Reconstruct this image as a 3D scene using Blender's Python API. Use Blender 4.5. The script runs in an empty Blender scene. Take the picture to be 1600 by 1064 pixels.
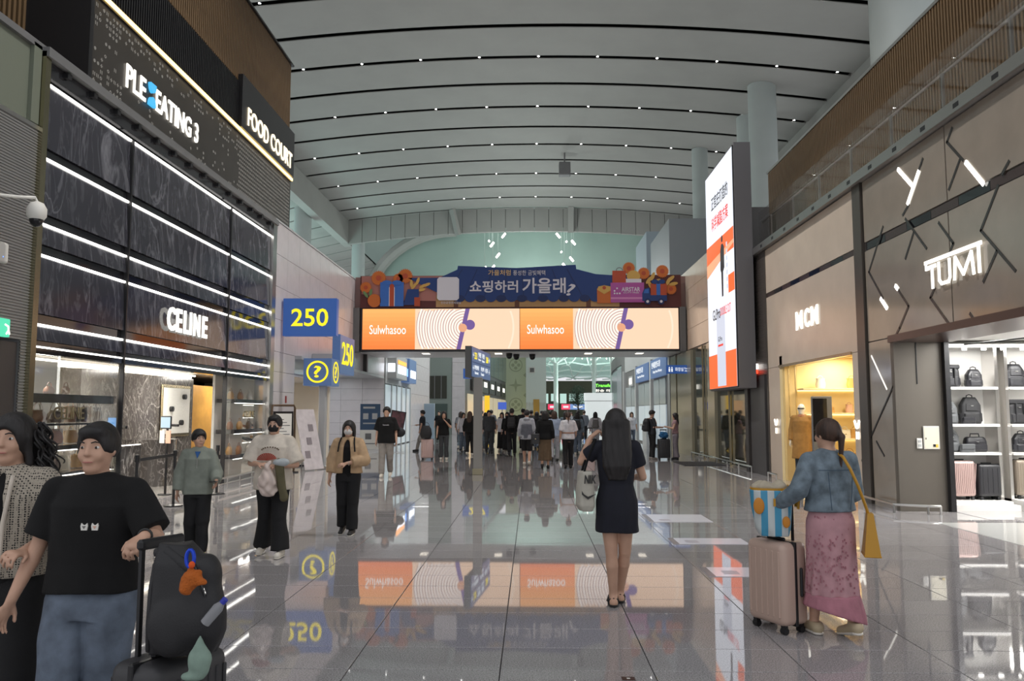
import bpy, bmesh, math, random
import numpy as np
from mathutils import Vector, Matrix

SC = bpy.context.scene
COL = SC.collection
rnd = random.Random(7)

# ---------------------------------------------------------------- camera
cd = bpy.data.cameras.new('camera')
cam = bpy.data.objects.new('camera', cd)
COL.objects.link(cam)
cam.location = (0, 0, 1.62)
cam.rotation_euler = (math.radians(90 + 5.19), 0, math.radians(1.38))
cd.sensor_width = 36
cd.lens = 28
cd.clip_end = 500
SC.camera = cam

# ---------------------------------------------------------------- world, exposure
w = bpy.data.worlds.new('world')
SC.world = w
w.use_nodes = True
w.node_tree.nodes['Background'].inputs[0].default_value = (0.95, 0.96, 1.0, 1)
w.node_tree.nodes['Background'].inputs[1].default_value = 0.84
SC.view_settings.view_transform = 'Standard'
SC.view_settings.look = 'None'
SC.view_settings.exposure = 0.0
SC.view_settings.gamma = 1.0
SC.view_settings.use_curve_mapping = False


def lamp(name, kind, loc, power, color=(1, 1, 1), size=0.3, size_y=None, target=None, spot=120, blend=0.6):
    l = bpy.data.lights.new(name, kind)
    l.energy = power
    l.color = color
    o = bpy.data.objects.new(name, l)
    COL.objects.link(o)
    o.location = loc
    if kind == 'AREA':
        l.size = size
        if size_y:
            l.shape = 'RECTANGLE'
            l.size_y = size_y
    else:
        l.shadow_soft_size = size
    if kind == 'SPOT':
        l.spot_size = math.radians(spot)
        l.spot_blend = blend
    if target is not None:
        d = Vector(target) - Vector(loc)
        o.rotation_euler = d.to_track_quat('-Z', 'Y').to_euler()
    return o


# hall downlights: a few of the ceiling seam lamps do the real lighting
for yy in (12, 22, 34, 47):
    for xx in (-4.5, 4.5):
        lamp('hall_lamp', 'SPOT', (xx, yy, 19.0), 6500, (1, 0.97, 0.93), 0.35, target=(-xx * 1.5, yy + 2, 2.5), spot=60, blend=1)


# ---------------------------------------------------------------- materials
MATS = {}


def mat(name, col, rough=0.5, metal=0.0, noise=None, bump=None, emit=None, spec=None, coat=0, alpha=None,
        trans=0, ior=None, sheen=0):
    """noise=(scale, amount[, stretch xyz]) varies the colour; bump=(scale, strength[, stretch])"""
    if name in MATS:
        return MATS[name]
    m = bpy.data.materials.new(name)
    m.use_nodes = True
    nt = m.node_tree
    b = nt.nodes['Principled BSDF']
    c = (*col, 1)
    b.inputs['Base Color'].default_value = c
    b.inputs['Roughness'].default_value = rough
    b.inputs['Metallic'].default_value = metal
    if spec is not None:
        b.inputs['Specular IOR Level'].default_value = spec
    if ior:
        b.inputs['IOR'].default_value = ior
    if coat:
        b.inputs['Coat Weight'].default_value = coat
        b.inputs['Coat Roughness'].default_value = 0.04
    if trans:
        b.inputs['Transmission Weight'].default_value = trans
    if sheen:
        b.inputs['Sheen Weight'].default_value = sheen
    if alpha is not None:
        b.inputs['Alpha'].default_value = alpha
    if emit:
        b.inputs['Emission Color'].default_value = (*emit[0], 1)
        b.inputs['Emission Strength'].default_value = emit[1]
    tc = None
    if noise or bump:
        tc = nt.nodes.new('ShaderNodeTexCoord')

    def tex(scale, stretch, detail=4):
        n = nt.nodes.new('ShaderNodeTexNoise')
        n.inputs['Scale'].default_value = scale
        n.inputs['Detail'].default_value = detail
        if stretch:
            mp = nt.nodes.new('ShaderNodeMapping')
            mp.inputs['Scale'].default_value = stretch
            nt.links.new(tc.outputs['Object'], mp.inputs[0])
            nt.links.new(mp.outputs[0], n.inputs[0])
        else:
            nt.links.new(tc.outputs['Object'], n.inputs[0])
        return n
    if noise:
        n = tex(noise[0], noise[2] if len(noise) > 2 else None)
        r = nt.nodes.new('ShaderNodeValToRGB')
        a = noise[1]
        r.color_ramp.elements[0].position = 0.3
        r.color_ramp.elements[1].position = 0.7
        r.color_ramp.elements[0].color = (*[max(0, v * (1 - a)) for v in col], 1)
        r.color_ramp.elements[1].color = (*[min(1, v * (1 + a)) for v in col], 1)
        nt.links.new(n.outputs['Fac'], r.inputs[0])
        nt.links.new(r.outputs[0], b.inputs['Base Color'])
    if bump:
        n = tex(bump[0], bump[2] if len(bump) > 2 else None)
        bp = nt.nodes.new('ShaderNodeBump')
        bp.inputs['Strength'].default_value = bump[1]
        bp.inputs['Distance'].default_value = 0.01
        nt.links.new(n.outputs['Fac'], bp.inputs['Height'])
        nt.links.new(bp.outputs[0], b.inputs['Normal'])
    MATS[name] = m
    return m


def s2l(r, g, b):
    f = lambda v: (v / 255 / 12.92) if v / 255 <= 0.04045 else ((v / 255 + 0.055) / 1.055) ** 2.4
    return (f(r), f(g), f(b))


def glow(name, rgb, st=1.0):
    """something that gives off light (screens, lit letters, LED lines)"""
    return mat(name, (0.02, 0.02, 0.02), 0.5, emit=(s2l(*rgb), st))


# ---------------------------------------------------------------- mesh builder
class MB:
    def __init__(self):
        self.v = []
        self.f = []

    def add(self, vs, fs):
        o = len(self.v)
        self.v += [tuple(v) for v in vs]
        self.f += [tuple(i + o for i in f) for f in fs]
        return self

    def box(self, x0, x1, y0, y1, z0, z1, bevel=0, seg=1):
        if bevel:
            bm = bmesh.new()
            bmesh.ops.create_cube(bm, size=1)
            for v in bm.verts:
                v.co = ((x0 + x1) / 2 + v.co.x * (x1 - x0), (y0 + y1) / 2 + v.co.y * (y1 - y0), (z0 + z1) / 2 + v.co.z * (z1 - z0))
            bmesh.ops.bevel(bm, geom=list(bm.edges), offset=bevel, segments=seg, affect='EDGES', profile=0.5)
            self.add([v.co[:] for v in bm.verts], [[v.index for v in f.verts] for f in bm.faces])
            bm.free()
            return self
        vs = [(x, y, z) for z in (z0, z1) for y in (y0, y1) for x in (x0, x1)]
        fs = [(0, 2, 3, 1), (4, 5, 7, 6), (0, 1, 5, 4), (2, 6, 7, 3), (0, 4, 6, 2), (1, 3, 7, 5)]
        return self.add(vs, fs)

    def obox(self, c, ax, ay, az, hx, hy, hz):
        """oriented box: centre c, unit axes, half sizes"""
        c, ax, ay, az = map(Vector, (c, ax, ay, az))
        vs = [c + ax * (sx * hx) + ay * (sy * hy) + az * (sz * hz) for sz in (-1, 1) for sy in (-1, 1) for sx in (-1, 1)]
        fs = [(0, 2, 3, 1), (4, 5, 7, 6), (0, 1, 5, 4), (2, 6, 7, 3), (0, 4, 6, 2), (1, 3, 7, 5)]
        return self.add([v[:] for v in vs], fs)

    def bar(self, a, b, w, d=None, up=(0, 0, 1)):
        """rectangular bar from a to b"""
        a, b = Vector(a), Vector(b)
        z = (b - a).normalized()
        up = Vector(up)
        if abs(z.dot(up)) > 0.98:
            up = Vector((1, 0, 0))
        x = z.cross(up).normalized()
        y = z.cross(x).normalized()
        return self.obox((a + b) / 2, x, y, z, w / 2, (d or w) / 2, (b - a).length / 2)

    def cyl(self, a, b, r, r2=None, n=12, cap=True):
        a, b = Vector(a), Vector(b)
        z = (b - a).normalized()
        up = Vector((0, 0, 1)) if abs(z.z) < 0.9 else Vector((1, 0, 0))
        x = z.cross(up).normalized()
        y = z.cross(x)
        r2 = r if r2 is None else r2
        vs = []
        for c, rr in ((a, r), (b, r2)):
            for i in range(n):
                t = 2 * math.pi * i / n
                vs.append((c + x * (rr * math.cos(t)) + y * (rr * math.sin(t)))[:])
        fs = [(i, (i + 1) % n, n + (i + 1) % n, n + i) for i in range(n)]
        if cap:
            fs += [tuple(range(n))[::-1], tuple(range(n, 2 * n))]
        return self.add(vs, fs)

    def tube(self, pts, r, n=8, closed=False):
        pts = [Vector(p) for p in pts]
        N = len(pts)
        rs = r if isinstance(r, (list, tuple)) else [r] * N
        vs, prev = [], None
        for i, p in enumerate(pts):
            if closed:
                t = (pts[(i + 1) % N] - pts[i - 1]).normalized()
            else:
                t = (pts[min(i + 1, N - 1)] - pts[max(i - 1, 0)]).normalized()
            if prev is None:
                up = Vector((0, 0, 1)) if abs(t.z) < 0.9 else Vector((1, 0, 0))
                x = t.cross(up).normalized()
            else:
                x = (prev - t * prev.dot(t)).normalized()
            prev = x
            y = t.cross(x)
            for k in range(n):
                a = 2 * math.pi * k / n
                vs.append((p + x * (rs[i] * math.cos(a)) + y * (rs[i] * math.sin(a)))[:])
        fs = []
        for i in range(N if closed else N - 1):
            j = (i + 1) % N
            for k in range(n):
                k2 = (k + 1) % n
                fs.append((i * n + k, i * n + k2, j * n + k2, j * n + k))
        if not closed:
            fs += [tuple(range(n))[::-1], tuple(range((N - 1) * n, N * n))]
        return self.add(vs, fs)

    def ell(self, c, r, nu=12, nv=8):
        vs, fs = [], []
        for j in range(nv + 1):
            ph = math.pi * j / nv
            for i in range(nu):
                th = 2 * math.pi * i / nu
                vs.append((c[0] + r[0] * math.sin(ph) * math.cos(th), c[1] + r[1] * math.sin(ph) * math.sin(th), c[2] + r[2] * math.cos(ph)))
        for j in range(nv):
            for i in range(nu):
                i2 = (i + 1) % nu
                fs.append((j * nu + i, (j + 1) * nu + i, (j + 1) * nu + i2, j * nu + i2))
        return self.add(vs, fs)

    def rings(self, rr, n=20, p=2.0, cap=True):
        """stack of superellipse rings: (cx, cy, z, rx, ry)"""
        vs, fs = [], []
        for (cx, cy, z, rx, ry) in rr:
            for i in range(n):
                t = 2 * math.pi * i / n
                ct, st = math.cos(t), math.sin(t)
                vs.append((cx + rx * math.copysign(abs(ct) ** (2 / p), ct), cy + ry * math.copysign(abs(st) ** (2 / p), st), z))
        for j in range(len(rr) - 1):
            for i in range(n):
                i2 = (i + 1) % n
                fs.append((j * n + i, j * n + i2, (j + 1) * n + i2, (j + 1) * n + i))
        if cap:
            fs += [tuple(range(n))[::-1], tuple(range((len(rr) - 1) * n, len(rr) * n))]
        return self.add(vs, fs)

    def obj(self, name, m, parent=None, smooth=False, loc=None, rz=0):
        me = bpy.data.meshes.new(name)
        me.from_pydata(self.v, [], self.f)
        bm = bmesh.new()
        bm.from_mesh(me)
        bmesh.ops.recalc_face_normals(bm, faces=bm.faces)
        bm.to_mesh(me)
        bm.free()
        if m:
            me.materials.append(m)
        if smooth:
            me.shade_smooth()
            try:
                me.set_sharp_from_angle(angle=math.radians(40))
            except Exception:
                pass
        o = bpy.data.objects.new(name, me)
        COL.objects.link(o)
        if parent:
            o.parent = parent
        if loc:
            o.location = loc
        o.rotation_euler.z = rz
        return o


def tag(o, label, cat, group=None):
    o['label'] = label
    o['category'] = cat
    if group:
        o['group'] = group
    return o


def struct(o, label=None):
    o['kind'] = 'structure'
    if label:
        o['label'] = label
    return o


def empty(name, loc=(0, 0, 0), rz=0, label=None, cat=None, group=None):
    o = bpy.data.objects.new(name, None)
    o.empty_display_size = 0.2
    COL.objects.link(o)
    o.location = loc
    o.rotation_euler.z = rz
    if label:
        tag(o, label, cat, group)
    return o


def inst(src, name=None, loc=None, parent=None, rot=None, scale=None):
    o = src.copy()
    if name:
        o.name = name
    COL.objects.link(o)
    o.parent = parent
    if loc is not None:
        o.location = loc
    if rot is not None:
        o.rotation_euler = rot
    if scale is not None:
        o.scale = scale
    return o


def copy_tree(o, parent=None):
    c = o.copy()
    COL.objects.link(c)
    c.parent = parent
    for ch in o.children:
        copy_tree(ch, c)
    return c


# ---------------------------------------------------------------- flat frames: signs, screens, logos
class Frame:
    """2-D drawing frame in the scene: origin O, right R, up U (metres)."""

    def __init__(self, O, R, U):
        self.O, self.R, self.U = Vector(O), Vector(R).normalized(), Vector(U).normalized()
        self.N = self.R.cross(self.U)

    def P(self, x, y, d=0):
        return (self.O + self.R * x + self.U * y + self.N * d)[:]

    def poly(self, pts, m, name, parent, d=0.0, t=0.004):
        n = len(pts)
        mb = MB()
        mb.add([self.P(x, y, d) for x, y in pts] + [self.P(x, y, d + t) for x, y in pts],
               [tuple(range(n))[::-1], tuple(range(n, 2 * n))] + [(i, (i + 1) % n, n + (i + 1) % n, n + i) for i in range(n)])
        return mb.obj(name, m, parent)

    def rect(self, x0, y0, x1, y1, m, name, parent, d=0.0, t=0.004):
        return self.poly([(x0, y0), (x1, y0), (x1, y1), (x0, y1)], m, name, parent, d, t)

    def disc(self, cx, cy, r, m, name, parent, d=0.0, t=0.004, n=28, ry=None):
        ry = ry or r
        return self.poly([(cx + r * math.cos(2 * math.pi * i / n), cy + ry * math.sin(2 * math.pi * i / n)) for i in range(n)], m, name, parent, d, t)

    def strokes(self, segs, wd, m, name, parent, d=0.0, t=0.01):
        mb = MB()
        for s in segs:
            for (a, b) in zip(s[:-1], s[1:]):
                A, B = Vector(a), Vector(b)
                dr = (B - A)
                L = dr.length
                if L < 1e-6:
                    continue
                dr /= L
                nn = Vector((-dr.y, dr.x)) * wd / 2
                A2, B2 = A - dr * wd * .3, B + dr * wd * .3
                q = [A2 - nn, B2 - nn, B2 + nn, A2 + nn]
                mb.add([self.P(v.x, v.y, d) for v in q] + [self.P(v.x, v.y, d + t) for v in q],
                       [(3, 2, 1, 0), (4, 5, 6, 7), (0, 1, 5, 4), (1, 2, 6, 5), (2, 3, 7, 6), (3, 0, 4, 7)])
        return mb.obj(name, m, parent)

    def arc(self, cx, cy, r, w_, a0, a1, m, name, parent, d=0.0, t=0.004, n=32, clip=None):
        mb = MB()
        for i in range(n):
            t0, t1 = a0 + (a1 - a0) * i / n, a0 + (a1 - a0) * (i + 1) / n
            q = [(cx + (r - w_ / 2) * math.cos(t0), cy + (r - w_ / 2) * math.sin(t0)), (cx + (r + w_ / 2) * math.cos(t0), cy + (r + w_ / 2) * math.sin(t0)),
                 (cx + (r + w_ / 2) * math.cos(t1), cy + (r + w_ / 2) * math.sin(t1)), (cx + (r - w_ / 2) * math.cos(t1), cy + (r - w_ / 2) * math.sin(t1))]
            if clip and not all(clip(*p) for p in q):
                continue
            mb.add([self.P(x, y, d) for x, y in q] + [self.P(x, y, d + t) for x, y in q],
                   [(3, 2, 1, 0), (4, 5, 6, 7), (0, 1, 5, 4), (1, 2, 6, 5), (2, 3, 7, 6), (3, 0, 4, 7)])
        return mb.obj(name, m, parent) if mb.v else None

    def text(self, s, x, y, wd, ht, m, name, parent, d=0.0, t=0.006, bold=0.0, slant=0):
        cu = bpy.data.curves.new('t', 'FONT')
        cu.body = s
        cu.offset = bold
        cu.shear = slant
        cu.resolution_u = 3
        ob = bpy.data.objects.new('t', cu)
        COL.objects.link(ob)
        me = bpy.data.meshes.new_from_object(ob)
        bpy.data.objects.remove(ob)
        n = len(me.vertices)
        co = np.empty(n * 3)
        me.vertices.foreach_get('co', co)
        co = co.reshape(-1, 3)
        if n == 0:
            return None
        lo, hi = co.min(0), co.max(0)
        sc = (hi - lo)
        sc[sc < 1e-6] = 1
        u = (co[:, 0] - lo[0]) / sc[0] * wd + x
        v = (co[:, 1] - lo[1]) / sc[1] * ht + y
        faces = [tuple(p.vertices) for p in me.polygons]
        O, R, U, N = (np.array(q) for q in (self.O, self.R, self.U, self.N))
        a = O + u[:, None] * R + v[:, None] * U + N * (d + t)
        from collections import Counter
        ed = Counter()
        for f in faces:
            for i in range(len(f)):
                ed[(f[i], f[(i + 1) % len(f)])] += 1
        side = [(b_, a_, a_ + n, b_ + n) for (a_, b_) in ed if (b_, a_) not in ed]
        b = a - N * t
        mb = MB()
        mb.add([tuple(q) for q in a] + [tuple(q) for q in b], faces + side)
        bpy.data.meshes.remove(me)
        return mb.obj(name, m, parent)


# ---------------------------------------------------------------- implicit surfaces (bodies, clothes, bags)
class Vol:
    def __init__(self, lo, hi, h):
        self.lo, self.h = np.array(lo, float), h
        n = np.ceil((np.array(hi) - self.lo) / h).astype(int) + 1
        self.n = n
        ax = [(self.lo[i] + h * np.arange(n[i])).astype(np.float32) for i in range(3)]
        self.ax = ax
        self.D = np.full(tuple(n), 1.0, np.float32)

    def _sl(self, lo, hi):
        a = np.maximum(np.floor((np.array(lo) - self.lo) / self.h).astype(int), 0)
        b = np.minimum(np.ceil((np.array(hi) - self.lo) / self.h).astype(int) + 1, self.n)
        if (b <= a).any():
            return None
        return tuple(slice(a[i], b[i]) for i in range(3))

    def op(self, f, lo, hi, k=0.02, mode='u'):
        m = k + 3 * self.h
        sl = self._sl(np.array(lo) - m, np.array(hi) + m)
        if sl is None:
            return
        X, Y, Z = self.ax[0][sl[0]][:, None, None], self.ax[1][sl[1]][None, :, None], self.ax[2][sl[2]][None, None, :]
        d = f(X, Y, Z)
        D = self.D[sl]
        if mode == 'u':
            if k > 0:
                hh = np.maximum(k - np.abs(D - d), 0) / k
                r = np.minimum(D, d) - hh * hh * k * 0.25
            else:
                r = np.minimum(D, d)
        else:
            hh = np.maximum(k - np.abs(D + d), 0) / max(k, 1e-6)
            r = np.maximum(D, -d) + hh * hh * k * 0.25
        self.D[sl] = r

    def cone(self, a, b, ra, rb, k=0.02, flat=None, cap=False, mode='u', capa=False):
        a, b = np.array(a, float), np.array(b, float)
        ab = b - a
        L2 = max(float(ab @ ab), 1e-9)
        dr = ab / math.sqrt(L2)
        R = max(ra, rb) * (1.0 if flat is None else 1.0)

        def f(X, Y, Z):
            px, py, pz = X - a[0], Y - a[1], Z - a[2]
            tt = (px * ab[0] + py * ab[1] + pz * ab[2]) / L2
            t = np.clip(tt, 0, 1)
            qx, qy, qz = px - t * ab[0], py - t * ab[1], pz - t * ab[2]
            if flat is not None:
                n, s = flat
                dn = (qx * n[0] + qy * n[1] + qz * n[2]) * (s - 1)
                qx, qy, qz = qx + dn * n[0], qy + dn * n[1], qz + dn * n[2]
            d = np.sqrt(qx * qx + qy * qy + qz * qz) - (ra + (rb - ra) * t)
            if cap:
                d = np.maximum(d, (tt - 1) * math.sqrt(L2))
            if capa:
                d = np.maximum(d, -tt * math.sqrt(L2))
            return d
        self.op(f, np.minimum(a, b) - R, np.maximum(a, b) + R, k, mode)

    def ell(self, c, r, k=0.02, rz=0, mode='u', rx=0):
        c, r = np.array(c, float), np.array(r, float)
        cz, sz = math.cos(rz), math.sin(rz)
        cx, sx = math.cos(rx), math.sin(rx)

        def f(X, Y, Z):
            px, py, pz = X - c[0], Y - c[1], Z - c[2]
            px, py = px * cz + py * sz, -px * sz + py * cz
            py, pz = py * cx + pz * sx, -py * sx + pz * cx
            k0 = np.sqrt((px / r[0]) ** 2 + (py / r[1]) ** 2 + (pz / r[2]) ** 2)
            k1 = np.sqrt((px / r[0] ** 2) ** 2 + (py / r[1] ** 2) ** 2 + (pz / r[2] ** 2) ** 2) + 1e-6
            return k0 * (k0 - 1) / k1
        R = r.max()
        self.op(f, c - R, c + R, k, mode)

    def loft(self, st, k=0.02, p=2.0, mode='u', fold=None):
        """st: list of (z, cx, cy, rx, ry) ascending z; fold=(n, amp, z0, z1): pleats growing from z1 down to z0"""
        st = sorted(st)
        A = np.array(st, float)

        def f(X, Y, Z):
            z = Z
            cx, cy = np.interp(z, A[:, 0], A[:, 1]), np.interp(z, A[:, 0], A[:, 2])
            rx, ry = np.interp(z, A[:, 0], A[:, 3]), np.interp(z, A[:, 0], A[:, 4])
            u, v = (X - cx) / rx, (Y - cy) / ry
            if p == 2:
                q = np.sqrt(u * u + v * v)
            else:
                q = (np.abs(u) ** p + np.abs(v) ** p) ** (1 / p)
            g = np.sqrt((u / rx) ** 2 + (v / ry) ** 2) / np.maximum(np.sqrt(u * u + v * v), 1e-4)
            d = (q - 1) / np.maximum(g, 1e-3)
            if fold:
                n, amp, z0, z1 = fold
                wgt = np.clip((z1 - z) / (z1 - z0), 0, 1)
                th = np.arctan2(v, u)
                d = d - amp * wgt * (np.sin(n * th + 3 * np.sin(z * 5)) + .5 * np.sin((n * 1.7 // 1) * th + 1.3))
            return np.maximum(d, np.maximum(A[0, 0] - z, z - A[-1, 0]))
        R = max(A[:, 3].max(), A[:, 4].max())
        self.op(f, (A[:, 1].min() - A[:, 3].max(), A[:, 2].min() - A[:, 4].max(), A[0, 0]),
                (A[:, 1].max() + A[:, 3].max(), A[:, 2].max() + A[:, 4].max(), A[-1, 0]), k, mode)

    def cut(self, c, n):
        """remove the side the normal points to"""
        n = np.array(n, float)
        n /= np.linalg.norm(n)
        X, Y, Z = self.ax[0][:, None, None], self.ax[1][None, :, None], self.ax[2][None, None, :]
        d = (X - c[0]) * n[0] + (Y - c[1]) * n[1] + (Z - c[2]) * n[2]
        self.D = np.maximum(self.D, d.astype(np.float32))

    def wrinkle(self, amp, fr=22, seed=0, vert=0.45):
        r = np.random.RandomState(seed)
        X, Y, Z = self.ax[0][:, None, None], self.ax[1][None, :, None], self.ax[2][None, None, :]
        s = 0
        for i in range(4):
            a = r.uniform(-1, 1, 3) * fr * np.array([1, 1, vert])
            s = s + np.sin(a[0] * X + a[1] * Y + a[2] * Z + r.uniform(0, 6) + 1.5 * np.sin(fr * .4 * (Z + X * .5) + i))
        self.D = self.D + (amp * 0.5) * s.astype(np.float32)

    def mesh(self):
        D = self.D.copy()
        D[0], D[-1], D[:, 0], D[:, -1], D[:, :, 0], D[:, :, -1] = (1,) * 6
        D[D == 0] = 1e-6
        ins = D < 0
        nx, ny, nz = D.shape
        c = np.zeros((nx - 1, ny - 1, nz - 1), np.int8)
        offs = [(i, j, k) for i in (0, 1) for j in (0, 1) for k in (0, 1)]
        S = lambda A, o: A[o[0]:nx - 1 + o[0], o[1]:ny - 1 + o[1], o[2]:nz - 1 + o[2]]
        for o in offs:
            c += S(ins, o)
        act = (c > 0) & (c < 8)
        I = np.argwhere(act)
        if len(I) == 0:
            return np.zeros((0, 3)), np.zeros((0, 4), int)
        idx = np.full(c.shape, -1, np.int32)
        idx[act] = np.arange(len(I))
        acc = np.zeros((len(I), 3))
        cnt = np.zeros(len(I))
        for a in offs:
            for ax in range(3):
                if a[ax]:
                    continue
                b = list(a)
                b[ax] = 1
                da = D[I[:, 0] + a[0], I[:, 1] + a[1], I[:, 2] + a[2]]
                db = D[I[:, 0] + b[0], I[:, 1] + b[1], I[:, 2] + b[2]]
                m = (da < 0) != (db < 0)
                t = da[m] / (da[m] - db[m])
                pt = np.tile(np.array(a, float), (m.sum(), 1))
                pt[:, ax] += t
                acc[m] += pt
                cnt[m] += 1
        V = self.lo + (I + acc / cnt[:, None]) * self.h
        F = []
        for ax in range(3):
            o1 = [slice(None)] * 3
            o2 = [slice(None)] * 3
            o1[ax], o2[ax] = slice(0, -1), slice(1, None)
            cr = ins[tuple(o1)] != ins[tuple(o2)]
            E = np.argwhere(cr)
            u, v = [(1, 2), (2, 0), (0, 1)][ax]
            E = E[(E[:, u] > 0) & (E[:, v] > 0) & (E[:, u] < D.shape[u] - 1) & (E[:, v] < D.shape[v] - 1)]
            if not len(E):
                continue
            q = []
            for du, dv in ((1, 1), (0, 1), (0, 0), (1, 0)):
                G = E.copy()
                G[:, u] -= du
                G[:, v] -= dv
                q.append(idx[G[:, 0], G[:, 1], G[:, 2]])
            q = np.stack(q, 1)
            s = ins[E[:, 0], E[:, 1], E[:, 2]]
            q[~s] = q[~s][:, ::-1]
            F.append(q)
        return V, np.concatenate(F)

    def obj(self, name, m, parent=None, smooth=1, scale=1.0, T=None):
        V, F = self.mesh()
        if not len(V):
            return None
        for _ in range(smooth):      # light Laplacian
            A = np.zeros_like(V)
            n = np.zeros(len(V))
            for a, b in ((0, 1), (1, 2), (2, 3), (3, 0)):
                np.add.at(A, F[:, a], V[F[:, b]])
                np.add.at(A, F[:, b], V[F[:, a]])
                np.add.at(n, F[:, a], 1)
                np.add.at(n, F[:, b], 1)
            V = V * .5 + .5 * A / np.maximum(n, 1)[:, None]
        V = V * scale
        if T is not None:
            V = V @ np.array(T)[:3, :3].T + np.array(T)[:3, 3]
        me = bpy.data.meshes.new(name)
        me.vertices.add(len(V))
        me.vertices.foreach_set('co', V.astype(np.float32).ravel())
        me.loops.add(F.size)
        me.loops.foreach_set('vertex_index', F.astype(np.int32).ravel())
        me.polygons.add(len(F))
        me.polygons.foreach_set('loop_start', np.arange(0, F.size, 4, dtype=np.int32))
        me.update()
        me.validate()
        me.materials.append(m)
        me.shade_smooth()
        o = bpy.data.objects.new(name, me)
        COL.objects.link(o)
        o.parent = parent
        return o
# ================================================================ PEOPLE
SKIN = mat('skin', (0.55, 0.33, 0.23), 0.5, noise=(9, 0.07), bump=(120, 0.08))
HAIR = mat('hair_black', (0.012, 0.010, 0.010), 0.55, bump=(60, 0.5, (1, 1, .08)), noise=(30, 0.5, (1, 1, .1)))
HAIRB = mat('hair_brown', (0.05, 0.024, 0.014), 0.55, bump=(60, 0.5, (1, 1, .08)), noise=(30, 0.5, (1, 1, .1)))
EYEW = mat('eye_white', (0.7, 0.68, 0.65), 0.2)
EYED = mat('eye_iris', (0.02, 0.012, 0.008), 0.15)
LIP = mat('lip', (0.42, 0.16, 0.13), 0.45)


def fabric(name, rgb, rough=0.85, b=0.25, n=0.12):
    return mat(name, s2l(*rgb), rough, noise=(14, n), bump=(260, b))


def nrm(v):
    v = np.array(v, float)
    return v / max(np.linalg.norm(v), 1e-9)


def rotz(p, a, c=(0, 0)):
    x, y = p[0] - c[0], p[1] - c[1]
    return np.array([c[0] + x * math.cos(a) - y * math.sin(a), c[1] + x * math.sin(a) + y * math.cos(a), p[2]])


def hand(V, wr, d, n, side, res, curl=0.5, spread=0.0, k0=0.01):
    """wrist, outward dir d, palm normal n, thumb side vector"""
    d, n = nrm(d), nrm(n)
    s = nrm(side)
    V.cone(wr, wr + d * .075, .024, .031, k=.015, flat=(n, 1.9))
    if res > .012:
        V.cone(wr + d * .06, wr + d * .13 + n * .03 * curl, .026, .018, k=.012, flat=(n, 1.6))
        V.cone(wr + d * .02 + s * .02, wr + d * .08 + s * .045 + n * .015, .013, .010, k=.01)
        return
    L = (.070, .078, .073, .056)
    for i in range(4):
        off = (1.5 - i) * .0185
        base = wr + d * .082 + s * off
        a1, a2 = curl * .9, curl * 2.0
        fd = nrm(d + s * spread * (1.5 - i) * .12)
        d1 = fd * math.cos(a1) + n * math.sin(a1)
        d2 = fd * math.cos(a2) + n * math.sin(a2)
        a3 = curl * 2.8
        d3 = fd * math.cos(a3) + n * math.sin(a3)
        p1 = base + d1 * L[i] * .45
        p2 = p1 + d2 * L[i] * .32
        p3 = p2 + d3 * L[i] * .25
        V.cone(base - d * .03, base, .0105, .0095, k=.006)
        V.cone(base, p1, .0092, .0085, k=.002)
        V.cone(p1, p2, .0085, .0078, k=.002)
        V.cone(p2, p3, .0078, .0066, k=.002)
    t0 = wr + d * .022 + s * .022
    t1 = t0 + nrm(s * .75 + d * .75 + n * .25) * .042
    t2 = t1 + nrm(s * .15 + d * .9 + n * .5 * (0.4 + curl)) * .033
    V.cone(t0, t1, .0145, .0105, k=.008)
    V.cone(t1, t2, .0105, .0085, k=.002)


DEF = {
    'RA': ((.225, -.03, 1.12), (.245, .03, .88)), 'LA': ((-.225, -.03, 1.12), (-.245, .03, .88)),
    'RL': ((.095, .02, .47), (.10, -.02, .09)), 'LL': ((-.095, .02, .47), (-.10, -.02, .09)),
}


def walk(ph=1.0, amp=1.0):
    """legs of a walking figure: ph=+1 right foot forward, -1 left forward"""
    f = {'knee': (.09, .16 * amp, .49), 'ankle': (.085, .24 * amp, .085)}
    b = {'knee': (.09, .02 * amp, .46), 'ankle': (.085, -.22 * amp, .13), 'lift': .05}
    R, L = (f, b) if ph > 0 else (b, f)
    m = lambda q, s: (q[0] * s, q[1], q[2])
    return {'RL': (m(R['knee'], 1), m(R['ankle'], 1)), 'LL': (m(L['knee'], -1), m(L['ankle'], -1)),
            'Rlift': R.get('lift', 0), 'Llift': L.get('lift', 0)}


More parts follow.
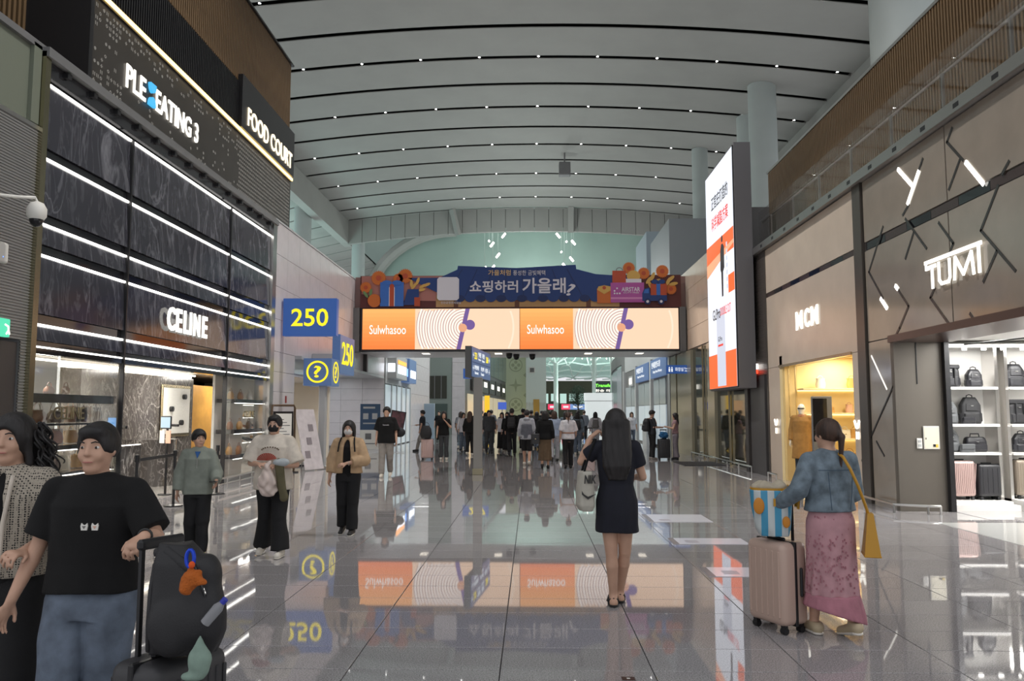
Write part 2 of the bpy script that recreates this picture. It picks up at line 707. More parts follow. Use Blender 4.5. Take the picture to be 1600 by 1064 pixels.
def person(label, x, y, face, H=1.70, res=.016, pose=None, wide=1.0, top=None, bottom=None, shoes=None, hair='short',
           hair_mat=None, head_yaw=0, head_pitch=0, bust=0, skin=None, seed=0, group=None, z=0, name='person', extra=None, cat='person',
           eyes=True, lean=0.0, hands=None, mask=None):
    """face: heading in degrees, 0 = looking along +Y (away from the camera)"""
    s = H / 1.70
    P = dict(DEF)
    if pose:
        P.update(pose)
    root = empty(name, (x, y, z), math.radians(-face), label, cat, group)
    skin = skin or SKIN
    hands = hands or {}
    sh = {'R': np.array((.165 * wide, -.01, 1.385)), 'L': np.array((-.165 * wide, -.01, 1.385))}
    J = {}
    for sd, sg in (('R', 1), ('L', -1)):
        e, w_ = P[sd + 'A'][:2]
        kn, an = P[sd + 'L'][:2]
        J[sd] = dict(sh=sh[sd], el=np.array(e, float), wr=np.array(w_, float), hip=np.array((sg * .085 * wide, 0, .87)),
                     kn=np.array(kn, float), an=np.array(an, float), lift=P.get(sd + 'lift', 0))
        toe = P.get(sd + 'toe', (0, 1))
        td = nrm((toe[0], toe[1], 0))
        J[sd]['td'] = td
        an_ = J[sd]['an']
        lf = J[sd]['lift']
        J[sd]['heel'] = an_ - td * .045 - np.array((0, 0, an_[2] - .035 - lf * 1.0))
        J[sd]['toep'] = np.array((*(an_ + td * .15)[:2], .024))
    allp = np.array([j[q] for j in J.values() for q in ('sh', 'el', 'wr', 'kn', 'an', 'toep')])
    lo = np.minimum(allp.min(0) - .2, (-.30, -.25, -.02))
    hi = np.maximum(allp.max(0) + .2, (.30, .25, 1.75))
    lo[2] = -.03
    HC = np.array((0, .01, 1.585))
    hy, hp = math.radians(-head_yaw), math.radians(head_pitch)

    def hd(p):          # head-local -> body-local
        p = np.array(p, float) - HC
        yy, zz = p[1] * math.cos(hp) + p[2] * math.sin(hp), -p[1] * math.sin(hp) + p[2] * math.cos(hp)
        p = np.array((p[0], yy, zz))
        return rotz(p, hy) + HC

    # ---- body: one continuous surface
    V = Vol(lo, hi, res)
    wd = wide
    V.loft([(.80, 0, 0, .150 * wd, .095 * wd), (.90, 0, -.005, .160 * wd, .105 * wd), (1.06, 0, 0, .128 * wd, .088 * wd), (1.20, 0, .0, .145 * wd, .10 * wd),
            (1.32, 0, 0, .160 * wd, .10), (1.40, 0, -.01, .135 * wd, .075), (1.45, 0, -.01, .06, .055)], k=.03)
    for sd in 'RL':
        j = J[sd]
        V.cone(np.array((0, -.012, 1.425)), j['sh'], .042, .046, k=.03)
        V.cone(j['sh'], j['el'], .048, .036, k=.012)
        m_ = j['el'] + (j['wr'] - j['el']) * .3
        V.cone(j['el'], m_, .036, .038, k=.006)
        V.cone(m_, j['wr'], .038, .024, k=.004)
        V.cone(j['hip'], j['kn'], .088 * wd, .054, k=.03)
        c_ = j['kn'] + (j['an'] - j['kn']) * .3 + np.array((0, -.012, 0))
        V.cone(j['kn'], c_, .050, .054, k=.008)
        V.cone(c_, j['an'], .053, .034, k=.008)
        V.cone(j['heel'], j['toep'], .033, .022, k=.02, flat=((0, 0, 1), 1.1))
        V.cone(j['an'], j['heel'], .034, .033, k=.02)
        hdv = hands.get(sd, {})
        sg = 1 if sd == 'R' else -1
        d = hdv.get('d', nrm(j['wr'] - j['el']) + np.array((0, .1, 0)))
        n_ = hdv.get('n', (-sg, 0.25, 0))
        n_ = nrm(np.array(n_, float) - nrm(d) * (np.array(n_, float) @ nrm(d)))
        side = hdv.get('s', np.cross(nrm(d), n_) * -sg if 's' not in hdv else None)
        hand(V, j['wr'], d, n_, side, res, hdv.get('curl', .35), hdv.get('spread', .3))
    V.cone((0, -.015, 1.40), HC + np.array((0, -.015, -.08)), .058, .050, k=.025)
    V.ell(hd((0, -.008, 1.607)), (.076, .095, .093), k=.03, rz=hy)
    V.ell(hd((0, .022, 1.560)), (.061, .070, .088), k=.03, rz=hy, rx=-hp)
    V.ell(hd((0, .060, 1.492)), (.030, .026, .020), k=.03, rz=hy)
    for sg in (-1, 1):
        V.ell(hd((sg * .076, 0, 1.580)), (.011, .019, .031), k=.008, rz=hy)
    if res < .012:
        for sg in (-1, 1):
            V.ell(hd((sg * .033, .098, 1.595)), (.019, .014, .011), k=.018, rz=hy, mode='s')
            V.ell(hd((sg * .036, .068, 1.555)), (.022, .020, .022), k=.02, rz=hy)
        V.cone(hd((0, .090, 1.602)), hd((0, .108, 1.566)), .007, .0105, k=.014)
        V.ell(hd((0, .100, 1.562)), (.017, .011, .008), k=.010, rz=hy)
        V.ell(hd((0, .088, 1.532)), (.024, .012, .009), k=.010, rz=hy)
        V.ell(hd((0, .090, 1.521)), (.020, .010, .007), k=.006, rz=hy)
    V.obj('body', skin, root, scale=s)
    if res < .012 and eyes:
        for sg in (-1, 1):
            c = hd((sg * .033, .0755, 1.595)) * s
            e = MB().ell(c, (.0118 * s, .0118 * s, .0078 * s), 12, 8).obj('eye', EYEW, root, smooth=True)
            c2 = hd((sg * .033, .0832, 1.5945)) * s
            MB().ell(c2, (.0066 * s,) * 3, 10, 6).obj('iris', EYED, e, smooth=True)
            b0, b1, b2 = (hd((sg * q[0], q[1], q[2])) * s for q in ((.016, .099, 1.617), (.034, .096, 1.623), (.052, .082, 1.616)))
            MB().tube([b0, b1, b2], [.003 * s, .004 * s, .002 * s], 6).obj('eyebrow', HAIR, root, smooth=True)
        pts = [hd((xx, .101 - abs(xx) * .35, 1.5265)) * s for xx in (-.024, -.012, 0, .012, .024)]
        MB().tube(pts, [.002 * s, .0045 * s, .005 * s, .0045 * s, .002 * s], 6).obj('lips', LIP, root, smooth=True)

    # ---- hair
    hm = hair_mat or HAIR
    hr = res
    V = Vol(hd((0, 0, 1.6)) - np.array((.32, .36, 1.0)), hd((0, 0, 1.6)) + np.array((.32, .36, .22)), hr)

    def cap(gro=.012, front=1.0, low=1.555):
        V.ell(hd((0, -.012, 1.612)), (.079 + gro, .098 + gro, .096 + gro), k=0, rz=hy)
        # carve away the face: everything in front of and below the hairline
        V.ell(hd((0, .115, 1.560)), (.070, .075, .090), k=.02, rz=hy, mode='s')
        c = hd((0, 0, low))
        nf = rotz((0, .25, -1), hy)
        V.cut(c, nf)
    if hair == 'short':
        cap(.013, low=1.56)
        V.ell(hd((0, .062, 1.672)), (.062, .040, .024), k=.03, rz=hy)
    elif hair == 'bowl':
        cap(.020, low=1.565)
        V.ell(hd((0, .070, 1.655)), (.068, .035, .026), k=.02, rz=hy)
    elif hair == 'cap':
        pass
    elif hair in ('long', 'verylong', 'bob', 'pony', 'curly'):
        gro = .020 if hair != 'pony' else .012
        cap(gro, low=1.50 if hair != 'pony' else 1.55)
        bot = {'long': 1.28, 'verylong': 1.10, 'bob': 1.44, 'pony': 1.40, 'curly': 1.26}[hair]
        if hair == 'pony':
            V.cone(hd((0, -.10, 1.62)), hd((0, -.135, 1.57)), .022, .028, k=.015)
            V.cone(hd((0, -.135, 1.57)), hd((0, -.12, 1.33)), .028, .010, k=.01)
        else:
            wdt = .098 if hair != 'verylong' else .128
            st = [(1.62, -.05, wdt - .008, .070), (1.54, -.055, wdt, .070), (1.45, -.075, wdt, .058), (1.36, -.098, wdt + .004, .046), (bot, -.105, wdt - .03, .028)]
            if bot < 1.2:
                st[-1:] = [(1.22, -.112, wdt - .004, .040), (bot, -.10, wdt - .05, .022)]
            if bot > 1.4:
                st = st[:2] + [(bot, -.06, wdt - .012, .05)]
            pts = [(q[0], hd((0, q[1], q[0]))[0] if q[0] > 1.5 else hd((0, q[1], 1.5))[0] * .7, hd((0, q[1], q[0]))[1] if q[0] > 1.5 else q[1], q[2], q[3]) for q in st]
            V.loft(pts, k=.02, fold=(11, .004, bot, 1.6))
            for sg in (-1, 1):
                V.cone(hd((sg * .080, .02, 1.60)), hd((sg * .088, .0, 1.47)), .018, .020, k=.02)
    if hair != 'none' and hair != 'cap':
        V.obj('hair', hm, root, scale=s)
    if mask:
        V = Vol(hd((0, .05, 1.53)) - .12, hd((0, .05, 1.53)) + .12, res * .9)
        V.ell(hd((0, .030, 1.548)), (.068, .085, .062), k=0, rz=hy)
        c = hd((0, .045, 1.53))
        V.cut(c, rotz((0, -1, 0), hy))
        V.obj('face_mask', mask, root, scale=s)

    # ---- clothes
    if top:
        loo, hem, slv = top.get('loose', .018), top.get('hem', .86), top.get('sleeve', .5)
        tm = top['mat']
        V = Vol(np.minimum(lo, (-.4, -.3, 0)), (max(hi[0], .4), max(hi[1], .3), 1.55), res)
        fl = top.get('flare', 0)
        V.loft([(hem, 0, 0, .170 * wd + loo + fl, .120 * wd + loo + fl), (.92, 0, 0, .172 * wd + loo, .122 * wd + loo), (1.06, 0, 0, (.138 if top.get('fit') else .158) * wd + loo, .100 * wd + loo),
                (1.20, 0, 0.01 * bust, .155 * wd + loo, .106 * wd + loo + bust * .01), (1.32, 0, .012 * bust, .166 * wd + loo, .106 + loo + bust * .02),
                (1.405, 0, -.01, .140 * wd + loo * .6, .082 + loo * .6), (1.455 + (.02 if top.get('high') else 0), 0, -.012, .066 + loo * .3, .062 + loo * .3)],
               k=.02, fold=(7, .003, hem, 1.3))
        for sd in 'RL':
            j = J[sd]
            sr = loo * .8 + top.get('slv_w', 0)
            V.cone(np.array((0, -.012, 1.415)), j['sh'], .046 + loo * .3, .047 + loo * .55, k=.03)
            if slv > 0:
                e1 = j['sh'] + (j['el'] - j['sh']) * min(slv, 1)
                V.cone(j['sh'], e1, .049 + loo * .6, .043 + sr, k=.014, cap=slv <= 1)
            if slv > 1:
                e2 = j['el'] + (j['wr'] - j['el']) * (slv - 1)
                V.cone(j['el'], e2, .043 + sr, .030 + sr, k=.008, cap=True)
        if top.get('hood'):
            V.ell((0, -.085, 1.43), (.10, .065, .06), k=.02)
        V.wrinkle(top.get('wr', .004), 20, seed)
        V.cut((0, 0, hem), (0, 0, -1))
        if top.get('open'):
            V.ell((0, .16, 1.0), (top['open'], .16, .55), k=.01, mode='s')
        if top.get('vneck'):
            V.ell((0, .10, 1.45), (.05, .08, .07), k=.01, mode='s')
        o = V.obj(top.get('name', 'shirt'), tm, root, scale=s)
        if top.get('inner'):
            V = Vol((-.3, -.25, .8), (.3, .3, 1.5), res)
            V.loft([(.86, 0, .004, .150 * wd, .112 * wd), (1.06, 0, .004, .138 * wd, .104 * wd), (1.32, 0, .004, .158 * wd, .112), (1.40, 0, -.006, .125 * wd, .080), (1.45, 0, -.01, .065, .062)], k=0)
            V.obj('undershirt', top['inner'], root, scale=s)
    if bottom:
        kind = bottom['kind']
        V = Vol((min(lo[0], -.35), lo[1] - .05, 0), (max(hi[0], .35), hi[1] + .05, 1.1), res)
        bl = bottom.get('loose', .012)
        hz = bottom.get('hem', .05)
        if kind in ('trousers', 'shorts'):
            V.loft([(.80, 0, 0, .152 * wd + bl, .100 * wd + bl), (.88, 0, -.005, .163 * wd + bl * .5, .109 * wd + bl * .5), (1.03, 0, 0, .132 * wd + bl * .3, .092 * wd + bl * .3)], k=.01)
            for sd in 'RL':
                j = J[sd]
                V.cone(j['hip'], j['kn'], .092 * wd + bl * .7, .060 + bl * 1.1, k=.014, cap=kind == 'shorts' and hz > .5)
                if kind == 'trousers':
                    r2 = bottom.get('cuff', .052)
                    dn = nrm(j['an'] - j['kn'])
                    V.cone(j['kn'] + np.array((0, -.012, 0)), j['an'] + np.array((0, -.006, 0)) + dn * bottom.get('drop', .0), .062 + bl * 1.1, r2 + bl, k=.012, cap=True)
            V.wrinkle(bottom.get('wr', .005), 22, seed + 3)
            if kind == 'shorts':
                V.cut((0, 0, hz), (0, 0, -1))
            V.cut((0, 0, .012), (0, 0, -1))
        else:
            rh = bottom.get('r', .22)
            ym = .5 * (J['R']['an'][1] + J['L']['an'][1]) * .5
            V.loft([(hz, 0, ym, rh, rh * .85), (.60, 0, ym * .5, .5 * (rh + .17), .5 * (rh * .85 + .12)), (.90, 0, -.005, .168 * wd + bl, .116 * wd + bl), (1.05, 0, 0, .136 * wd + bl, .096 * wd + bl)],
                   k=.0, fold=(bottom.get('n', 9), bottom.get('fold', .010), hz, .95))
            for sd in 'RL':
                V.cone(J[sd]['hip'], J[sd]['kn'] + (J[sd]['an'] - J[sd]['kn']) * (.0 if hz > .4 else .6), .095, .07, k=.05)
            V.cut((0, 0, hz), (0, 0, -1))
        V.obj(bottom.get('name', kind), bottom['mat'], root, scale=s)
    if shoes:
        for sd in 'RL':
            j = J[sd]
            V = Vol(np.minimum(j['heel'], j['toep']) - .1, np.maximum(j['heel'], j['toep']) + .12, min(res, .011))
            up = j['heel'] + np.array((0, 0, .02))
            V.cone(up, j['toep'] + np.array((0, 0, .012)), .046, .034, k=.01, flat=((0, 0, 1), 1.0))
            if not shoes.get('low'):
                V.cone(j['an'], up, .042, .044, k=.02)
                V.cut(j['an'] + np.array((0, 0, .012)), (0, 0, 1))
            if j['lift'] < .01:
                V.cut((0, 0, .012), (0, 0, -1))
            so = V.obj('shoe', shoes['mat'], root, scale=s)
            V = Vol(np.minimum(j['heel'], j['toep']) - .1, np.maximum(j['heel'], j['toep']) + .12, min(res, .011))
            hb = j['heel'] - np.array((0, 0, .024))
            V.cone(hb, j['toep'] - np.array((0, 0, .012)), .047, .038, k=.0, flat=((0, 0, 1), 3.0))
            if j['lift'] < .01:
                V.cut((0, 0, .0), (0, 0, -1))
            V.obj('sole', shoes.get('sole', shoes['mat']), so, scale=s)
    root['s'] = s
    return root


def backpack(parent, m, s=1.0, c=(0, -.22, 1.2), sz=(.15, .09, .21), res=.016, name='backpack', strap=True, accent=None):
    V = Vol(np.array(c) - np.array(sz) - .06, np.array(c) + np.array(sz) + .06, res)
    V.loft([(c[2] - sz[2], c[0], c[1], sz[0] * .9, sz[1] * .8), (c[2] - sz[2] * .6, c[0], c[1], sz[0], sz[1]), (c[2] + sz[2] * .5, c[0], c[1], sz[0] * .95, sz[1] * .85),
            (c[2] + sz[2], c[0], c[1] + .02, sz[0] * .6, sz[1] * .5)], k=0, p=3)
    V.loft([(c[2] - sz[2] * .8, c[0], c[1] - sz[1] * .8, sz[0] * .75, sz[1] * .5), (c[2] - sz[2] * .05, c[0], c[1] - sz[1] * .8, sz[0] * .7, sz[1] * .4)], k=.01, p=3)
    o = V.obj(name, m, parent, scale=s)
    if strap:
        for sg in (-1, 1):
            pts = [(sg * .10, c[1] + sz[1] * .6, c[2] + sz[2] * .8), (sg * .115, -.05, 1.475), (sg * .12, .07, 1.44), (sg * .135, .14, 1.32), (sg * .16, .10, 1.15), (sg * .15, c[1] + sz[1] * .5, c[2] - sz[2] * .6)]
            MB().tube([tuple(q * s for q in p_) for p_ in pts], .014 * s, 6).obj('shoulder_strap', m, o, smooth=True)
    return o
# ================================================================ SETTING
def granite(name, base, rough, spec=0.5, speck=0.5):
    m = bpy.data.materials.new(name)
    m.use_nodes = True
    nt = m.node_tree
    b = nt.nodes['Principled BSDF']
    tc = nt.nodes.new('ShaderNodeTexCoord')
    n1 = nt.nodes.new('ShaderNodeTexNoise')
    n1.inputs['Scale'].default_value = 110
    n1.inputs['Detail'].default_value = 3
    n1.inputs['Roughness'].default_value = .7
    geo = nt.nodes.new('ShaderNodeNewGeometry')
    nt.links.new(geo.outputs['Position'], n1.inputs[0])
    r = nt.nodes.new('ShaderNodeValToRGB')
    e = r.color_ramp.elements
    e[0].position, e[1].position = .38, .62
    e[0].color = (*[v * (1 - speck) for v in base], 1)
    e[1].color = (*[v * (1 + speck * .8) for v in base], 1)
    nt.links.new(n1.outputs['Fac'], r.inputs[0])
    oi = nt.nodes.new('ShaderNodeObjectInfo')
    hs = nt.nodes.new('ShaderNodeHueSaturation')
    mr = nt.nodes.new('ShaderNodeMapRange')
    mr.inputs[3].default_value, mr.inputs[4].default_value = .93, 1.07
    nt.links.new(oi.outputs['Random'], mr.inputs[0])
    nt.links.new(mr.outputs[0], hs.inputs['Value'])
    nt.links.new(r.outputs[0], hs.inputs['Color'])
    nt.links.new(hs.outputs[0], b.inputs['Base Color'])
    b.inputs['Roughness'].default_value = rough
    b.inputs['IOR'].default_value = 1.78
    b.inputs['Specular IOR Level'].default_value = spec
    return m


def marble(name, base, vein, scale=1.2, rough=.12, vs=.03, stretch=(1, 1, .35)):
    m = bpy.data.materials.new(name)
    m.use_nodes = True
    nt = m.node_tree
    b = nt.nodes['Principled BSDF']
    geo = nt.nodes.new('ShaderNodeNewGeometry')
    mp = nt.nodes.new('ShaderNodeMapping')
    mp.inputs['Scale'].default_value = stretch
    nt.links.new(geo.outputs['Position'], mp.inputs[0])

    def veins(sc, dist, w_, ofs):
        n = nt.nodes.new('ShaderNodeTexNoise')
        n.inputs['Scale'].default_value = sc
        n.inputs['Detail'].default_value = 6
        n.inputs['Distortion'].default_value = dist
        nt.links.new(mp.outputs[0], n.inputs[0])
        s = nt.nodes.new('ShaderNodeMath')
        s.operation = 'SUBTRACT'
        s.inputs[1].default_value = .5 + ofs
        nt.links.new(n.outputs['Fac'], s.inputs[0])
        a = nt.nodes.new('ShaderNodeMath')
        a.operation = 'ABSOLUTE'
        nt.links.new(s.outputs[0], a.inputs[0])
        r = nt.nodes.new('ShaderNodeMapRange')
        r.inputs[1].default_value, r.inputs[2].default_value = 0, w_
        r.inputs[3].default_value, r.inputs[4].default_value = 1, 0
        nt.links.new(a.outputs[0], r.inputs[0])
        return r
    v1, v2 = veins(scale, 1.2, vs * .5, 0), veins(scale * 4, .8, vs, .03)
    mx = nt.nodes.new('ShaderNodeMath')
    mx.operation = 'MULTIPLY_ADD'
    mx.inputs[1].default_value = .45
    nt.links.new(v2.outputs[0], mx.inputs[0])
    nt.links.new(v1.outputs[0], mx.inputs[2])
    mc = nt.nodes.new('ShaderNodeMix')
    mc.data_type = 'RGBA'
    mc.inputs[6].default_value = (*base, 1)
    mc.inputs[7].default_value = (*vein, 1)
    n = nt.nodes.new('ShaderNodeTexNoise')
    n.inputs['Scale'].default_value = .9
    nt.links.new(mp.outputs[0], n.inputs[0])
    m2 = nt.nodes.new('ShaderNodeMath')
    m2.operation = 'MULTIPLY'
    m2.use_clamp = True
    nt.links.new(mx.outputs[0], m2.inputs[0])
    nt.links.new(n.outputs['Fac'], m2.inputs[1])
    nt.links.new(m2.outputs[0], mc.inputs[0])
    nt.links.new(mc.outputs[2], b.inputs['Base Color'])
    b.inputs['Roughness'].default_value = rough
    return m


FLOOR = granite('floor_granite', (.37, .352, .355), .03, .5, .48)
FLOORW = granite('floor_white', (.62, .62, .60), .05, .5, .04)
JOINT = mat('floor_joint', (.04, .04, .045), .7)
STONE = mat('wall_stone', s2l(202, 196, 198), .26, noise=(2.2, .06), bump=(30, .02))
STONEW = mat('wall_stone_warm', s2l(198, 182, 166), .22, noise=(1.6, .05))
BRONZE = mat('bronze_stone', s2l(142, 132, 120), .10, noise=(2.0, .07), spec=.6)
CEIL = mat('ceiling_panel_grey', s2l(150, 150, 145), .75, noise=(.6, .04))
CEILD = mat('ceiling_gap_black', (.012, .012, .013), .8)
MARB = marble('dark_marble', (.040, .040, .050), (.20, .20, .225), 1.3, .10, .05, (1, 1, .30))
MARBI = marble('brown_marble', (.07, .062, .058), (.50, .47, .44), 1.8, .16, .035, (1, 1, .5))
BLACKG = mat('black_gloss', (.012, .012, .014), .06)
BLACKM = mat('black_metal', (.02, .02, .022), .35, metal=.3)
DGREY = mat('dark_grey_panel', s2l(66, 62, 60), .35, noise=(3, .05))
MGREY = mat('mid_grey_panel', s2l(108, 108, 108), .45, noise=(3, .05))
LGREY = mat('light_grey_panel', s2l(178, 180, 180), .45, noise=(3, .03))
STEEL = mat('brushed_steel', (.55, .54, .52), .28, metal=1, bump=(80, .05, (1, 1, .05)))
GOLDM = mat('champagne_metal', (.50, .42, .27), .25, metal=1)
WOOD = mat('slat_wood', s2l(106, 84, 58), .5, noise=(14, .25, (1, 1, .1)))
WOODBK = mat('slat_backing', (.030, .022, .016), .8)
CORR = mat('corrugated_metal', s2l(150, 150, 148), .4, metal=.35)
GLASS = mat('clear_glass', (.92, .97, .96), .02, trans=1.0, ior=1.45, alpha=.22)
GLASSD = mat('tinted_glass', (.035, .036, .026), .04, spec=.9)
COLM = mat('column_paint', s2l(170, 178, 175), .55, noise=(1, .03))
LEDW = glow('led_white', (255, 252, 244), 5.0)
LEDG = glow('led_warm', (255, 214, 130), 4.0)
LETW = glow('letter_white', (255, 250, 238), 1.7)
LETWARM = glow('letter_warm', (255, 238, 205), 1.7)
WHITEP = mat('white_paint', s2l(225, 223, 216), .5)
CREAM = mat('cream_paint', s2l(236, 214, 160), .5)

# ---- floor: slabs near the camera one by one, the far field joined
floor = struct(MB().box(-14, 16, -6, 152, -.30, -.008).obj('floor', JOINT))
floor['label'] = 'polished grey granite tile floor'
XS = [-.2 + .963 * k for k in range(-8, 9)]
YS = [5.2 + .488 * k for k in range(-3, 600)]
g = .0035
tm = MB().box(g, .963 - g, g, .488 - g, -.02, 0, bevel=.0015)
t0 = tm.obj('floor_tile', FLOOR, floor)
cnt = 0
first = True
for j in range(0, 23):
    for i in range(len(XS)):
        x0, y0 = XS[i], YS[j]
        if x0 < -6.9 or x0 + .963 > 6.1 or cnt >= 298:
            continue
        # keep to what the camera sees
        if abs(x0 + .48 + .02 * y0) > .70 * y0 + 1.2:
            continue
        t = t0 if first else inst(t0, 'floor_tile', parent=floor)
        t.location = (x0, y0, 0)
        t.rotation_euler = (rnd.gauss(0, .0005), rnd.gauss(0, .0005), 0)
        first = False
        cnt += 1
yend = YS[23]
mb = MB()
for i, x0 in enumerate([-.2 + .963 * k for k in range(-14, 16)]):
    for y0, y1 in [(YS[j], YS[j + 1]) for j in range(23, 110)]:
        mb.add([(x0 + g, y0 + g, 0), (x0 + .963 - g, y0 + g, 0), (x0 + .963 - g, y1 - g, 0), (x0 + g, y1 - g, 0)], [(0, 1, 2, 3)])
    mb.add([(x0 + g, YS[110], 0), (x0 + .963 - g, YS[110], 0), (x0 + .963 - g, 151, 0), (x0 + g, 151, 0)], [(0, 1, 2, 3)])
# the strips beside and before the nearest rows
seen = set()
for i in range(-14, 16):
    x0 = -.2 + .963 * i
    for j in range(0, 23):
        y0 = YS[j]
        ok = not (x0 < -6.9 or x0 + .963 > 6.1) and abs(x0 + .48 + .02 * y0) <= .70 * y0 + 1.2
        if not ok:
            mb.add([(x0 + g, y0 + g, 0), (x0 + .963 - g, y0 + g, 0), (x0 + .963 - g, YS[j + 1] - g, 0), (x0 + g, YS[j + 1] - g, 0)], [(0, 1, 2, 3)])
    mb.add([(x0 + g, -6, 0), (x0 + .963 - g, -6, 0), (x0 + .963 - g, YS[0] - g, 0), (x0 + g, YS[0] - g, 0)], [(0, 1, 2, 3)])
ft = mb.obj('far_floor_tiles', FLOOR, floor)
ft['kind'] = 'stuff'

# ---- ceiling: vaulted strips with dark gaps
HC = 19.62
zc = lambda x: HC - .0042 * x * x
ceil = MB()
N = 22
xs = [-16.4 + 32.8 * i / N for i in range(N + 1)]
vs, fs = [], []
for y in (8.6, 69.0):
    for x in xs:
        vs.append((x, y, zc(x) + .42))
for i in range(N):
    fs.append((i, i + 1, N + 2 + i, N + 1 + i))
ceil.add(vs, fs)
for sgn in (0, N):
    x = xs[sgn]
    ceil.box(x - .1, x + .1, 8.6, 69, zc(x) - .1, zc(x) + .35)
ceiling = struct(ceil.obj('ceiling', CEILD))
SEAMS = [35.7 + 3.3 * k for k in range(-8, 11)]
mb = MB()
vs, fs = [], []
L_ = 3.3 - .36
for z_ in (0, .04):
    for y in (0, L_):
        for x in xs:
            vs.append((x, y, zc(x) + z_))
M1 = N + 1
for i in range(N):
    fs += [(i, i + 1, M1 + i + 1, M1 + i)[::-1], (2 * M1 + i, 2 * M1 + i + 1, 3 * M1 + i + 1, 3 * M1 + i), (i, i + 1, 2 * M1 + i + 1, 2 * M1 + i), (M1 + i, M1 + i + 1, 3 * M1 + i + 1, 3 * M1 + i)]
p0 = mb.add(vs, fs).obj('ceiling_panel', CEIL, ceiling, smooth=True)
for k, y in enumerate(SEAMS[:-1] + [SEAMS[-1]]):
    p = p0 if k == 0 else inst(p0, 'ceiling_panel', parent=ceiling)
    p.location = (0, y + .18, 0)
    if y > 68:
        p.scale = (1, .06, 1)
DL = mat('downlight_lens', (.1, .1, .1), .4, emit=((1, .98, .95), 22))
d0 = MB().cyl((0, 0, 0), (0, 0, .05), .055, n=12).obj('downlight', DL)
rim = MB().cyl((0, 0, .008), (0, 0, .06), .085, n=12).obj('rim', BLACKM, d0)
first = True
for y in SEAMS:
    if round((y - 39) / 3.3) % 2:
        continue
    for k in range(-5, 6):
        x = k * 3.0 + .4
        o = d0 if first else copy_tree(d0)
        first = False
        o.location = (x, y, zc(x) + .03)
        tag(o, 'small round white downlight in a dark seam of the vaulted hall ceiling', 'light', 'downlights in the ceiling seams')
# sprinkler-like speaker box hanging from the vault
sp = empty('hanging_speaker', (2.35, 54, zc(2)), 0, 'small grey speaker box hanging on a rod from the vaulted ceiling', 'speaker')
MB().box(-.40, .40, -.3, .3, -1.65, -.7, bevel=.05).obj('speaker_box', MGREY, sp)
MB().cyl((0, 0, 0), (0, 0, -.7), .05).obj('rod', MGREY, sp)

# ---- end fascia and edge beams
fas = struct(empty('trim_1'))
MB().box(-16.2, 16.2, 69.3, 69.5, 18.0, 19.6).obj('fascia_core', CEILD, fas)
x = -16.2
while x < 16.1:
    x1 = min(x + 1.27, 16.2)
    mb = MB()
    za, zb = zc(x), zc(x1)
    v = [(x + .02, 69, za - 2.05), (x1 - .02, 69, zb - 2.05), (x1 - .02, 69, zb + .1), (x + .02, 69, za + .1)]
    v += [(a, 69.4, c) for a, b, c in v]
    mb.add(v, [(0, 1, 2, 3), (7, 6, 5, 4), (0, 4, 5, 1), (1, 5, 6, 2), (2, 6, 7, 3), (3, 7, 4, 0)])
    mb.obj('fascia_panel', CEIL, fas)
    x = x1
for (x, nm) in ((-16.5, 'trim_2'), (16.5, 'trim_3')):
    struct(MB().box(x - .35, x + .35, 8.6, 70.5, 16.55, 18.75).obj(nm, CEIL))
for x, dx in ((-6.9, .5), (3.5, .0)):
    MB().bar((x, 68.4, zc(x)), (x + dx, 68.9, zc(x) - 2.2), .5, .3).obj('fascia_strut', CEIL, fas)
# aisle ceiling beyond the left edge beam
ais = struct(empty('trim_4'))
k = 0
for y in np.arange(30, 98, 3.3):
    mb = MB()
    a = [(-17, y + .13, 17.6), (-17, y + 3.17, 17.6), (-40, y + 3.17, 12.4), (-40, y + .13, 12.4)]
    mb.add(a + [(q[0], q[1], q[2] + .12) for q in a], [(0, 1, 2, 3), (7, 6, 5, 4), (0, 4, 5, 1), (1, 5, 6, 2), (2, 6, 7, 3), (3, 7, 4, 0)])
    mb.obj('aisle_ceiling_panel', CEIL, ais)
MB().add([(-17, 30, 17.9), (-17, 98, 17.9), (-40, 98, 12.7), (-40, 30, 12.7)], [(0, 1, 2, 3)]).obj('aisle_backing', CEILD, ais)
for y in np.arange(30, 98, 3.3):
    mb = MB()
    a = [(17, y + .13, 17.6), (17, y + 3.17, 17.6), (40, y + 3.17, 12.4), (40, y + .13, 12.4)]
    mb.add(a + [(q[0], q[1], q[2] + .12) for q in a], [(0, 1, 2, 3), (7, 6, 5, 4), (0, 4, 5, 1), (1, 5, 6, 2), (2, 6, 7, 3), (3, 7, 4, 0)])
    mb.obj('aisle_ceiling_panel', CEIL, ais)
# far wall above the bridge, with rounded shoulders
TEAL = mat('pale_teal_plaster', s2l(142, 160, 152), .7, noise=(.35, .05))
F_ = Frame((0, 86, 0), (1, 0, 0), (0, 0, 1))
pts = [(-17, 9.0)] + [(-17 + 9.5 * (1 - math.cos(t)) , 13.5 + 8.2 * math.sin(t)) for t in np.linspace(0, math.pi / 2, 12)] + [(10, 21.7)] + [(22, 21.7), (22, 9.0)]
wb = struct(F_.poly(pts, TEAL, 'wall_back', None, t=.6))
mb = MB()
mb.tube([(-17.6 + 9.5 * (1 - math.cos(t)), 84.5, 13.0 + 8.2 * math.sin(t)) for t in np.linspace(-.3, math.pi / 2, 16)], .62, 8)
mb.obj('rounded_rib', CEIL, wb, smooth=True)
mb = MB().cyl((-9.0, 80, 8), (-9.0, 80, 15.2), 1.0, n=24)
tag(mb.obj('round_column', COLM, None, smooth=True), 'short pale round column top rising behind the banner', 'column')
struct(MB().box(-60, 60, 99, 99.4, 13.1, 30).box(-60, -9, 99, 99.4, 0, 13.1).obj('wall_far_left', TEAL))
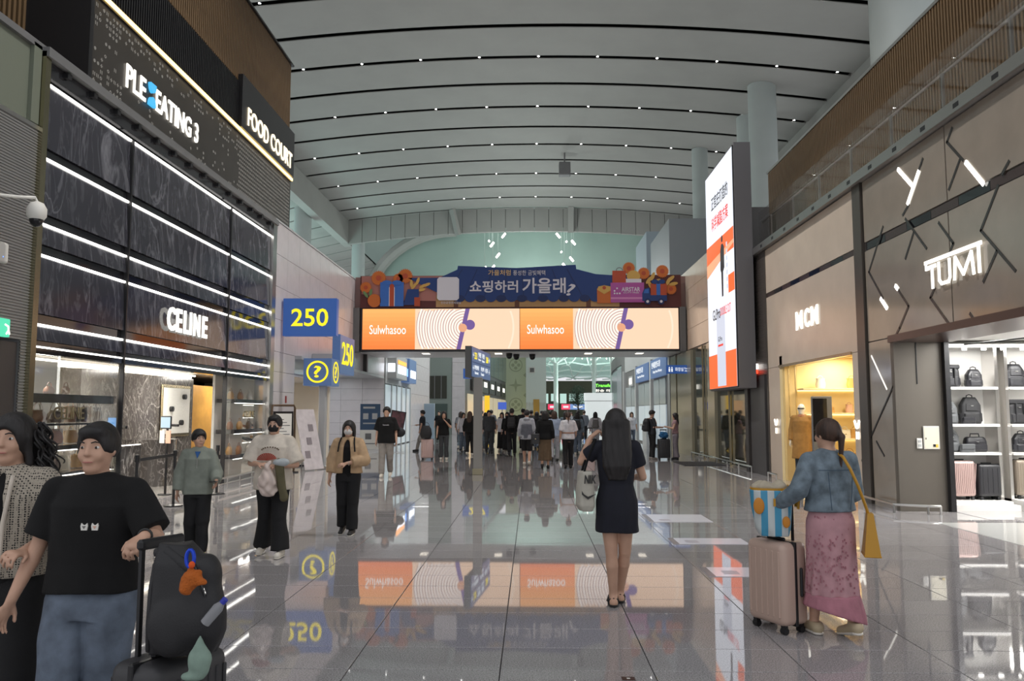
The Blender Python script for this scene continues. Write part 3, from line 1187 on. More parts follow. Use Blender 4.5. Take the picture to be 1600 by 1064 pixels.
struct(MB().box(17, 45, 97, 97.4, 0, 18).obj('wall_far_right', TEAL))
struct(MB().box(-19, 22, 70.6, 86, 21.7, 21.9).obj('ceiling_far_vault', TEAL))
# round columns
for (x, y, r, zt, z0, lab) in ((8.62, 17.7, .80, 19.2, 5.9, 'massive pale round column behind the slatted wall at upper right'),
                               (12.35, 41.5, .73, 19.05, 0, 'pale round column left of the slatted wall, nearer of two'),
                               (12.9, 46, .73, 19.0, 0, 'pale round column half hidden behind a nearer one'),
                               (11.25, 52, .52, 19.1, 0, 'slim pale column beside the tall upright screen'),
                               (-17.6, 60, .66, 18.2, 0, 'pale round column at left under the edge beam, nearer one'),
                               (-15.9, 72, .60, 17.5, 0, 'pale round column at left, farther, below the fascia end')):
    tag(MB().cyl((x, y, z0), (x, y, zt), r, n=32).obj('round_column', COLM, None, smooth=True), lab, 'column')
# hanging light sticks
STK = glow('stick_light', (255, 250, 240), 9)
for i, (x, z) in enumerate([(-2.6, 18.53), (-3.71, 17.66), (-3.15, 16.6), (-4.43, 15.31), (-3.64, 15.43), (2.6, 18.5), (4.06, 17.81), (3.87, 16.2), (3.19, 15.58), (3.4, 17.9), (2.9, 16.9), (-4.0, 18.0)]):
    small = i > 8
    d = .08 if small else .34
    o = MB().bar((x - d * .5 * (1 if x < 0 else -1), 75, z - d * .6), (x + d * .5 * (1 if x < 0 else -1), 75, z + d * .6), .16).obj('stick_lamp', STK)
    MB().cyl((x, 75, z + d * .5), (x, 75, 21.6), .012, n=6).obj('wire', STEEL, o)
    tag(o, 'small slanted glowing stick lamp hanging above the far hall', 'lamp', 'hanging stick lamps')

# ================================================================ LEFT SIDE
# corrugated wall with door
wl = struct(empty('wall_left'))
mb = MB()
z = 0.0
prof = []
while z < 5.62:
    prof += [(-7.0, z), (-7.0, z + .018), (-7.016, z + .022), (-7.016, z + .037)]
    z += .041


def corr(y0, y1, prof):
    mb = MB()
    n = len(prof)
    mb.add([(x, y0, z) for x, z in prof] + [(x, y1, z) for x, z in prof], [(i, i + 1, n + i + 1, n + i) for i in range(n - 1)])
    return mb


corr(4, 10.0, prof).obj('corrugated_cladding', CORR, wl)
corr(10.0, 10.86, [(x, z) for x, z in prof if z > 2.62]).obj('corrugated_cladding', CORR, wl)
corr(10.72, 10.86, [(x, z) for x, z in prof if z <= 2.62]).obj('corrugated_cladding', CORR, wl)
MB().box(-7.5, -7.02, 4, 10.86, 2.62, 5.62).box(-7.5, -7.02, 4, 9.7, 0, 2.62).box(-7.5, -7.02, 10.72, 10.86, 0, 2.62).obj('wall_core', MGREY, wl)
MB().box(-7.5, -6.99, 4, 10.9, 5.62, 5.68).obj('top_trim', STEEL, wl)
dl = struct(MB().box(-7.10, -7.04, 9.7, 10.7, 0, 2.58).obj('door_1', DGREY))
MB().cyl((-7.0, 9.85, 1.0), (-7.0, 9.85, 1.15), .015).obj('door_handle', STEEL, dl)
MB().box(-7.9, -7.06, 9.6, 10.84, 5.7, 6.85).box(-7.06, -7.0, 10.66, 10.84, 5.7, 6.85).obj('upper_pillar', mat('greenish_grey', s2l(112, 118, 104), .5), wl)
o = MB().box(-7.0, -6.93, 10.0, 10.38, 2.62, 2.86, bevel=.01).obj('exit_sign', glow('exit_green', (70, 190, 150), 1.6))
tag(o, 'small lit green exit sign on the corrugated wall at the left edge', 'sign')
Frame((-6.93, 10.30, 2.66), (0, 1, 0), (0, 0, 1)).strokes([[(.0, .0), (.04, .05), (.03, .1), (-.03, .12)], [(.04, .05), (.06, 0)]], .02, LETW, 'running_figure', o)
# dome camera
c = empty('dome_camera', (-6.5, 10.13, 4.1), 0, 'white dome security camera on a bracket arm, corrugated wall', 'camera')
MB().rings([(0, 0, .05, .09, .09), (0, 0, .10, .12, .12), (0, 0, .20, .12, .12), (0, 0, .27, .08, .08), (0, 0, .29, .03, .03)], 20).obj('housing', WHITEP, c, smooth=True)
MB().ell((0, 0, .05), (.085, .085, .10), 16, 10).obj('dome', BLACKG, c, smooth=True)
MB().tube([(0, 0, .28), (-.02, -.02, .34), (-.12, -.2, .30), (-.3, -.5, .26), (-.5, -.62, .26)], .022).obj('arm', WHITEP, c, smooth=True)
MB().box(-.50, -.46, -.72, -.52, .14, .38, bevel=.01).obj('wall_plate', WHITEP, c)
o = tag(MB().box(-7.0, -6.92, 10.02, 10.26, 3.58, 3.86, bevel=.035, seg=3).obj('wireless_access_point', WHITEP), 'small white rounded wireless box below the dome camera', 'device')
MB().ell((-6.918, 10.14, 3.66), (.004, .008, .008), 8, 6).obj('status_light', glow('blue_led', (90, 140, 255), 3), o)

# boutique facade in dark marble
fac = struct(empty('wall_left_boutique'))
Y0, Y1 = 10.97, 21.0
DIV = [10.97, 13.47, 18.1, 21.0]
MB().box(-7.5, -7.12, Y0, Y1, 2.5, 6.72).obj('facade_core', BLACKG, fac)
MB().box(-7.35, -6.94, Y0 - .12, Y0, 0, 6.80).obj('corner_post', mat('brass_edge', (.36, .33, .22), .25, metal=1), fac)
MB().box(-7.35, -6.94, Y1, Y1 + .30, 0, 6.84).obj('corner_post', STEEL, fac)
MB().box(-7.35, -6.90, Y0 - .12, Y1 + .3, 6.72, 6.86).obj('top_frame', MGREY, fac)
MB().box(-7.11, -7.0, Y0, Y1, 6.50, 6.72).obj('mirror_soffit', mat('smoked_mirror', (.10, .10, .11), .05, metal=.8), fac)
for i in range(14):
    yy = Y0 + .4 + i * .72
    MB().box(-7.02, -6.93, yy, yy + .10, 6.62, 6.70).obj('spot_slot', BLACKM, fac)
LV = [6.37, 5.27, 4.31, 3.86, 2.86, 2.56]
for a, b in zip(DIV[:-1], DIV[1:]):
    tops = LV
    for i in range(len(LV) - 1):
        zt, zb = LV[i], LV[i + 1]
        gap = .17 if zt - zb > .4 else .09
        mb = MB()
        # stone leaf leaning out a little at its foot, with the light line on its top edge
        y0, y1 = a + .025, b - .025
        v = [(-7.02, y0, zb + gap), (-6.995, y0, zb + gap), (-7.03, y0, zt), (-7.10, y0, zt)]
        v += [(q[0], y1, q[2]) for q in v]
        mb.add(v, [(0, 1, 2, 3), (7, 6, 5, 4), (0, 4, 5, 1), (1, 5, 6, 2), (2, 6, 7, 3), (3, 7, 4, 0)])
        mb.obj('marble_panel', MARB, fac)
        MB().box(-7.11, -7.04, y0, y1, zb + .02, zb + gap).obj('recess_strip', BLACKG, fac)
        MB().box(-7.03, -7.0, y0, y1, zt - .006, zt + .026).obj('led_line', LEDW, fac)
    MB().box(-7.03, -7.0, a + .025, b - .025, 2.54, 2.566).obj('led_line', LEDW, fac)
    MB().box(-7.10, -6.99, a + .025, b - .025, 2.46, 2.54).obj('door_head', BLACKG, fac)
for y in DIV[1:3]:
    MB().box(-7.06, -6.97, y - .02, y + .02, 0, 6.4).obj('divider', BLACKM, fac)
# glazing: bay 1 and bay 3
for k, (a, b) in enumerate(((DIV[0], DIV[1]), (DIV[2], DIV[3]))):
    wn = struct(MB().box(-7.03, -7.015, a, b, .12, 2.46).obj('window_%d' % (k + 1), GLASS))
    MB().box(-7.06, -6.99, a, b, 0, .12).obj('window_sill', STEEL, wn)
fr = Frame((-6.985, 14.95, 3.20), (0, 1, 0), (0, 0, 1))
sg = empty('shop_name_sign', label='white lit shop name letters on the dark marble facade', cat='sign')
cel = [('C', 0), ('E', .34), ('L', .64), ('I', .88), ('N', 1.04), ('E', 1.42)]
wds = [.30, .22, .20, .07, .28, .22]
for (ch, x), wd_ in zip(cel, wds):
    fr.text(ch, x * 1.14, 0, wd_ * 1.08, .46, LETW, 'letter', sg, d=.03, t=.03, bold=.022)
for nm, (y, z, h_, w_) in (('left', (11.55, 1.52, .19, .80)), ('right', (19.3, 1.50, .17, .75))):
    sgn = empty('window_lettering', label='small gold shop name on the %s window of the marble boutique' % nm, cat='sign')
    Frame((-7.0, y, z), (0, 1, 0), (0, 0, 1)).text('CELINE', 0, 0, w_, h_, GOLDM, 'letters', sgn, t=.012, bold=.008)
# boutique interior
inn = empty('wall_boutique_interior')
IW = mat('interior_wall_beige', s2l(214, 206, 192), .55, noise=(2, .03))
MB().box(-12.2, -12.0, 11, 29, 0, 2.75).obj('rear_wall', IW, inn)
MB().box(-12, -7.1, 10.8, 10.95, 0, 2.75).box(-12, -7.4, 29, 29.2, 0, 2.75).obj('side_wall', IW, inn)
MB().box(-12, -7.12, 10.9, 29, 2.70, 2.80).obj('interior_ceiling', mat('interior_ceiling', s2l(200, 195, 188), .6), inn)
MB().box(-12, -7.08, 10.9, 29, -.002, .006).obj('interior_floor', granite('interior_floor', (.36, .34, .31), .15, .5, .12), inn)
MB().box(-9.9, -9.5, 16.6, 22.2, 0, 2.56).obj('marble_partition', MARBI, inn)
MB().box(-9.9, -9.6, 16.4, 22.3, 2.58, 2.66).obj('cove_light', glow('cove', (255, 246, 228), 3.0), inn)
MB().box(-9.4, -9.36, 13.5, 22, 2.62, 2.66).obj('cove_light', glow('cove2', (255, 246, 228), 6.0), inn)
MB().box(-9.9, -9.5, 22.2, 24.8, 0, 2.4).obj('gold_panel', mat('gold_leaf', s2l(196, 146, 70), .35, metal=.4, noise=(3, .15), bump=(3, .6)), inn)
MB().box(-9.9, -9.6, 24.8, 28.9, 0, 2.7).obj('shelf_backing', WHITEP, inn)
for x_, y_ in ((-8.2, 12.2), (-8.2, 15.5), (-8.4, 19.5), (-8.6, 23.5), (-10.5, 14)):
    lamp('boutique_lamp', 'AREA', (x_, y_, 2.66), 105, (1, .95, .87), .9)
# ---------------------------------------------------------------- goods helpers
def handbag(loc, w_, h, d, m, label, rz=0, handle=True, group='bags', hm=None, shape='box', name='handbag'):
    o = empty(name, loc, rz, label, 'bag', group)
    mb = MB()
    if shape == 'box':
        mb.rings([(0, 0, 0, w_ / 2, d / 2), (0, 0, h * .25, w_ / 2 * 1.02, d / 2 * 1.05), (0, 0, h * .9, w_ / 2 * .93, d / 2 * .7), (0, 0, h, w_ / 2 * .9, d / 2 * .55)], 20, 5)
    elif shape == 'bucket':
        mb.rings([(0, 0, 0, w_ / 2 * .8, d / 2), (0, 0, h * .4, w_ / 2, d / 2 * 1.2), (0, 0, h * .85, w_ / 2 * .8, d / 2), (0, 0, h, w_ / 2 * .95, d / 2 * 1.1)], 20, 2.4)
    else:
        mb.rings([(0, 0, 0, w_ / 2 * .8, d / 2 * .8), (0, 0, h * .3, w_ / 2, d / 2), (0, 0, h * .75, w_ / 2 * .85, d / 2 * .8), (0, 0, h, w_ / 2 * .5, d / 2 * .4)], 20, 3)
    mb.obj('bag_body', m, o, smooth=True)
    if shape == 'box':
        MB().box(-w_ * .42, w_ * .42, -d / 2 * 1.12, -d / 2 * .7, h * .45, h * .95, bevel=.008).obj('flap', m, o)
        MB().box(-.015, .015, -d / 2 * 1.22, -d / 2 * 1.1, h * .45, h * .53).obj('clasp', GOLDM, o)
    if handle:
        r = w_ * .28
        MB().tube([(r * math.cos(t), 0, h * .93 + r * 1.2 * math.sin(t)) for t in np.linspace(0, math.pi, 9)], .008, 6).obj('handle', hm or m, o, smooth=True)
    return o


def shelf(x0, x1, y0, y1, z, m, label, name='display_shelf', t=.03, light=None):
    o = MB().box(x0, x1, y0, y1, z - t, z, bevel=.003).obj(name, m)
    tag(o, label, 'shelf')
    if light:
        lx = light
        MB().box(*lx, z - t - .012, z - t - .001).obj('shelf_light', LEDW, o)
    return o


C_BLK = mat('leather_black', (.02, .02, .022), .4)
C_BRN = mat('leather_brown', s2l(150, 96, 60), .45)
C_TAN = mat('leather_tan', s2l(196, 150, 84), .45)
C_WHT = mat('leather_white', s2l(226, 222, 212), .45)
C_GRY = mat('leather_grey', s2l(110, 108, 106), .45)
C_BLU = mat('leather_blue_print', s2l(90, 110, 150), .5, noise=(25, .5))
C_PNK = mat('leather_pink', s2l(214, 170, 150), .45)

# window display, bay 1
GLS = mat('shelf_mirror', s2l(70, 70, 74), .08, metal=.6)
shelf(-7.9, -7.1, 11.02, 13.42, 1.90, GLS, 'thick dark mirrored bar shelf across the left boutique window, topmost', t=.13)
shelf(-7.9, -7.15, 11.02, 13.42, 1.46, GLS, 'thin glossy shelf in the left boutique window, under the dark bar', t=.03)
shelf(-7.9, -7.1, 11.02, 13.42, 1.13, GLS, 'glossy shelf in the left boutique window at lettering height, third down', t=.07, light=(-7.12, -7.10, 11.02, 13.42))
shelf(-7.9, -7.1, 11.02, 13.42, .72, GLS, 'glossy shelf in the left boutique window, fourth down', t=.04, light=(-7.12, -7.10, 11.02, 13.42))
shelf(-7.9, -7.1, 11.02, 13.42, .36, GLS, 'lowest glossy shelf in the left boutique window', t=.04, light=(-7.12, -7.10, 11.02, 13.42))
struct(MB().box(-8.02, -7.95, 11.5, 12.3, 0, 2.5).obj('trim_5', glow('lit_panel', (250, 246, 238), .9)))
for yy in (11.42, 12.34):
    struct(MB().box(-8.0, -7.94, yy, yy + .03, 0, 2.6).obj('trim_6', LEDW))
# rods
for i, yy in enumerate((11.6, 12.55, 13.1)):
    struct(MB().cyl((-7.5, yy, 0), (-7.5, yy, 1.9), .01, n=8).obj('trim_7', BLACKM))
specs = [
    (11.50, 1.47, .34, .20, C_GRY, 'bucket', 'grey slouchy bag, leftmost on the thin shelf of the left boutique window'),
    (11.95, 1.47, .40, .19, C_BRN, 'soft', 'brown soft bag on the thin shelf of the left boutique window, second from left'),
    (12.45, 1.47, .30, .17, C_GRY, 'soft', 'small grey soft bag on the thin shelf of the left boutique window, middle'),
    (12.80, 1.47, .28, .26, C_BRN, 'bucket', 'brown bucket bag on the thin shelf of the left boutique window, right half'),
    (13.12, 1.47, .26, .24, C_BLK, 'bucket', 'black bucket bag on the thin shelf, nearest the door of the boutique'),
    (11.22, 1.14, .30, .26, C_BLK, 'bucket', 'black round bag under the thin shelf, leftmost in the left boutique window'),
    (11.48, 1.14, .16, .16, C_WHT, 'box', 'small white box bag on the third shelf of the left boutique window'),
    (11.70, 1.14, .16, .17, C_PNK, 'box', 'small pink beige box bag on the third shelf of the left boutique window'),
    (12.02, 1.14, .30, .24, C_BLU, 'box', 'blue and white patterned bag on the third shelf of the left boutique window'),
    (12.45, 1.14, .28, .20, C_PNK, 'soft', 'pink patterned bag on the third shelf, right of the blue patterned one'),
    (12.85, 1.14, .24, .20, C_TAN, 'box', 'tan box bag on the third shelf near the door side of the boutique window'),
    (13.2, 1.14, .18, .16, C_BRN, 'soft', 'small brown bag at the door end of the third boutique shelf'),
    (11.4, .73, .34, .22, C_WHT, 'box', 'white bag on the fourth shelf of the left boutique window'),
    (11.95, .73, .34, .24, C_PNK, 'soft', 'pale pink bag on the fourth shelf of the left boutique window'),
    (12.6, .73, .30, .22, C_BLK, 'box', 'black box bag on the fourth shelf of the left boutique window'),
    (13.1, .73, .26, .22, C_TAN, 'box', 'tan bag at the door end of the fourth boutique shelf'),
    (11.6, .37, .34, .22, C_BLK, 'box', 'black bag on the lowest shelf of the left boutique window'),
    (12.4, .37, .34, .24, C_BRN, 'bucket', 'brown bag on the lowest shelf of the left boutique window'),
    (12.2, 1.91, .20, .12, C_BRN, 'soft', 'small dark red pouch on top of the thick mirrored bar shelf'),
]
for (y, z, w_, h, m, shp, lab) in specs:
    handbag((-7.48, y, z), w_, h, .13, m, lab, rz=-math.pi / 2, shape=shp, group='handbags in the left boutique window')


# shoes (little pumps) for the shoe wall and the right window
def pump(loc, m, label, rz=0, group='shoes on the boutique shelves'):
    V = Vol((-.06, -.16, -.02), (.06, .16, .14), .008)
    V.cone((0, -.10, .075), (0, .03, .03), .032, .034, k=.02)
    V.cone((0, .03, .028), (0, .12, .020), .034, .018, k=.02)
    V.ell((0, -.04, .115), (.026, .09, .05), k=.01, mode='s')
    V.cone((0, -.115, .06), (0, -.12, 0), .012, .008, k=.005)
    o = empty('shoe', loc, rz, label, 'shoe', group)
    V.obj('upper', m, o)
    return o


ps = pump((-9.55, 25.1, 2.0), C_BLK, 'x')
bpy.data.objects.remove(ps.children[0])
bpy.data.objects.remove(ps)
lvl = {1.90: 'top', 1.50: 'second', 1.10: 'third', .70: 'fourth'}
proto = None
mset = [C_BLK, C_TAN, C_WHT, C_BRN]
cols = ['black', 'tan', 'white', 'brown']
for i, (z, nm) in enumerate(lvl.items()):
    shelf(-9.6, -9.2, 24.9, 28.8, z, WHITEP, 'white shoe shelf deep inside the boutique, %s from the top' % nm, t=.03, light=(-9.22, -9.2, 24.9, 28.8))
    for k in range(4):
        ci = (i + k) % 4
        pump((-9.4, 25.3 + k * .95, z + .001), mset[ci], '%s shoe, %s from the left, on the %s shoe shelf deep in the boutique' % (cols[ci], ['first', 'second', 'third', 'fourth'][k], nm), rz=-math.pi / 2 + .4).scale = (1.6, 1.6, 1.6)
for z, nm, t_ in ((1.95, 'top', .09), (1.22, 'middle', .10), (.62, 'low', .10)):
    shelf(-7.55, -7.1, 19.0, 20.95, z, GLS, 'mirrored %s shelf in the right boutique window' % nm, t=t_, light=(-7.12, -7.10, 19.0, 20.95))
    for k, (yy, ci) in enumerate(((19.3, 0), (19.95, 2), (20.6, 1))):
        handbag((-7.33, yy, z), .26, .19, .12, mset[(ci + int(z * 3)) % 4], '%s bag, %s from left, on the %s shelf of the right boutique window' % (cols[(ci + int(z * 3)) % 4], ['first', 'second', 'third'][k], nm), rz=-math.pi / 2, group='bags in the right boutique window', shape='soft')
struct(MB().box(-7.66, -7.60, 19.0, 20.9, 0, 2.6).obj('trim_8', WHITEP))
# framed art panel against the marble partition
o = empty('wall_art', (-9.44, 20.2, 1.0), 0, 'white veined panel with three dark knobs in a gold frame on brown marble', 'panel')
MB().box(-.04, 0, 0, 1.7, 0, 1.35, bevel=.01).obj('frame', GOLDM, o)
MB().box(0, .02, .08, 1.62, .08, 1.27).obj('panel', marble('white_veined', (.62, .62, .60), (.3, .3, .3), 3, .3, .02, (1, 1, 3)), o)
for yy, zz in ((1.2, 1.05), (.45, .72), (1.05, .36)):
    MB().cyl((.02, yy, zz), (.10, yy, zz), .07, n=12).obj('knob', BLACKM, o)
# door-side tablets on arms with notices
for i, (y, z, rgb, lab) in enumerate(((13.75, 1.30, (90, 160, 225), 'tablet with a blue screen on an arm at the left jamb of the boutique door'),
                                      (15.75, 1.30, (190, 215, 225), 'tablet with a pale screen on a stand before the brown marble partition'))):
    o = empty('tablet_stand', (-7.25, y, 0), math.radians(-35), lab, 'tablet')
    MB().box(-.19, .19, -.02, .01, z, z + .26, bevel=.015).obj('bezel', BLACKM, o)
    MB().box(-.165, .165, -.026, -.019, z + .025, z + .235).obj('screen', glow('tab%d' % i, rgb, 1.2), o)
    MB().box(-.20, -.03, -.02, -.01, z - .28, z - .03).obj('notice', WHITEP, o)
    MB().box(.02, .19, -.02, -.01, z - .28, z - .03).obj('notice', WHITEP if i == 0 else C_PNK, o)
    MB().box(-.02, .02, .01, .04, .02, z + .1).obj('post', BLACKM, o)
    MB().cyl((0, .02, 0), (0, .02, .025), .14, n=20).obj('base', BLACKM, o)
    MB().box(.12, .40, .0, .04, z + .05, z + .10, bevel=.01).obj('arm', BLACKM, o)
# marble desk at the door
o = tag(MB().rings([(-8.6, 17.9, 0, .55, .55), (-8.6, 17.9, 1.0, .55, .55), (-8.6, 17.9, 1.03, .57, .57)], 28, 2).obj('round_counter', MARBI, None, smooth=True), 'low rounded brown marble counter inside the boutique door', 'counter')
o = tag(MB().box(-8.7, -8.1, 15.5, 16.5, 0, .98, bevel=.02).obj('low_counter', MARBI), 'square brown marble counter by the boutique entrance', 'counter')
# stanchions
for (x, y, lab) in ((-6.1, 12.3, 'black barrier post before the boutique door, nearest the man in the black T-shirt'), (-6.25, 13.95, 'black barrier post before the boutique, behind the boy'), (-6.3, 16.0, 'black barrier post farthest along the boutique front, right of the boy')):
    o = empty('barrier_post', (x, y, 0), 0, lab, 'barrier')
    MB().rings([(0, 0, 0, .16, .16), (0, 0, .02, .16, .16), (0, 0, .04, .03, .03)], 24).obj('base', BLACKM, o, smooth=True)
    MB().cyl((0, 0, .03), (0, 0, .93), .025, n=16).obj('post', BLACKM, o, smooth=True)
    MB().cyl((0, 0, .86), (0, 0, .97), .036, n=16).obj('belt_head', BLACKM, o, smooth=True)
o = MB().obox(((-6.1 - 6.25) / 2, (12.3 + 13.95) / 2, .89), Vector((-.15, 1.65, 0)).normalized(), Vector((1.65, .15, 0)).normalized(), (0, 0, 1), .79, .003, .025).obj('barrier_belt', BLACKM)
tag(o, 'black retractable belt strung between the two nearer barrier posts', 'barrier')
# low guard rail
o = empty('guard_rail', (0, 0, 0), 0, 'low steel guard rail on short feet before the right boutique window', 'rail')
MB().tube([(-6.62, 16.6, .22), (-6.62, 21.2, .22)], .022).obj('rail_bar', STEEL, o, smooth=True)
MB().tube([(-6.62, 16.6, .10), (-6.62, 21.2, .10)], .014).obj('rail_bar', STEEL, o, smooth=True)
for i in range(7):
    MB().cyl((-6.62, 16.65 + i * .75, 0), (-6.62, 16.65 + i * .75, .22), .014, n=8).obj('foot', STEEL, o)

# ================================================================ FOOD COURT volume above
fc = struct(empty('wall_food_court'))
MB().box(-13, -7.22, 12.1, 22.68, 6.9, 11.9).obj('wall_core', WOODBK, fc)
PERF = mat('perforated_metal', s2l(74, 70, 66), .38, metal=.5, noise=(1.5, .08))
MB().box(-7.22, -7.05, 12.1, 22.7, 6.9, 8.36).box(-7.4, -7.06, 12.02, 12.1, 6.9, 12).obj('perforated_panel', PERF, fc)
DOT = glow('perforation_light', (150, 146, 138), .55)
r2 = random.Random(3)
mb = MB()
pit = .105
for i in range(int((22.6 - 12.2) / pit)):
    for j in range(13):
        y = 12.25 + i * pit
        z = 6.98 + j * pit
        u = (y - 12.2) / 10.4
        dens = .10 + .35 * (j > 8) + (.95 if u > .62 else 0) + (.35 if u < .10 else 0)
        if 12.9 < y < 17.0 and 2 < j < 10:
            dens = 0
        if r2.random() > dens:
            continue
        k = r2.random()
        s_ = .030
        if k < .35:
            mb.cyl((-7.056, y, z), (-7.044, y, z), s_, n=8)
        elif k < .6:
            mb.box(-7.056, -7.044, y - s_, y + s_, z - .008, z + .008).box(-7.056, -7.044, y - .008, y + .008, z - s_, z + s_)
        elif k < .8:
            mb.box(-7.056, -7.044, y - s_, y - s_ + .014, z - s_, z + s_).box(-7.056, -7.044, y + s_ - .014, y + s_, z - s_, z + s_)
        else:
            mb.tube([(-7.05, y + s_ * .8 * math.cos(t), z + s_ * .8 * math.sin(t)) for t in np.linspace(0, 2 * math.pi, 9)[:-1]], .007, 4, closed=True)
o = mb.obj('perforation_pattern', DOT, fc)
o['kind'] = 'stuff'
MB().box(-7.06, -6.99, 12.1, 22.72, 8.40, 8.47).obj('warm_led_line', LEDG, fc)
MB().box(-7.22, -7.02, 12.1, 22.7, 8.36, 8.40).obj('ledge', BLACKM, fc)
# black slats
s0 = MB().box(-7.18, -7.04, 0, .035, 8.50, 9.60).obj('black_slat', BLACKM, fc)
s0.location = (0, 12.12, 0)
n = int((18.5 - 12.12) / .085)
for i in range(1, n):
    inst(s0, 'black_slat', (0, 12.12 + i * .085, 0), fc)
s1 = MB().box(-7.20, -7.08, 0, .055, 9.66, 11.85).obj('wood_slat', WOOD, fc)
s1.location = (0, 12.12, 0)
for i in range(1, int(10.5 / .10)):
    inst(s1, 'wood_slat', (0, 12.12 + i * .10, 0), fc)
MB().box(-7.22, -7.10, 12.1, 22.66, 9.60, 9.66).box(-7.22, -7.02, 12.1, 22.68, 11.85, 11.9).obj('slat_trim', BLACKM, fc)
# recessed left slats
w2 = struct(empty('wall_upper_left'))
MB().box(-8.4, -8.16, 7, 13.6, 6.86, 13).obj('wall_core', WOODBK, w2)
MB().box(-8.4, -7.0, 12.0, 12.1, 6.86, 13).obj('return_wall', BLACKM, w2)
s2 = MB().box(-8.16, -8.05, 0, .06, 6.86, 13).obj('wood_slat', WOOD, w2)
s2.location = (0, 7.5, 0)
for i in range(1, 45):
    inst(s2, 'wood_slat', (0, 7.5 + i * .12, 0), w2)
MB().box(-8.1, -7.0, 7.5, 12.0, 6.80, 6.90).obj('deck', MGREY, w2)
# sign boxes
fs_ = empty('food_court_sign', label='black sign box with warm white lit lettering above the gold light line', cat='sign')
MB().box(-7.18, -6.96, 18.5, 22.7, 8.50, 9.82, bevel=.01).obj('sign_box', BLACKM, fs_)
Frame((-6.955, 18.85, 8.66), (0, 1, 0), (0, 0, 1)).text('FOOD COURT', 0, 0, 3.6, .46, LETWARM, 'letters', fs_, t=.02, bold=.012)
pl = empty('food_hall_sign', label='white lit lettering with a blue hourglass mark on the perforated dark panel', cat='sign')
fr = Frame((-7.04, 13.22, 7.27), (0, 1, 0), (0, 0, 1))
fr.text('PLE', 0, 0, .70, .42, LETW, 'letters', pl, t=.02, bold=.012)
fr.text('EATING 3', 1.10, 0, 1.90, .42, LETW, 'letters', pl, t=.02, bold=.012)
BL = glow('blue_glow', (70, 180, 235), 1.2)
for sg in (-1, 1):
    pts = [(.90 + .11 * math.cos(t), .21 + sg * (.21 - .17 * math.sin(t))) for t in np.linspace(0, math.pi, 12)]
    fr.poly(pts if sg > 0 else pts[::-1], BL, 'hourglass_half', pl, t=.06)

# ================================================================ LEFT STONE WALL with header
sw = struct(empty('wall_left_stone'))
MB().box(-7.4, -7.05, 21.3, 23.4, 0, 6.9).box(-7.4, -7.05, 23.4, 33.0, 3.30, 6.9).box(-7.2, -6.85, 33.0, 36.7, 3.30, 6.9).obj('wall_core', DGREY, sw)


def panels(parent, x0, x1, y0, y1, z0, z1, du, dv, m, axis, gap=.008, nm='stone_panel', face=1, stag=0):
    """cladding panels on a vertical plane; axis 'y' = plane x const running along y; axis 'x' = plane y const"""
    a0, a1 = (y0, y1) if axis == 'y' else (x0, x1)
    nu = max(1, round((a1 - a0) / du))
    nv = max(1, round((z1 - z0) / dv))
    uu, vv = (a1 - a0) / nu, (z1 - z0) / nv
    if axis == 'y':
        base = MB().box(x0, x1, gap / 2, uu - gap / 2, gap / 2, vv - gap / 2, bevel=.002)
    else:
        base = MB().box(gap / 2, uu - gap / 2, y0, y1, gap / 2, vv - gap / 2, bevel=.002)
    o0 = None
    for j in range(nv):
        for i in range(nu):
            if o0 is None:
                o0 = base.obj(nm, m, parent)
                o = o0
            else:
                o = inst(o0, nm, parent=parent)
            u = a0 + i * uu
            o.location = (0, u, z0 + j * vv) if axis == 'y' else (u, 0, z0 + j * vv)


panels(sw, -7.05, -7.0, 21.3, 23.4, 0, 3.3, 1.05, .55, STONE, 'y')
panels(sw, -7.05, -7.0, 21.3, 33.0, 3.3, 6.9, 1.17, .90, STONE, 'y')
panels(sw, -6.85, -6.80, 33.0, 36.7, 3.3, 6.9, 1.17, .90, STONE, 'y')
MB().box(-7.4, -6.98, 21.3, 36.7, 6.9, 6.95).obj('coping', LGREY, sw)
MB().box(-12, -6.80, 23.4, 36.7, 3.20, 3.30).obj('lobby_soffit', LGREY, sw)
lb = struct(empty('wall_lobby'))
MB().box(-16, -6.8, 36.75, 36.95, 0, 3.3).obj('wall_core', DGREY, lb)
panels(lb, -11.8, -6.8, 36.70, 36.75, 0.12, 3.25, 1.0, .55, STONE, 'x')
MB().box(-11.8, -6.8, 36.66, 36.75, 0, .12).obj('skirting', MGREY, lb)
MB().box(-12.3, -12.0, 23.4, 36.7, 0, 3.3).obj('lobby_side_wall', WHITEP, lb)
MB().box(-10.9, -9.9, 36.0, 36.5, 0, 2.6).obj('white_pier', WHITEP, lb)
for y_ in (26, 30, 34):
    lamp('lobby_lamp', 'AREA', (-9.3, y_, 3.15), 60, (.93, .96, 1), 1.0)
o = tag(MB().box(-11.9, -9.4, 33.4, 33.5, 2.55, 3.0).obj('lit_sign', glow('pale_blue_sign', (190, 225, 240), 1.8)), 'pale lit sign seen past the left column in the side lobby', 'sign')
for (x, y, z, lab) in ((-7.02, 22.6, 1.9, 'small red call point on the left stone wall'),):
    tag(MB().box(x, x + .04, y - .05, y + .05, z, z + .2, bevel=.005).obj('call_point', mat('red_plastic', s2l(150, 40, 35), .4)), lab, 'device')

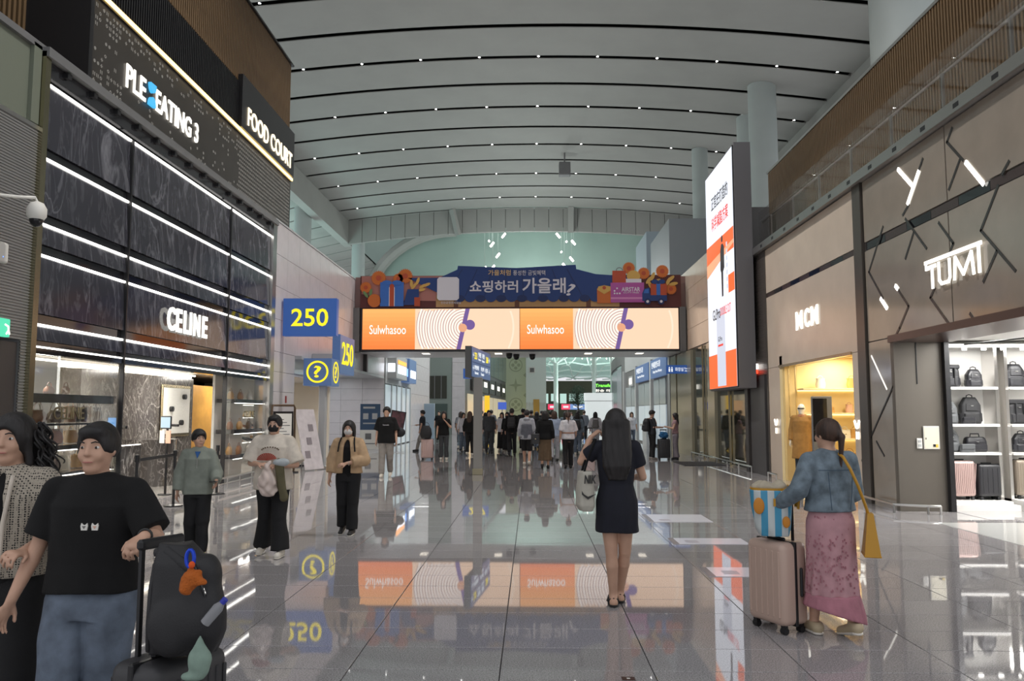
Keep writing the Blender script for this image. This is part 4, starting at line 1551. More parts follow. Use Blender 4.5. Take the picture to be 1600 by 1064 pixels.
# blue gate signs
BLUE = mat('sign_blue', s2l(40, 72, 132), .35, emit=(s2l(46, 84, 150), .55))
BLUE2 = mat('sign_slate', s2l(74, 98, 138), .35, emit=(s2l(78, 104, 148), .45))
YEL = glow('sign_yellow', (250, 226, 20), 1.25)
SGW = glow('sign_white', (235, 240, 245), 1.0)
g1 = empty('gate_sign', label='big blue sign box with yellow 250, upper one facing the camera', cat='sign')
MB().box(-6.95, -5.44, 22.0, 22.25, 3.76, 4.82, bevel=.01).obj('sign_box', BLUE, g1)
Frame((-6.71, 21.99, 4.03), (1, 0, 0), (0, 0, 1)).text('250', 0, 0, 1.04, .50, YEL, 'number', g1, t=.01, bold=.012)
g2 = empty('gate_sign', label='blue sign box with yellow 250, lower one turned toward the hall', cat='sign')
MB().box(-6.15, -5.9, 24.42, 26.4, 2.84, 4.05, bevel=.01).obj('sign_box', BLUE2, g2)
MB().box(-6.99, -6.15, 25.2, 25.4, 3.35, 3.5).obj('wall_bracket', STEEL, g2)
Frame((-5.89, 24.6, 3.12), (0, 1, 0), (0, 0, 1)).text('250', 0, 0, 1.55, .72, YEL, 'number', g2, t=.01, bold=.012)
g3 = empty('information_sign', (-6.3, 23.6, 0), 0, 'blue question mark sign box standing on a white column', 'sign')
MB().box(-.44, .40, -.20, .75, 2.42, 3.23, bevel=.01).obj('sign_box', BLUE2, g3)
fr = Frame((-.02, -.205, 2.83), (1, 0, 0), (0, 0, 1))
fr.arc(0, 0, .30, .055, 0, 2 * math.pi, YEL, 'ring', g3, t=.01)
fr.text('?', -.11, -.17, .22, .35, YEL, 'question_mark', g3, t=.01, bold=.015)
fr = Frame((.405, .29, 2.83), (0, 1, 0), (0, 0, 1))
fr.arc(0, 0, .30, .055, 0, 2 * math.pi, YEL, 'ring', g3, t=.01)
fr.text('?', -.11, -.17, .22, .35, YEL, 'question_mark', g3, t=.01, bold=.015)
MB().box(-.02, .19, -.02, .19, 0, 2.42, bevel=.015).obj('pole', LGREY, g3)
MB().box(-.07, .24, -.07, .24, 0, .06, bevel=.01).obj('foot_plate', STEEL, g3)
# notice board, A-stands in the lobby mouth
o = empty('notice_stand', (-6.72, 21.55, 0), math.radians(55), 'bronze framed upright notice board beside the left stone wall', 'sign')
MB().tube([(-.38, 0, 0), (-.38, 0, 1.75), (-.34, 0, 1.82), (.34, 0, 1.82), (.38, 0, 1.75), (.38, 0, 0)], .03, 8).obj('frame', mat('bronze_tube', s2l(110, 90, 72), .35, metal=.6), o, smooth=True)
MB().box(-.32, .32, -.015, .015, .35, 1.66).obj('board', BLACKM, o)
MB().box(-.26, .26, -.022, -.014, .45, 1.6).obj('paper', WHITEP, o)
mb = MB()
for i in range(12):
    mb.box(-.2, .2 - .1 * (i % 3), -.025, -.021, .55 + i * .08, .57 + i * .08)
mb.obj('printed_lines', MGREY, o)
MB().box(-.42, .42, -.16, .16, 0, .03).obj('base', BLACKM, o)
o = empty('leaning_banner', (-6.40, 22.75, 0), math.radians(65), 'pale printed leaning banner between the notice board and white column', 'sign')
MB().add([(-.40, -.30, .03), (.40, -.30, .03), (.40, .12, 1.72), (-.40, .12, 1.72), (-.40, -.285, .03), (.40, -.285, .03), (.40, .135, 1.72), (-.40, .135, 1.72)],
         [(0, 1, 2, 3), (7, 6, 5, 4), (0, 4, 5, 1), (1, 5, 6, 2), (2, 6, 7, 3), (3, 7, 4, 0)]).obj('print', mat('banner_print', s2l(205, 198, 200), .5, noise=(5, .12)), o)
MB().bar((-.3, .13, 1.7), (-.3, .45, .02), .02).bar((.3, .13, 1.7), (.3, .45, .02), .02).obj('stand', STEEL, o)
for i in range(3):
    y_ = -.30 + .42 * (.25 + i * .22)
    z_ = .03 + 1.69 * (.25 + i * .22)
    MB().obox((-.18 + i * .15, y_ - .008, z_), (1, 0, 0), (0, -.97, .24), (0, .24, .97), .10, .003, .10).obj('printed_block', mat('print_grey', s2l(140, 132, 136), .6), o)
o = empty('disinfection_kiosk', (-6.9, 24.6, 0), math.radians(20), 'white touch kiosk with a glowing slanted panel in the lobby mouth', 'kiosk')
MB().box(-.22, .22, -.15, .15, 0, 1.1, bevel=.02).obj('cabinet', LGREY, o)
MB().obox((.05, -.16, 1.05), (1, 0, 0), (0, .9, .44), (0, -.44, .9), .14, .02, .38).obj('lit_panel', glow('kiosk_glow', (225, 235, 255), 2.4), o)
MB().box(-.3, .0, -.02, .02, 1.25, 1.62).obj('blue_notice', BLUE, o)
MB().box(-.45, .45, -.4, .3, 0, .05, bevel=.01).obj('base_plate', BLACKM, o)
# information standee + easel poster
o = empty('standee', (-6.85, 33.9, 0), math.radians(8), 'dark blue and white tall standee behind the man in grey trousers', 'sign')
MB().box(-.42, .42, -.02, .02, .9, 2.0).obj('blue_panel', mat('standee_blue', s2l(52, 80, 110), .5), o)
MB().box(-.42, .42, -.02, .02, .08, .9).obj('white_panel', WHITEP, o)
MB().box(-.3, -.08, -.03, -.018, 1.35, 1.6).box(.08, .3, -.03, -.018, 1.35, 1.6).box(-.3, .3, -.03, -.018, 1.15, 1.2).box(-.3, .2, -.03, -.018, 1.8, 1.88).obj('printed_block', LGREY, o)
MB().box(-.2, .05, -.03, -.018, .5, .75).box(-.3, .3, -.03, -.018, .3, .34).obj('printed_block', MGREY, o)
MB().box(-.45, .45, -.2, .2, 0, .08).obj('base', STEEL, o)
o = empty('poster_easel', (-5.45, 32.5, 0), math.radians(10), 'framed dark poster tilted on a thin metal easel, left middle distance', 'sign')
MB().obox((0, 0, 1.32), (.98, 0, -.17), (0, 1, 0), (.17, 0, .98), .30, .02, .38).obj('frame', BLACKM, o)
MB().obox((0, -.024, 1.32), (.98, 0, -.17), (0, 1, 0), (.17, 0, .98), .26, .004, .34).obj('poster', mat('poster_art', s2l(96, 58, 62), .4, noise=(4, .7)), o)
MB().bar((0, .02, 1.4), (0, .03, .02), .025).bar((-.3, 0, .03), (.3, 0, .03), .025).bar((0, .3, .03), (0, -.3, .03), .025).obj('stand', STEEL, o)
# ================================================================ BRIDGE with screen and banner
br = struct(empty('wall_bridge'))
MB().box(-7.2, 6.4, 31.4, 35.2, 4.06, 5.75).obj('bridge_body', mat('bridge_soffit', s2l(226, 222, 220), .4), br)
MB().box(-7.0, 6.2, 31.25, 31.40, 5.72, 7.0).obj('parapet', mat('parapet_pinkgrey', s2l(150, 118, 112), .4), br)
for x in (-6.88, 5.92):
    MB().box(x - .12, x + .12, 31.0, 31.4, 4.0, 5.75, bevel=.01).obj('bracket', MGREY, br)
for x in (-4.5, -1.5, 2.2, 4.3):
    for dy in (0, .35):
        o = MB().box(x, x + .30, 32.6 + dy, 32.66 + dy, 4.045, 4.062).obj('slot_light', glow('slot', (255, 244, 225), 3), br)
for i, (x, y) in enumerate(((-.9, 32.6), (-.62, 33.2), (.05, 33.2))):
    o = empty('dome_camera', (x, y, 4.06), 0, ['black dome camera under the bridge, leftmost of three', 'black dome camera under the bridge, middle of three', 'black dome camera under the bridge, rightmost of three'][i], 'camera')
    MB().cyl((0, 0, 0), (0, 0, -.10), .13, n=16).obj('housing', BLACKM, o, smooth=True)
    MB().ell((0, 0, -.12), (.12, .12, .12), 16, 10).obj('dome', BLACKG, o, smooth=True)

SW, SH = 12.37, 1.60
scr = empty('led_screen', (0, 0, 0), 0, 'wide glowing orange advertising screen across the bridge', 'screen')
F0 = Frame((-6.64, 31.04, 4.10), (1, 0, 0), (0, 0, 1))
MB().box(-6.72, 5.81, 31.06, 31.40, 4.02, 5.78).obj('screen_frame', BLACKM, scr)
S_ = 1.15
OR = [glow('screen_orange_%d' % i, (248 + i * .8, 128 + i * 5.5, 58 + i * 4.6), S_) for i in range(10)]
PCH = glow('screen_peach', (247, 208, 176), S_)
PCH2 = glow('screen_peach_light', (250, 222, 196), S_)
PRP = glow('screen_purple', (120, 92, 160), S_ * .8)
LIN1, LIN2 = glow('screen_line_white', (253, 238, 228), S_), glow('screen_line_mauve', (190, 160, 158), S_ * .85)
BALL = glow('screen_ball', (222, 160, 124), S_)
for h, ox in enumerate((0, SW / 2 + .02)):
    W_ = SW / 2
    ow = 2.0 if h else 2.32
    ow = 2.08
    for i, m in enumerate(OR):
        F0.rect(ox, SH * i / 10, ox + ow, SH * (i + 1) / 10, m, 'picture_field', scr, 0, .006)
    F0.rect(ox + ow, 0, ox + W_, SH, PCH, 'picture_field', scr, 0, .006)
    F0.text('Sulwhasoo', ox + .28, .60, 1.44, .36, glow('screen_white', (255, 252, 248), 1.2), 'lettering', scr, d=.008, t=.004, bold=.004)
    cx, cy, R_ = ox + 4.02, .86, 1.93
    inside = lambda x, y, ox=ox: ox + ow < x < ox + W_ and 0 < y < SH
    band = lambda y: cx - .12 + (y - cy) * .22          # tilted band through the middle
    # left side: grooves, right side: smooth disc
    lc = lambda x, y: inside(x, y) and x < band(y) + .02
    rc = lambda x, y: inside(x, y) and x > band(y) + .2
    F0.arc(cx, cy, R_ / 2, R_, 0, 2 * math.pi, PCH2, 'disc_field', scr, .007, .003, 160, clip=rc) if False else None
    k = 0
    r = .16
    while r < R_ - .02:
        wv = (.062 if k % 2 == 0 else .026) * (.8 + .4 * abs(math.sin(k * 2.3)))
        F0.arc(cx, cy, r, wv, math.pi * .35, math.pi * 1.65, LIN1 if k % 2 == 0 else LIN2, 'groove_ring', scr, .008 + .0002 * k, .003, 60, clip=lc)
        r += .052
        k += 1
    F0.arc(cx, cy, R_ + .10, .22, math.pi * .6, math.pi * 1.4, PRP, 'shadow_arc', scr, .014, .003, 60, clip=inside)
    F0.arc(cx + .12, cy, R_ - .12, .07, -math.pi * .5, math.pi * .5, PCH2, 'rim_arc', scr, .010, .003, 60, clip=inside)
    F0.poly([(band(0), 0), (band(0) + .17, 0), (band(SH) + .17, SH), (band(SH), SH)], PRP, 'tilted_band', scr, .016, .003)
    F0.disc(cx + .22, cy + .10, .20, PRP, 'ball_shadow', scr, .018, .003)
    F0.disc(cx - .06, cy - .02, .165, BALL, 'ball', scr, .021, .003)

# ---- banner
bn = empty('festival_banner', (0, 0, 0), 0, 'blue tiled-roof festival banner with Korean lettering above the wide screen', 'banner')
NAVY = mat('banner_navy', s2l(32, 62, 122), .55)
NAVY2 = mat('banner_navy_dark', s2l(26, 46, 96), .55)
MAR = mat('banner_maroon', s2l(92, 42, 40), .55)
SAL = mat('banner_salmon', s2l(176, 116, 106), .55)
ORG = mat('banner_orange', s2l(206, 110, 44), .55)
ORD = mat('banner_red_orange', s2l(186, 78, 46), .55)
YLW = mat('banner_ochre', s2l(214, 170, 88), .55)
LBL = mat('banner_blue', s2l(58, 110, 190), .55)
MAG = mat('banner_magenta', s2l(178, 84, 158), .5)
GRN = mat('banner_green', s2l(110, 140, 90), .6)
WHB = mat('banner_white', s2l(225, 222, 228), .5)
F1 = Frame((-6.74, 31.02, 5.74), (1, 0, 0), (0, 0, 1))
F1.rect(0, 0, 12.6, 1.27, MAR, 'backing', bn, 0, .02)
F1.poly([(.05, .55), (1.3, .3), (6, .2), (6, 1.26), (.05, 1.26)], SAL, 'backing_glow', bn, .021, .003)
F1.rect(3.0, 0.02, 10.2, .5, mat('banner_sand', s2l(188, 148, 98), .6), 'house_wall', bn, .022, .003)
for x in (3.7, 6.1, 8.9):
    F1.rect(x, .02, x + .18, .5, mat('banner_brown', s2l(110, 70, 50), .6), 'house_post', bn, .024, .003)
# roof silhouette
u = lambda px: (px - 565) * .02507
v = lambda py: (484 - py) * .02507
roof = [(640, 437), (690, 437), (718, 424), (719, 418), (812, 422), (904, 417), (905, 424), (935, 432), (962, 434), (1000, 440), (960, 462), (935, 470), (830, 473), (722, 470), (690, 462), (670, 452)]
F1.poly([(u(a), v(b)) for a, b in roof][::-1], NAVY, 'tiled_roof', bn, .03, .04)
for i in range(14):
    F1.disc(u(722 + i * 16.3), v(470), .20, NAVY if i % 2 else NAVY2, 'roof_tile_end', bn, .032, .04, n=14, ry=.14)
for i in range(8):
    a = 735 + i * 21
    F1.strokes([[(u(a + (a - 812) * .12), v(424)), (u(a + (a - 812) * .45), v(466))]], .03, NAVY2, 'roof_ridge', bn, .071, .006)
F1.text('쇼핑하러', 4.33, .58, 1.90, .48, WHB, 'lettering', bn, d=.078, t=.02, bold=.02)
F1.text('가을래', 6.40, .54, 1.70, .62, WHB, 'lettering', bn, d=.078, t=.02, bold=.02)
F1.text('?', 8.12, .45, .36, .46, WHB, 'lettering', bn, d=.078, t=.02, bold=.015, slant=.2)
F1.text('가을처럼', 5.06, 1.26, .88, .22, mat('banner_cream', s2l(236, 200, 140), .5), 'lettering', bn, d=.078, t=.02, bold=.004)
F1.text('풍성한 금빛혜택', 6.04, 1.26, 1.26, .20, WHB, 'lettering', bn, d=.078, t=.02)
F1.text('인천공항면세점앱', 3.20, .14, .78, .10, WHB, 'lettering', bn, d=.05, t=.01)
# white rounded tag where a printed code was
F1.poly([(3.05 + .08, .28), (3.83, .28), (3.91, .36), (3.91, 1.12), (3.83, 1.20), (3.13, 1.20), (3.05, 1.12), (3.05, .36)], WHB, 'blank_tag', bn, .072, .02)
for (px, py, r_) in ((574, 452, .24), (594, 437, .31), (625, 438, .22), (636, 434, .31)):
    n_ = 22
    pts = [(u(px) + (r_ if i % 2 else r_ * .82) * math.cos(i * math.pi / n_ * 1), v(py) + (r_ if i % 2 else r_ * .82) * math.sin(i * math.pi / n_)) for i in range(2 * n_)]
    F1.poly(pts, ORG, 'flower', bn, .05, .02)
    F1.disc(u(px), v(py), r_ * .35, ORD, 'flower_centre', bn, .071, .006, n=14)
F1.poly([(u(597), v(482)), (u(634), v(482)), (u(634), v(444)), (u(597), v(444))], LBL, 'gift_box', bn, .075, .03)
F1.rect(u(612), v(482), u(619), v(444), ORD, 'ribbon', bn, .106, .005)
F1.rect(u(611), v(482), u(612), v(452), WHB, 'ribbon_edge', bn, .106, .005)
F1.rect(u(619), v(482), u(620), v(452), WHB, 'ribbon_edge', bn, .106, .005)
for a in (-1, 1):
    F1.disc(u(615.5) + a * .20, v(445), .20, LBL, 'bow_loop', bn, .112, .01, n=16, ry=.10)
F1.poly([(u(634), v(480)), (u(658), v(480)), (u(658), v(455)), (u(640), v(455))], NAVY, 'shopping_bag', bn, .072, .02)
F1.rect(u(651), v(482), u(660), v(468), ORD, 'small_tag', bn, .093, .01)
F1.disc(u(588), v(473), .26, ORG, 'orange_gourd', bn, .075, .03)
for k, (px, py, a) in enumerate(((650, 450, .9), (656, 442, 1.2), (664, 450, .5), (670, 448, .4), (646, 446, 1.6), (662, 456, .2), (574, 463, 2.2), (582, 460, 1.4))):
    c_, s_ = math.cos(a), math.sin(a)
    pts = [(u(px) + .16 * math.cos(t) * c_ - .06 * math.sin(t) * s_, v(py) + .16 * math.cos(t) * s_ + .06 * math.sin(t) * c_) for t in np.linspace(0, 2 * math.pi, 11)[:-1]]
    F1.poly(pts, YLW if k < 6 else GRN, 'leaf', bn, .06 + .003 * k, .01)
# right group
F1.rect(u(937), v(478), u(960), v(455), ORG, 'envelope', bn, .072, .02)
F1.poly([(u(937), v(457)), (u(948), v(464)), (u(960), v(457)), (u(958), v(452)), (u(948), v(450)), (u(939), v(452))], YLW, 'envelope_flap', bn, .094, .01)
F1.disc(u(948), v(454), .07, ORD, 'seal', bn, .105, .006)
F1.rect(u(958), v(477), u(1010), v(446), MAG, 'magenta_parcel', bn, .078, .03)
F1.rect(u(958), v(472), u(1010), v(469), mat('banner_pink', s2l(214, 140, 190), .5), 'parcel_stripe', bn, .109, .004)
F1.text('AIRSTAR', u(975), v(460), 0.72, .17, WHB, 'lettering', bn, d=.11, t=.006, bold=.01)
F1.text('DUTY FREE', u(978), v(463), 0.60, .05, WHB, 'lettering', bn, d=.11, t=.006)
for i, (a, b) in enumerate(((964, 463), (968, 463), (972, 463), (964, 459), (968, 455))):
    F1.disc(u(a), v(b), .035, WHB, 'dot', bn, .11, .006, n=10)
F1.rect(u(961), v(446), u(982), v(427), ORD, 'red_shopping_bag', bn, .075, .02)
F1.arc(u(972), v(427), .12, .03, 0, math.pi, MGREY, 'bag_handle', bn, .075, .01)
F1.rect(u(982), v(446), u(1006), v(440), WHB, 'bowl', bn, .075, .02)
F1.disc(u(994), v(436), .26, YLW, 'fruit', bn, .066, .01, ry=.24)
for (px, py, r_) in ((987, 423, .26), (1010, 431, .25), (1039, 428, .27), (1052, 456, .23)):
    n_ = 22
    pts = [(u(px) + (r_ if i % 2 else r_ * .82) * math.cos(i * math.pi / n_), v(py) + (r_ if i % 2 else r_ * .82) * math.sin(i * math.pi / n_)) for i in range(2 * n_)]
    F1.poly(pts, ORG, 'flower', bn, .05, .012)
    F1.disc(u(px), v(py), r_ * .35, ORD, 'flower_centre', bn, .063, .003, n=14)
for k, (px, py, a) in enumerate(((1018, 442, .9), (1024, 436, 1.2), (1030, 444, .5), (1048, 444, 1.1), (1052, 440, .7), (1056, 448, .2), (1020, 450, 2.0))):
    c_, s_ = math.cos(a), math.sin(a)
    pts = [(u(px) + .18 * math.cos(t) * c_ - .07 * math.sin(t) * s_, v(py) + .18 * math.cos(t) * s_ + .07 * math.sin(t) * c_) for t in np.linspace(0, 2 * math.pi, 11)[:-1]]
    F1.poly(pts, YLW, 'leaf', bn, .06 + .002 * k, .01)
F1.poly([(u(1007), v(475)), (u(1045), v(475)), (u(1045), v(466)), (u(1020), v(466)), (u(1018), v(454)), (u(1010), v(456)), (u(1007), v(463))], NAVY, 'truck_body', bn, .11, .02)
F1.poly([(u(1009), v(463)), (u(1017), v(463)), (u(1017), v(456)), (u(1011), v(457))], LBL, 'truck_window', bn, .131, .004)
F1.rect(u(1020), v(466), u(1045), v(448), ORD, 'truck_load', bn, .11, .018)
F1.rect(u(1029), v(466), u(1035), v(448), LBL, 'ribbon', bn, .13, .004)
for a in (-1, 1):
    F1.disc(u(1032) + a * .13, v(445), .14, NAVY, 'bow_loop', bn, .13, .01, n=14, ry=.09)
for px in (1015, 1036):
    F1.disc(u(px), v(476), .12, NAVY2, 'wheel', bn, .131, .008, n=16)
    F1.disc(u(px), v(476), .055, WHB, 'hub_cap', bn, .140, .004, n=12)
# ================================================================ RIGHT SIDE
mc = struct(empty('wall_right_boutique'))
X = 6.1
MB().box(X + .03, 6.5, 14.9, 20.7, 2.76, 5.85).box(X + .03, 6.5, 14.9, 15.25, 0, 2.76).box(X + .03, 6.5, 19.7, 20.7, 0, 2.76).obj('wall_core', DGREY, mc)
MB().box(X, X + .03, 14.93, 20.62, 4.70, 5.83).obj('stone_panel', STONEW, mc)
MB().box(X, X + .03, 14.93, 20.62, 2.76, 4.58).obj('stone_panel', STONEW, mc)
MB().box(X, X + .03, 14.93, 15.25, 0, 2.75).obj('stone_panel', STONEW, mc)
MB().box(X, X + .03, 19.7, 20.62, 0, 2.75).obj('stone_panel', STONEW, mc)
for i in range(9):
    MB().box(X + .01, X + .05, 14.93 + i * .632, 14.93 + i * .632 + .625, 4.59, 4.69).obj('dark_vent_strip', BLACKG if i % 2 else mat('vent_brown', (.05, .03, .028), .2), mc)
MB().box(X - .02, X + .10, 20.62, 20.72, 0, 5.9).box(X - .04, X + .15, 14.55, 14.90, 0, 5.88).obj('metal_post', mat('post_bronze', s2l(92, 86, 80), .3, metal=.5), mc)
MB().box(X - .03, X + .1, 15.25, 19.7, 2.72, 2.78).obj('gold_head_trim', GOLDM, mc)
mb = empty('shop_name_sign', label='white lit three-letter shop name on beige stone, right wall', cat='sign')
fr = Frame((X - .01, 18.33, 3.50), (0, -1, 0), (0, 0, 1))
for ch, x, w_ in (('M', 0, .50), ('C', .57, .36), ('M', .98, .50)):
    fr.text(ch, x, 0, w_ * .86, .42, LETW, 'letter', mb, t=.02, bold=.022)
# small lit emblem at both sides of the opening
for i, (yy, z_) in enumerate(((15.07, 1.30), (20.0, 1.28))):
    e = empty('emblem_sign', label=['small white glowing winged emblem on the near stone pier of the right boutique', 'small white glowing winged emblem on the far stone pier of the right boutique'][i], cat='sign')
    fr = Frame((X - .02, yy, z_), (0, -1, 0), (0, 0, 1))
    for s in (-1, 1):
        fr.poly([(0, .02), (s * .05, .04), (s * .13, .17), (s * .09, .14), (s * .10, .19), (s * .05, .12), (0, .10)][::s], LETW, 'wing', e, t=.03)
    fr.text('M', -.06, -.17, .12, .14, LETW, 'letter', e, t=.02, bold=.02)
# interior
mi = empty('wall_right_boutique_interior')
MB().box(8.6, 8.8, 14.5, 19.6, 0, 3.2).box(6.1, 8.6, 19.5, 19.7, 0, 3.0).obj('cream_wall', CREAM, mi)
MB().box(X + .05, 8.6, 14.6, 19.5, 2.95, 3.05).obj('cream_ceiling', CREAM, mi)
MB().box(X + .03, 8.6, 14.50, 14.6, 0, 3.0).obj('near_wall', CREAM, mi)
MB().box(X + .03, 8.6, 14.6, 19.6, -.002, .005).obj('cream_floor', granite('cream_floor', (.55, .45, .28), .12, .5, .06), mi)
MB().box(6.13, 6.42, 19.42, 19.5, 0, 2.95).obj('return_panel', mat('cream_darker', s2l(222, 196, 138), .5), mi)
for xx in (6.22, 6.38):
    MB().box(xx, xx + .012, 19.41, 19.42, 1.5 if xx < 6.3 else 0, 2.95).obj('joint_line', GOLDM, mi)
for y_, x_ in ((15.5, 7.3), (17.2, 7.3), (18.8, 7.3)):
    lamp('boutique_lamp', 'AREA', (x_, y_, 2.93), 36, (1, .90, .68), .7)
SHC = mat('shelf_cream', s2l(238, 222, 180), .4)
for z, nm in ((2.20, 'top'), (1.62, 'second'), (1.02, 'third'), (.46, 'lowest')):
    o = shelf(6.44, 8.5, 19.05, 19.5, z, SHC, 'cream display shelf in the right boutique, %s one' % nm, t=.04)
    MB().box(6.44, 8.5, 19.46, 19.495, z - .055, z - .04).obj('shelf_light', glow('warm_shelf', (255, 226, 160), 3.5), o)
for (x, z, w_, h, m, shp, lab) in (
        (6.92, 2.20, .24, .24, C_WHT, 'bucket', 'white bucket bag on the top cream shelf of the right boutique'),
        (7.66, 2.20, .25, .24, C_TAN, 'bucket', 'tan bucket bag on the top cream shelf of the right boutique'),
        (7.12, 1.62, .20, .14, C_TAN, 'box', 'small tan handbag beside the dark screen kiosk, second cream shelf'),
        (7.58, 1.62, .18, .20, C_PNK, 'bucket', 'small pale bag right of the tan handbag, second cream shelf'),
        (7.45, 1.02, .26, .20, C_WHT, 'box', 'white box bag on the third cream shelf of the right boutique'),
        (7.68, 1.02, .20, .22, C_TAN, 'box', 'tan box bag on the third cream shelf of the right boutique'),
        (7.55, .46, .34, .22, C_TAN, 'box', 'large tan basket bag on the lowest cream shelf of the right boutique')):
    handbag((x, 19.25, z), w_, h, .13, m, lab, group='bags in the right boutique', shape=shp)
# dark screen kiosk
k = empty('screen_kiosk', (6.30, 17.6, 0), math.radians(-8), 'tall grey kiosk with a dark screen inside the right boutique', 'kiosk')
MB().box(-.18, .24, -.06, .06, .4, 1.98, bevel=.015).obj('cabinet', MGREY, k)
MB().box(-.165, .13, -.066, -.058, 1.0, 1.93).obj('screen', BLACKG, k)
MB().box(-.10, .16, -.05, .05, 0, .42).box(-.22, .28, -.15, .15, 0, .03).obj('stand', MGREY, k)
# mannequin
mq_skin = mat('mannequin_white', s2l(228, 222, 210), .35)
m_ = person('white mannequin in sunglasses wearing a long brown coat, boutique entrance', 6.33, 18.9, 205, H=1.80, res=.012, top=dict(mat=fabric('coat_brown', (150, 110, 56)), sleeve=1.9, hem=.50, loose=.03, flare=.02, name='coat', inner=fabric('inner_grey', (120, 110, 90))),
            bottom=dict(kind='trousers', mat=fabric('dark_denim', (40, 52, 66)), loose=.01), shoes=dict(mat=C_BLK), hair='none', skin=mq_skin, eyes=False, name='mannequin', cat='mannequin', z=.03)
MB().ell((0, 0, -.01), (.26, .26, .02), 24, 8).obj('base', STEEL, m_, smooth=True)
s_ = m_['s']
MB().tube([(-.075 * s_, .03 * s_, 1.60 * s_), (-.055 * s_, .10 * s_, 1.60 * s_), (0, .112 * s_, 1.60 * s_), (.055 * s_, .10 * s_, 1.60 * s_), (.075 * s_, .03 * s_, 1.60 * s_)], [.006, .016, .010, .016, .006], 8).obj('sunglasses', BLACKG, m_, smooth=True)
MB().rings([(0, .0, 1.40 * s_, .12, .10), (0, .01, 1.45 * s_, .085, .085), (0, 0, 1.47 * s_, .07, .07)], 20).obj('collar', C_BRN, m_, smooth=True)

# ---- luggage shop
tu = struct(empty('wall_right_luggage_shop'))
MB().box(X + .03, 6.5, 5, 14.55, 2.83, 5.85).box(X + .03, 6.5, 13.55, 14.55, 0, 2.83).obj('wall_core', DGREY, tu)
MB().box(X, X + .03, 11.6, 14.5, 2.90, 4.55).obj('bronze_panel', BRONZE, tu)
MB().box(X, X + .03, 5, 11.57, 2.90, 4.55).obj('bronze_panel', BRONZE, tu)
MB().box(X, X + .03, 11.6, 14.5, 4.72, 5.84).obj('bronze_panel', BRONZE, tu)
MB().box(X, X + .03, 5, 11.57, 4.72, 5.84).obj('bronze_panel', BRONZE, tu)
MB().box(X, X + .03, 13.6, 14.5, 0, 2.88).obj('bronze_panel', BRONZE, tu)
for i in range(12):
    MB().box(X + .015, X + .05, 5 + i * .79, 5.78 + i * .79, 4.57, 4.70).obj('dark_vent_strip', BLACKG if i % 2 else mat('vent_brown', (.05, .03, .028), .2), tu)
MB().box(X - .06, 7.0, 5, 13.6, 2.80, 2.92).obj('door_head', mat('bronze_dark', s2l(84, 66, 60), .3, metal=.3), tu)
MB().box(6.09, 6.88, 13.50, 13.62, 0, 2.80).obj('side_pier', mat('pier_taupe', s2l(100, 94, 86), .4, metal=.2), tu)
MB().box(6.88, 6.96, 13.40, 13.62, 0, 2.80).obj('door_jamb', BLACKM, tu)
MB().box(6.45, 6.465, 13.49, 13.50, 2.1, 2.8).obj('joint_line', BLACKM, tu)
# branching dark strips and lit strips
fr = Frame((X - .001, 14.5, 0), (0, -1, 0), (0, 0, 1))
xy = lambda px, py: (lambda a: (14.5 - a[0], a[1]))(PXR(px, py))


def PXR(px, py, x=6.1):
    th, ps_ = math.radians(5.19), math.radians(1.38)
    xc, yc = (px - 800) / 1244.4, (532 - py) / 1244.4
    dc = math.cos(th) - yc * math.sin(th)
    dz = math.sin(th) + yc * math.cos(th)
    dx, dy = xc * math.cos(ps_) - dc * math.sin(ps_), xc * math.sin(ps_) + dc * math.cos(ps_)
    t = x / dx
    return dy * t, 1.62 + dz * t


STR = mat('strip_dark', (.035, .032, .03), .25)
dark = [[(1488, 200), (1480, 222), (1505, 250)], [(1500, 250), (1483, 296)], [(1577, 252), (1566, 272)], [(1560, 290), (1533, 360), (1587, 423)], [(1420, 320), (1411, 336)],
        [(1415, 342), (1448, 388)], [(1428, 363), (1415, 404)], [(1467, 348), (1490, 380), (1483, 398)], [(1380, 354), (1358, 425), (1380, 466)], [(1402, 450), (1420, 478), (1406, 512), (1396, 531)],
        [(1461, 450), (1454, 465), (1487, 512)], [(1558, 392), (1537, 440)], [(1516, 490), (1527, 507)], [(1442, 248), (1436, 266)]]
for s in dark:
    fr.strokes([[xy(*p) for p in s]], .045, STR, 'dark_strip', tu, .001, .006)
lit = [[(1404, 265), (1426, 290)], [(1436, 268), (1419, 318)], [(1510, 254), (1537, 287)], [(1377, 467), (1386, 481)], [(1400, 447), (1403, 451)]]
for s in lit:
    fr.strokes([[xy(*p) for p in s]], .06, LEDW, 'lit_strip', tu, .001, .014)
low = [[(1396, 604), (1358, 690), (1347, 720)], [(1370, 690), (1382, 712)]]
for s in low:
    fr.strokes([[xy(*p) for p in s]], .035, BLACKM, 'dark_strip', tu, .001, .008)
fr.strokes([[xy(1362, 556), xy(1386, 608)]], .025, glow('strip_dim', (255, 250, 240), 1.5), 'lit_strip', tu, .001, .008)
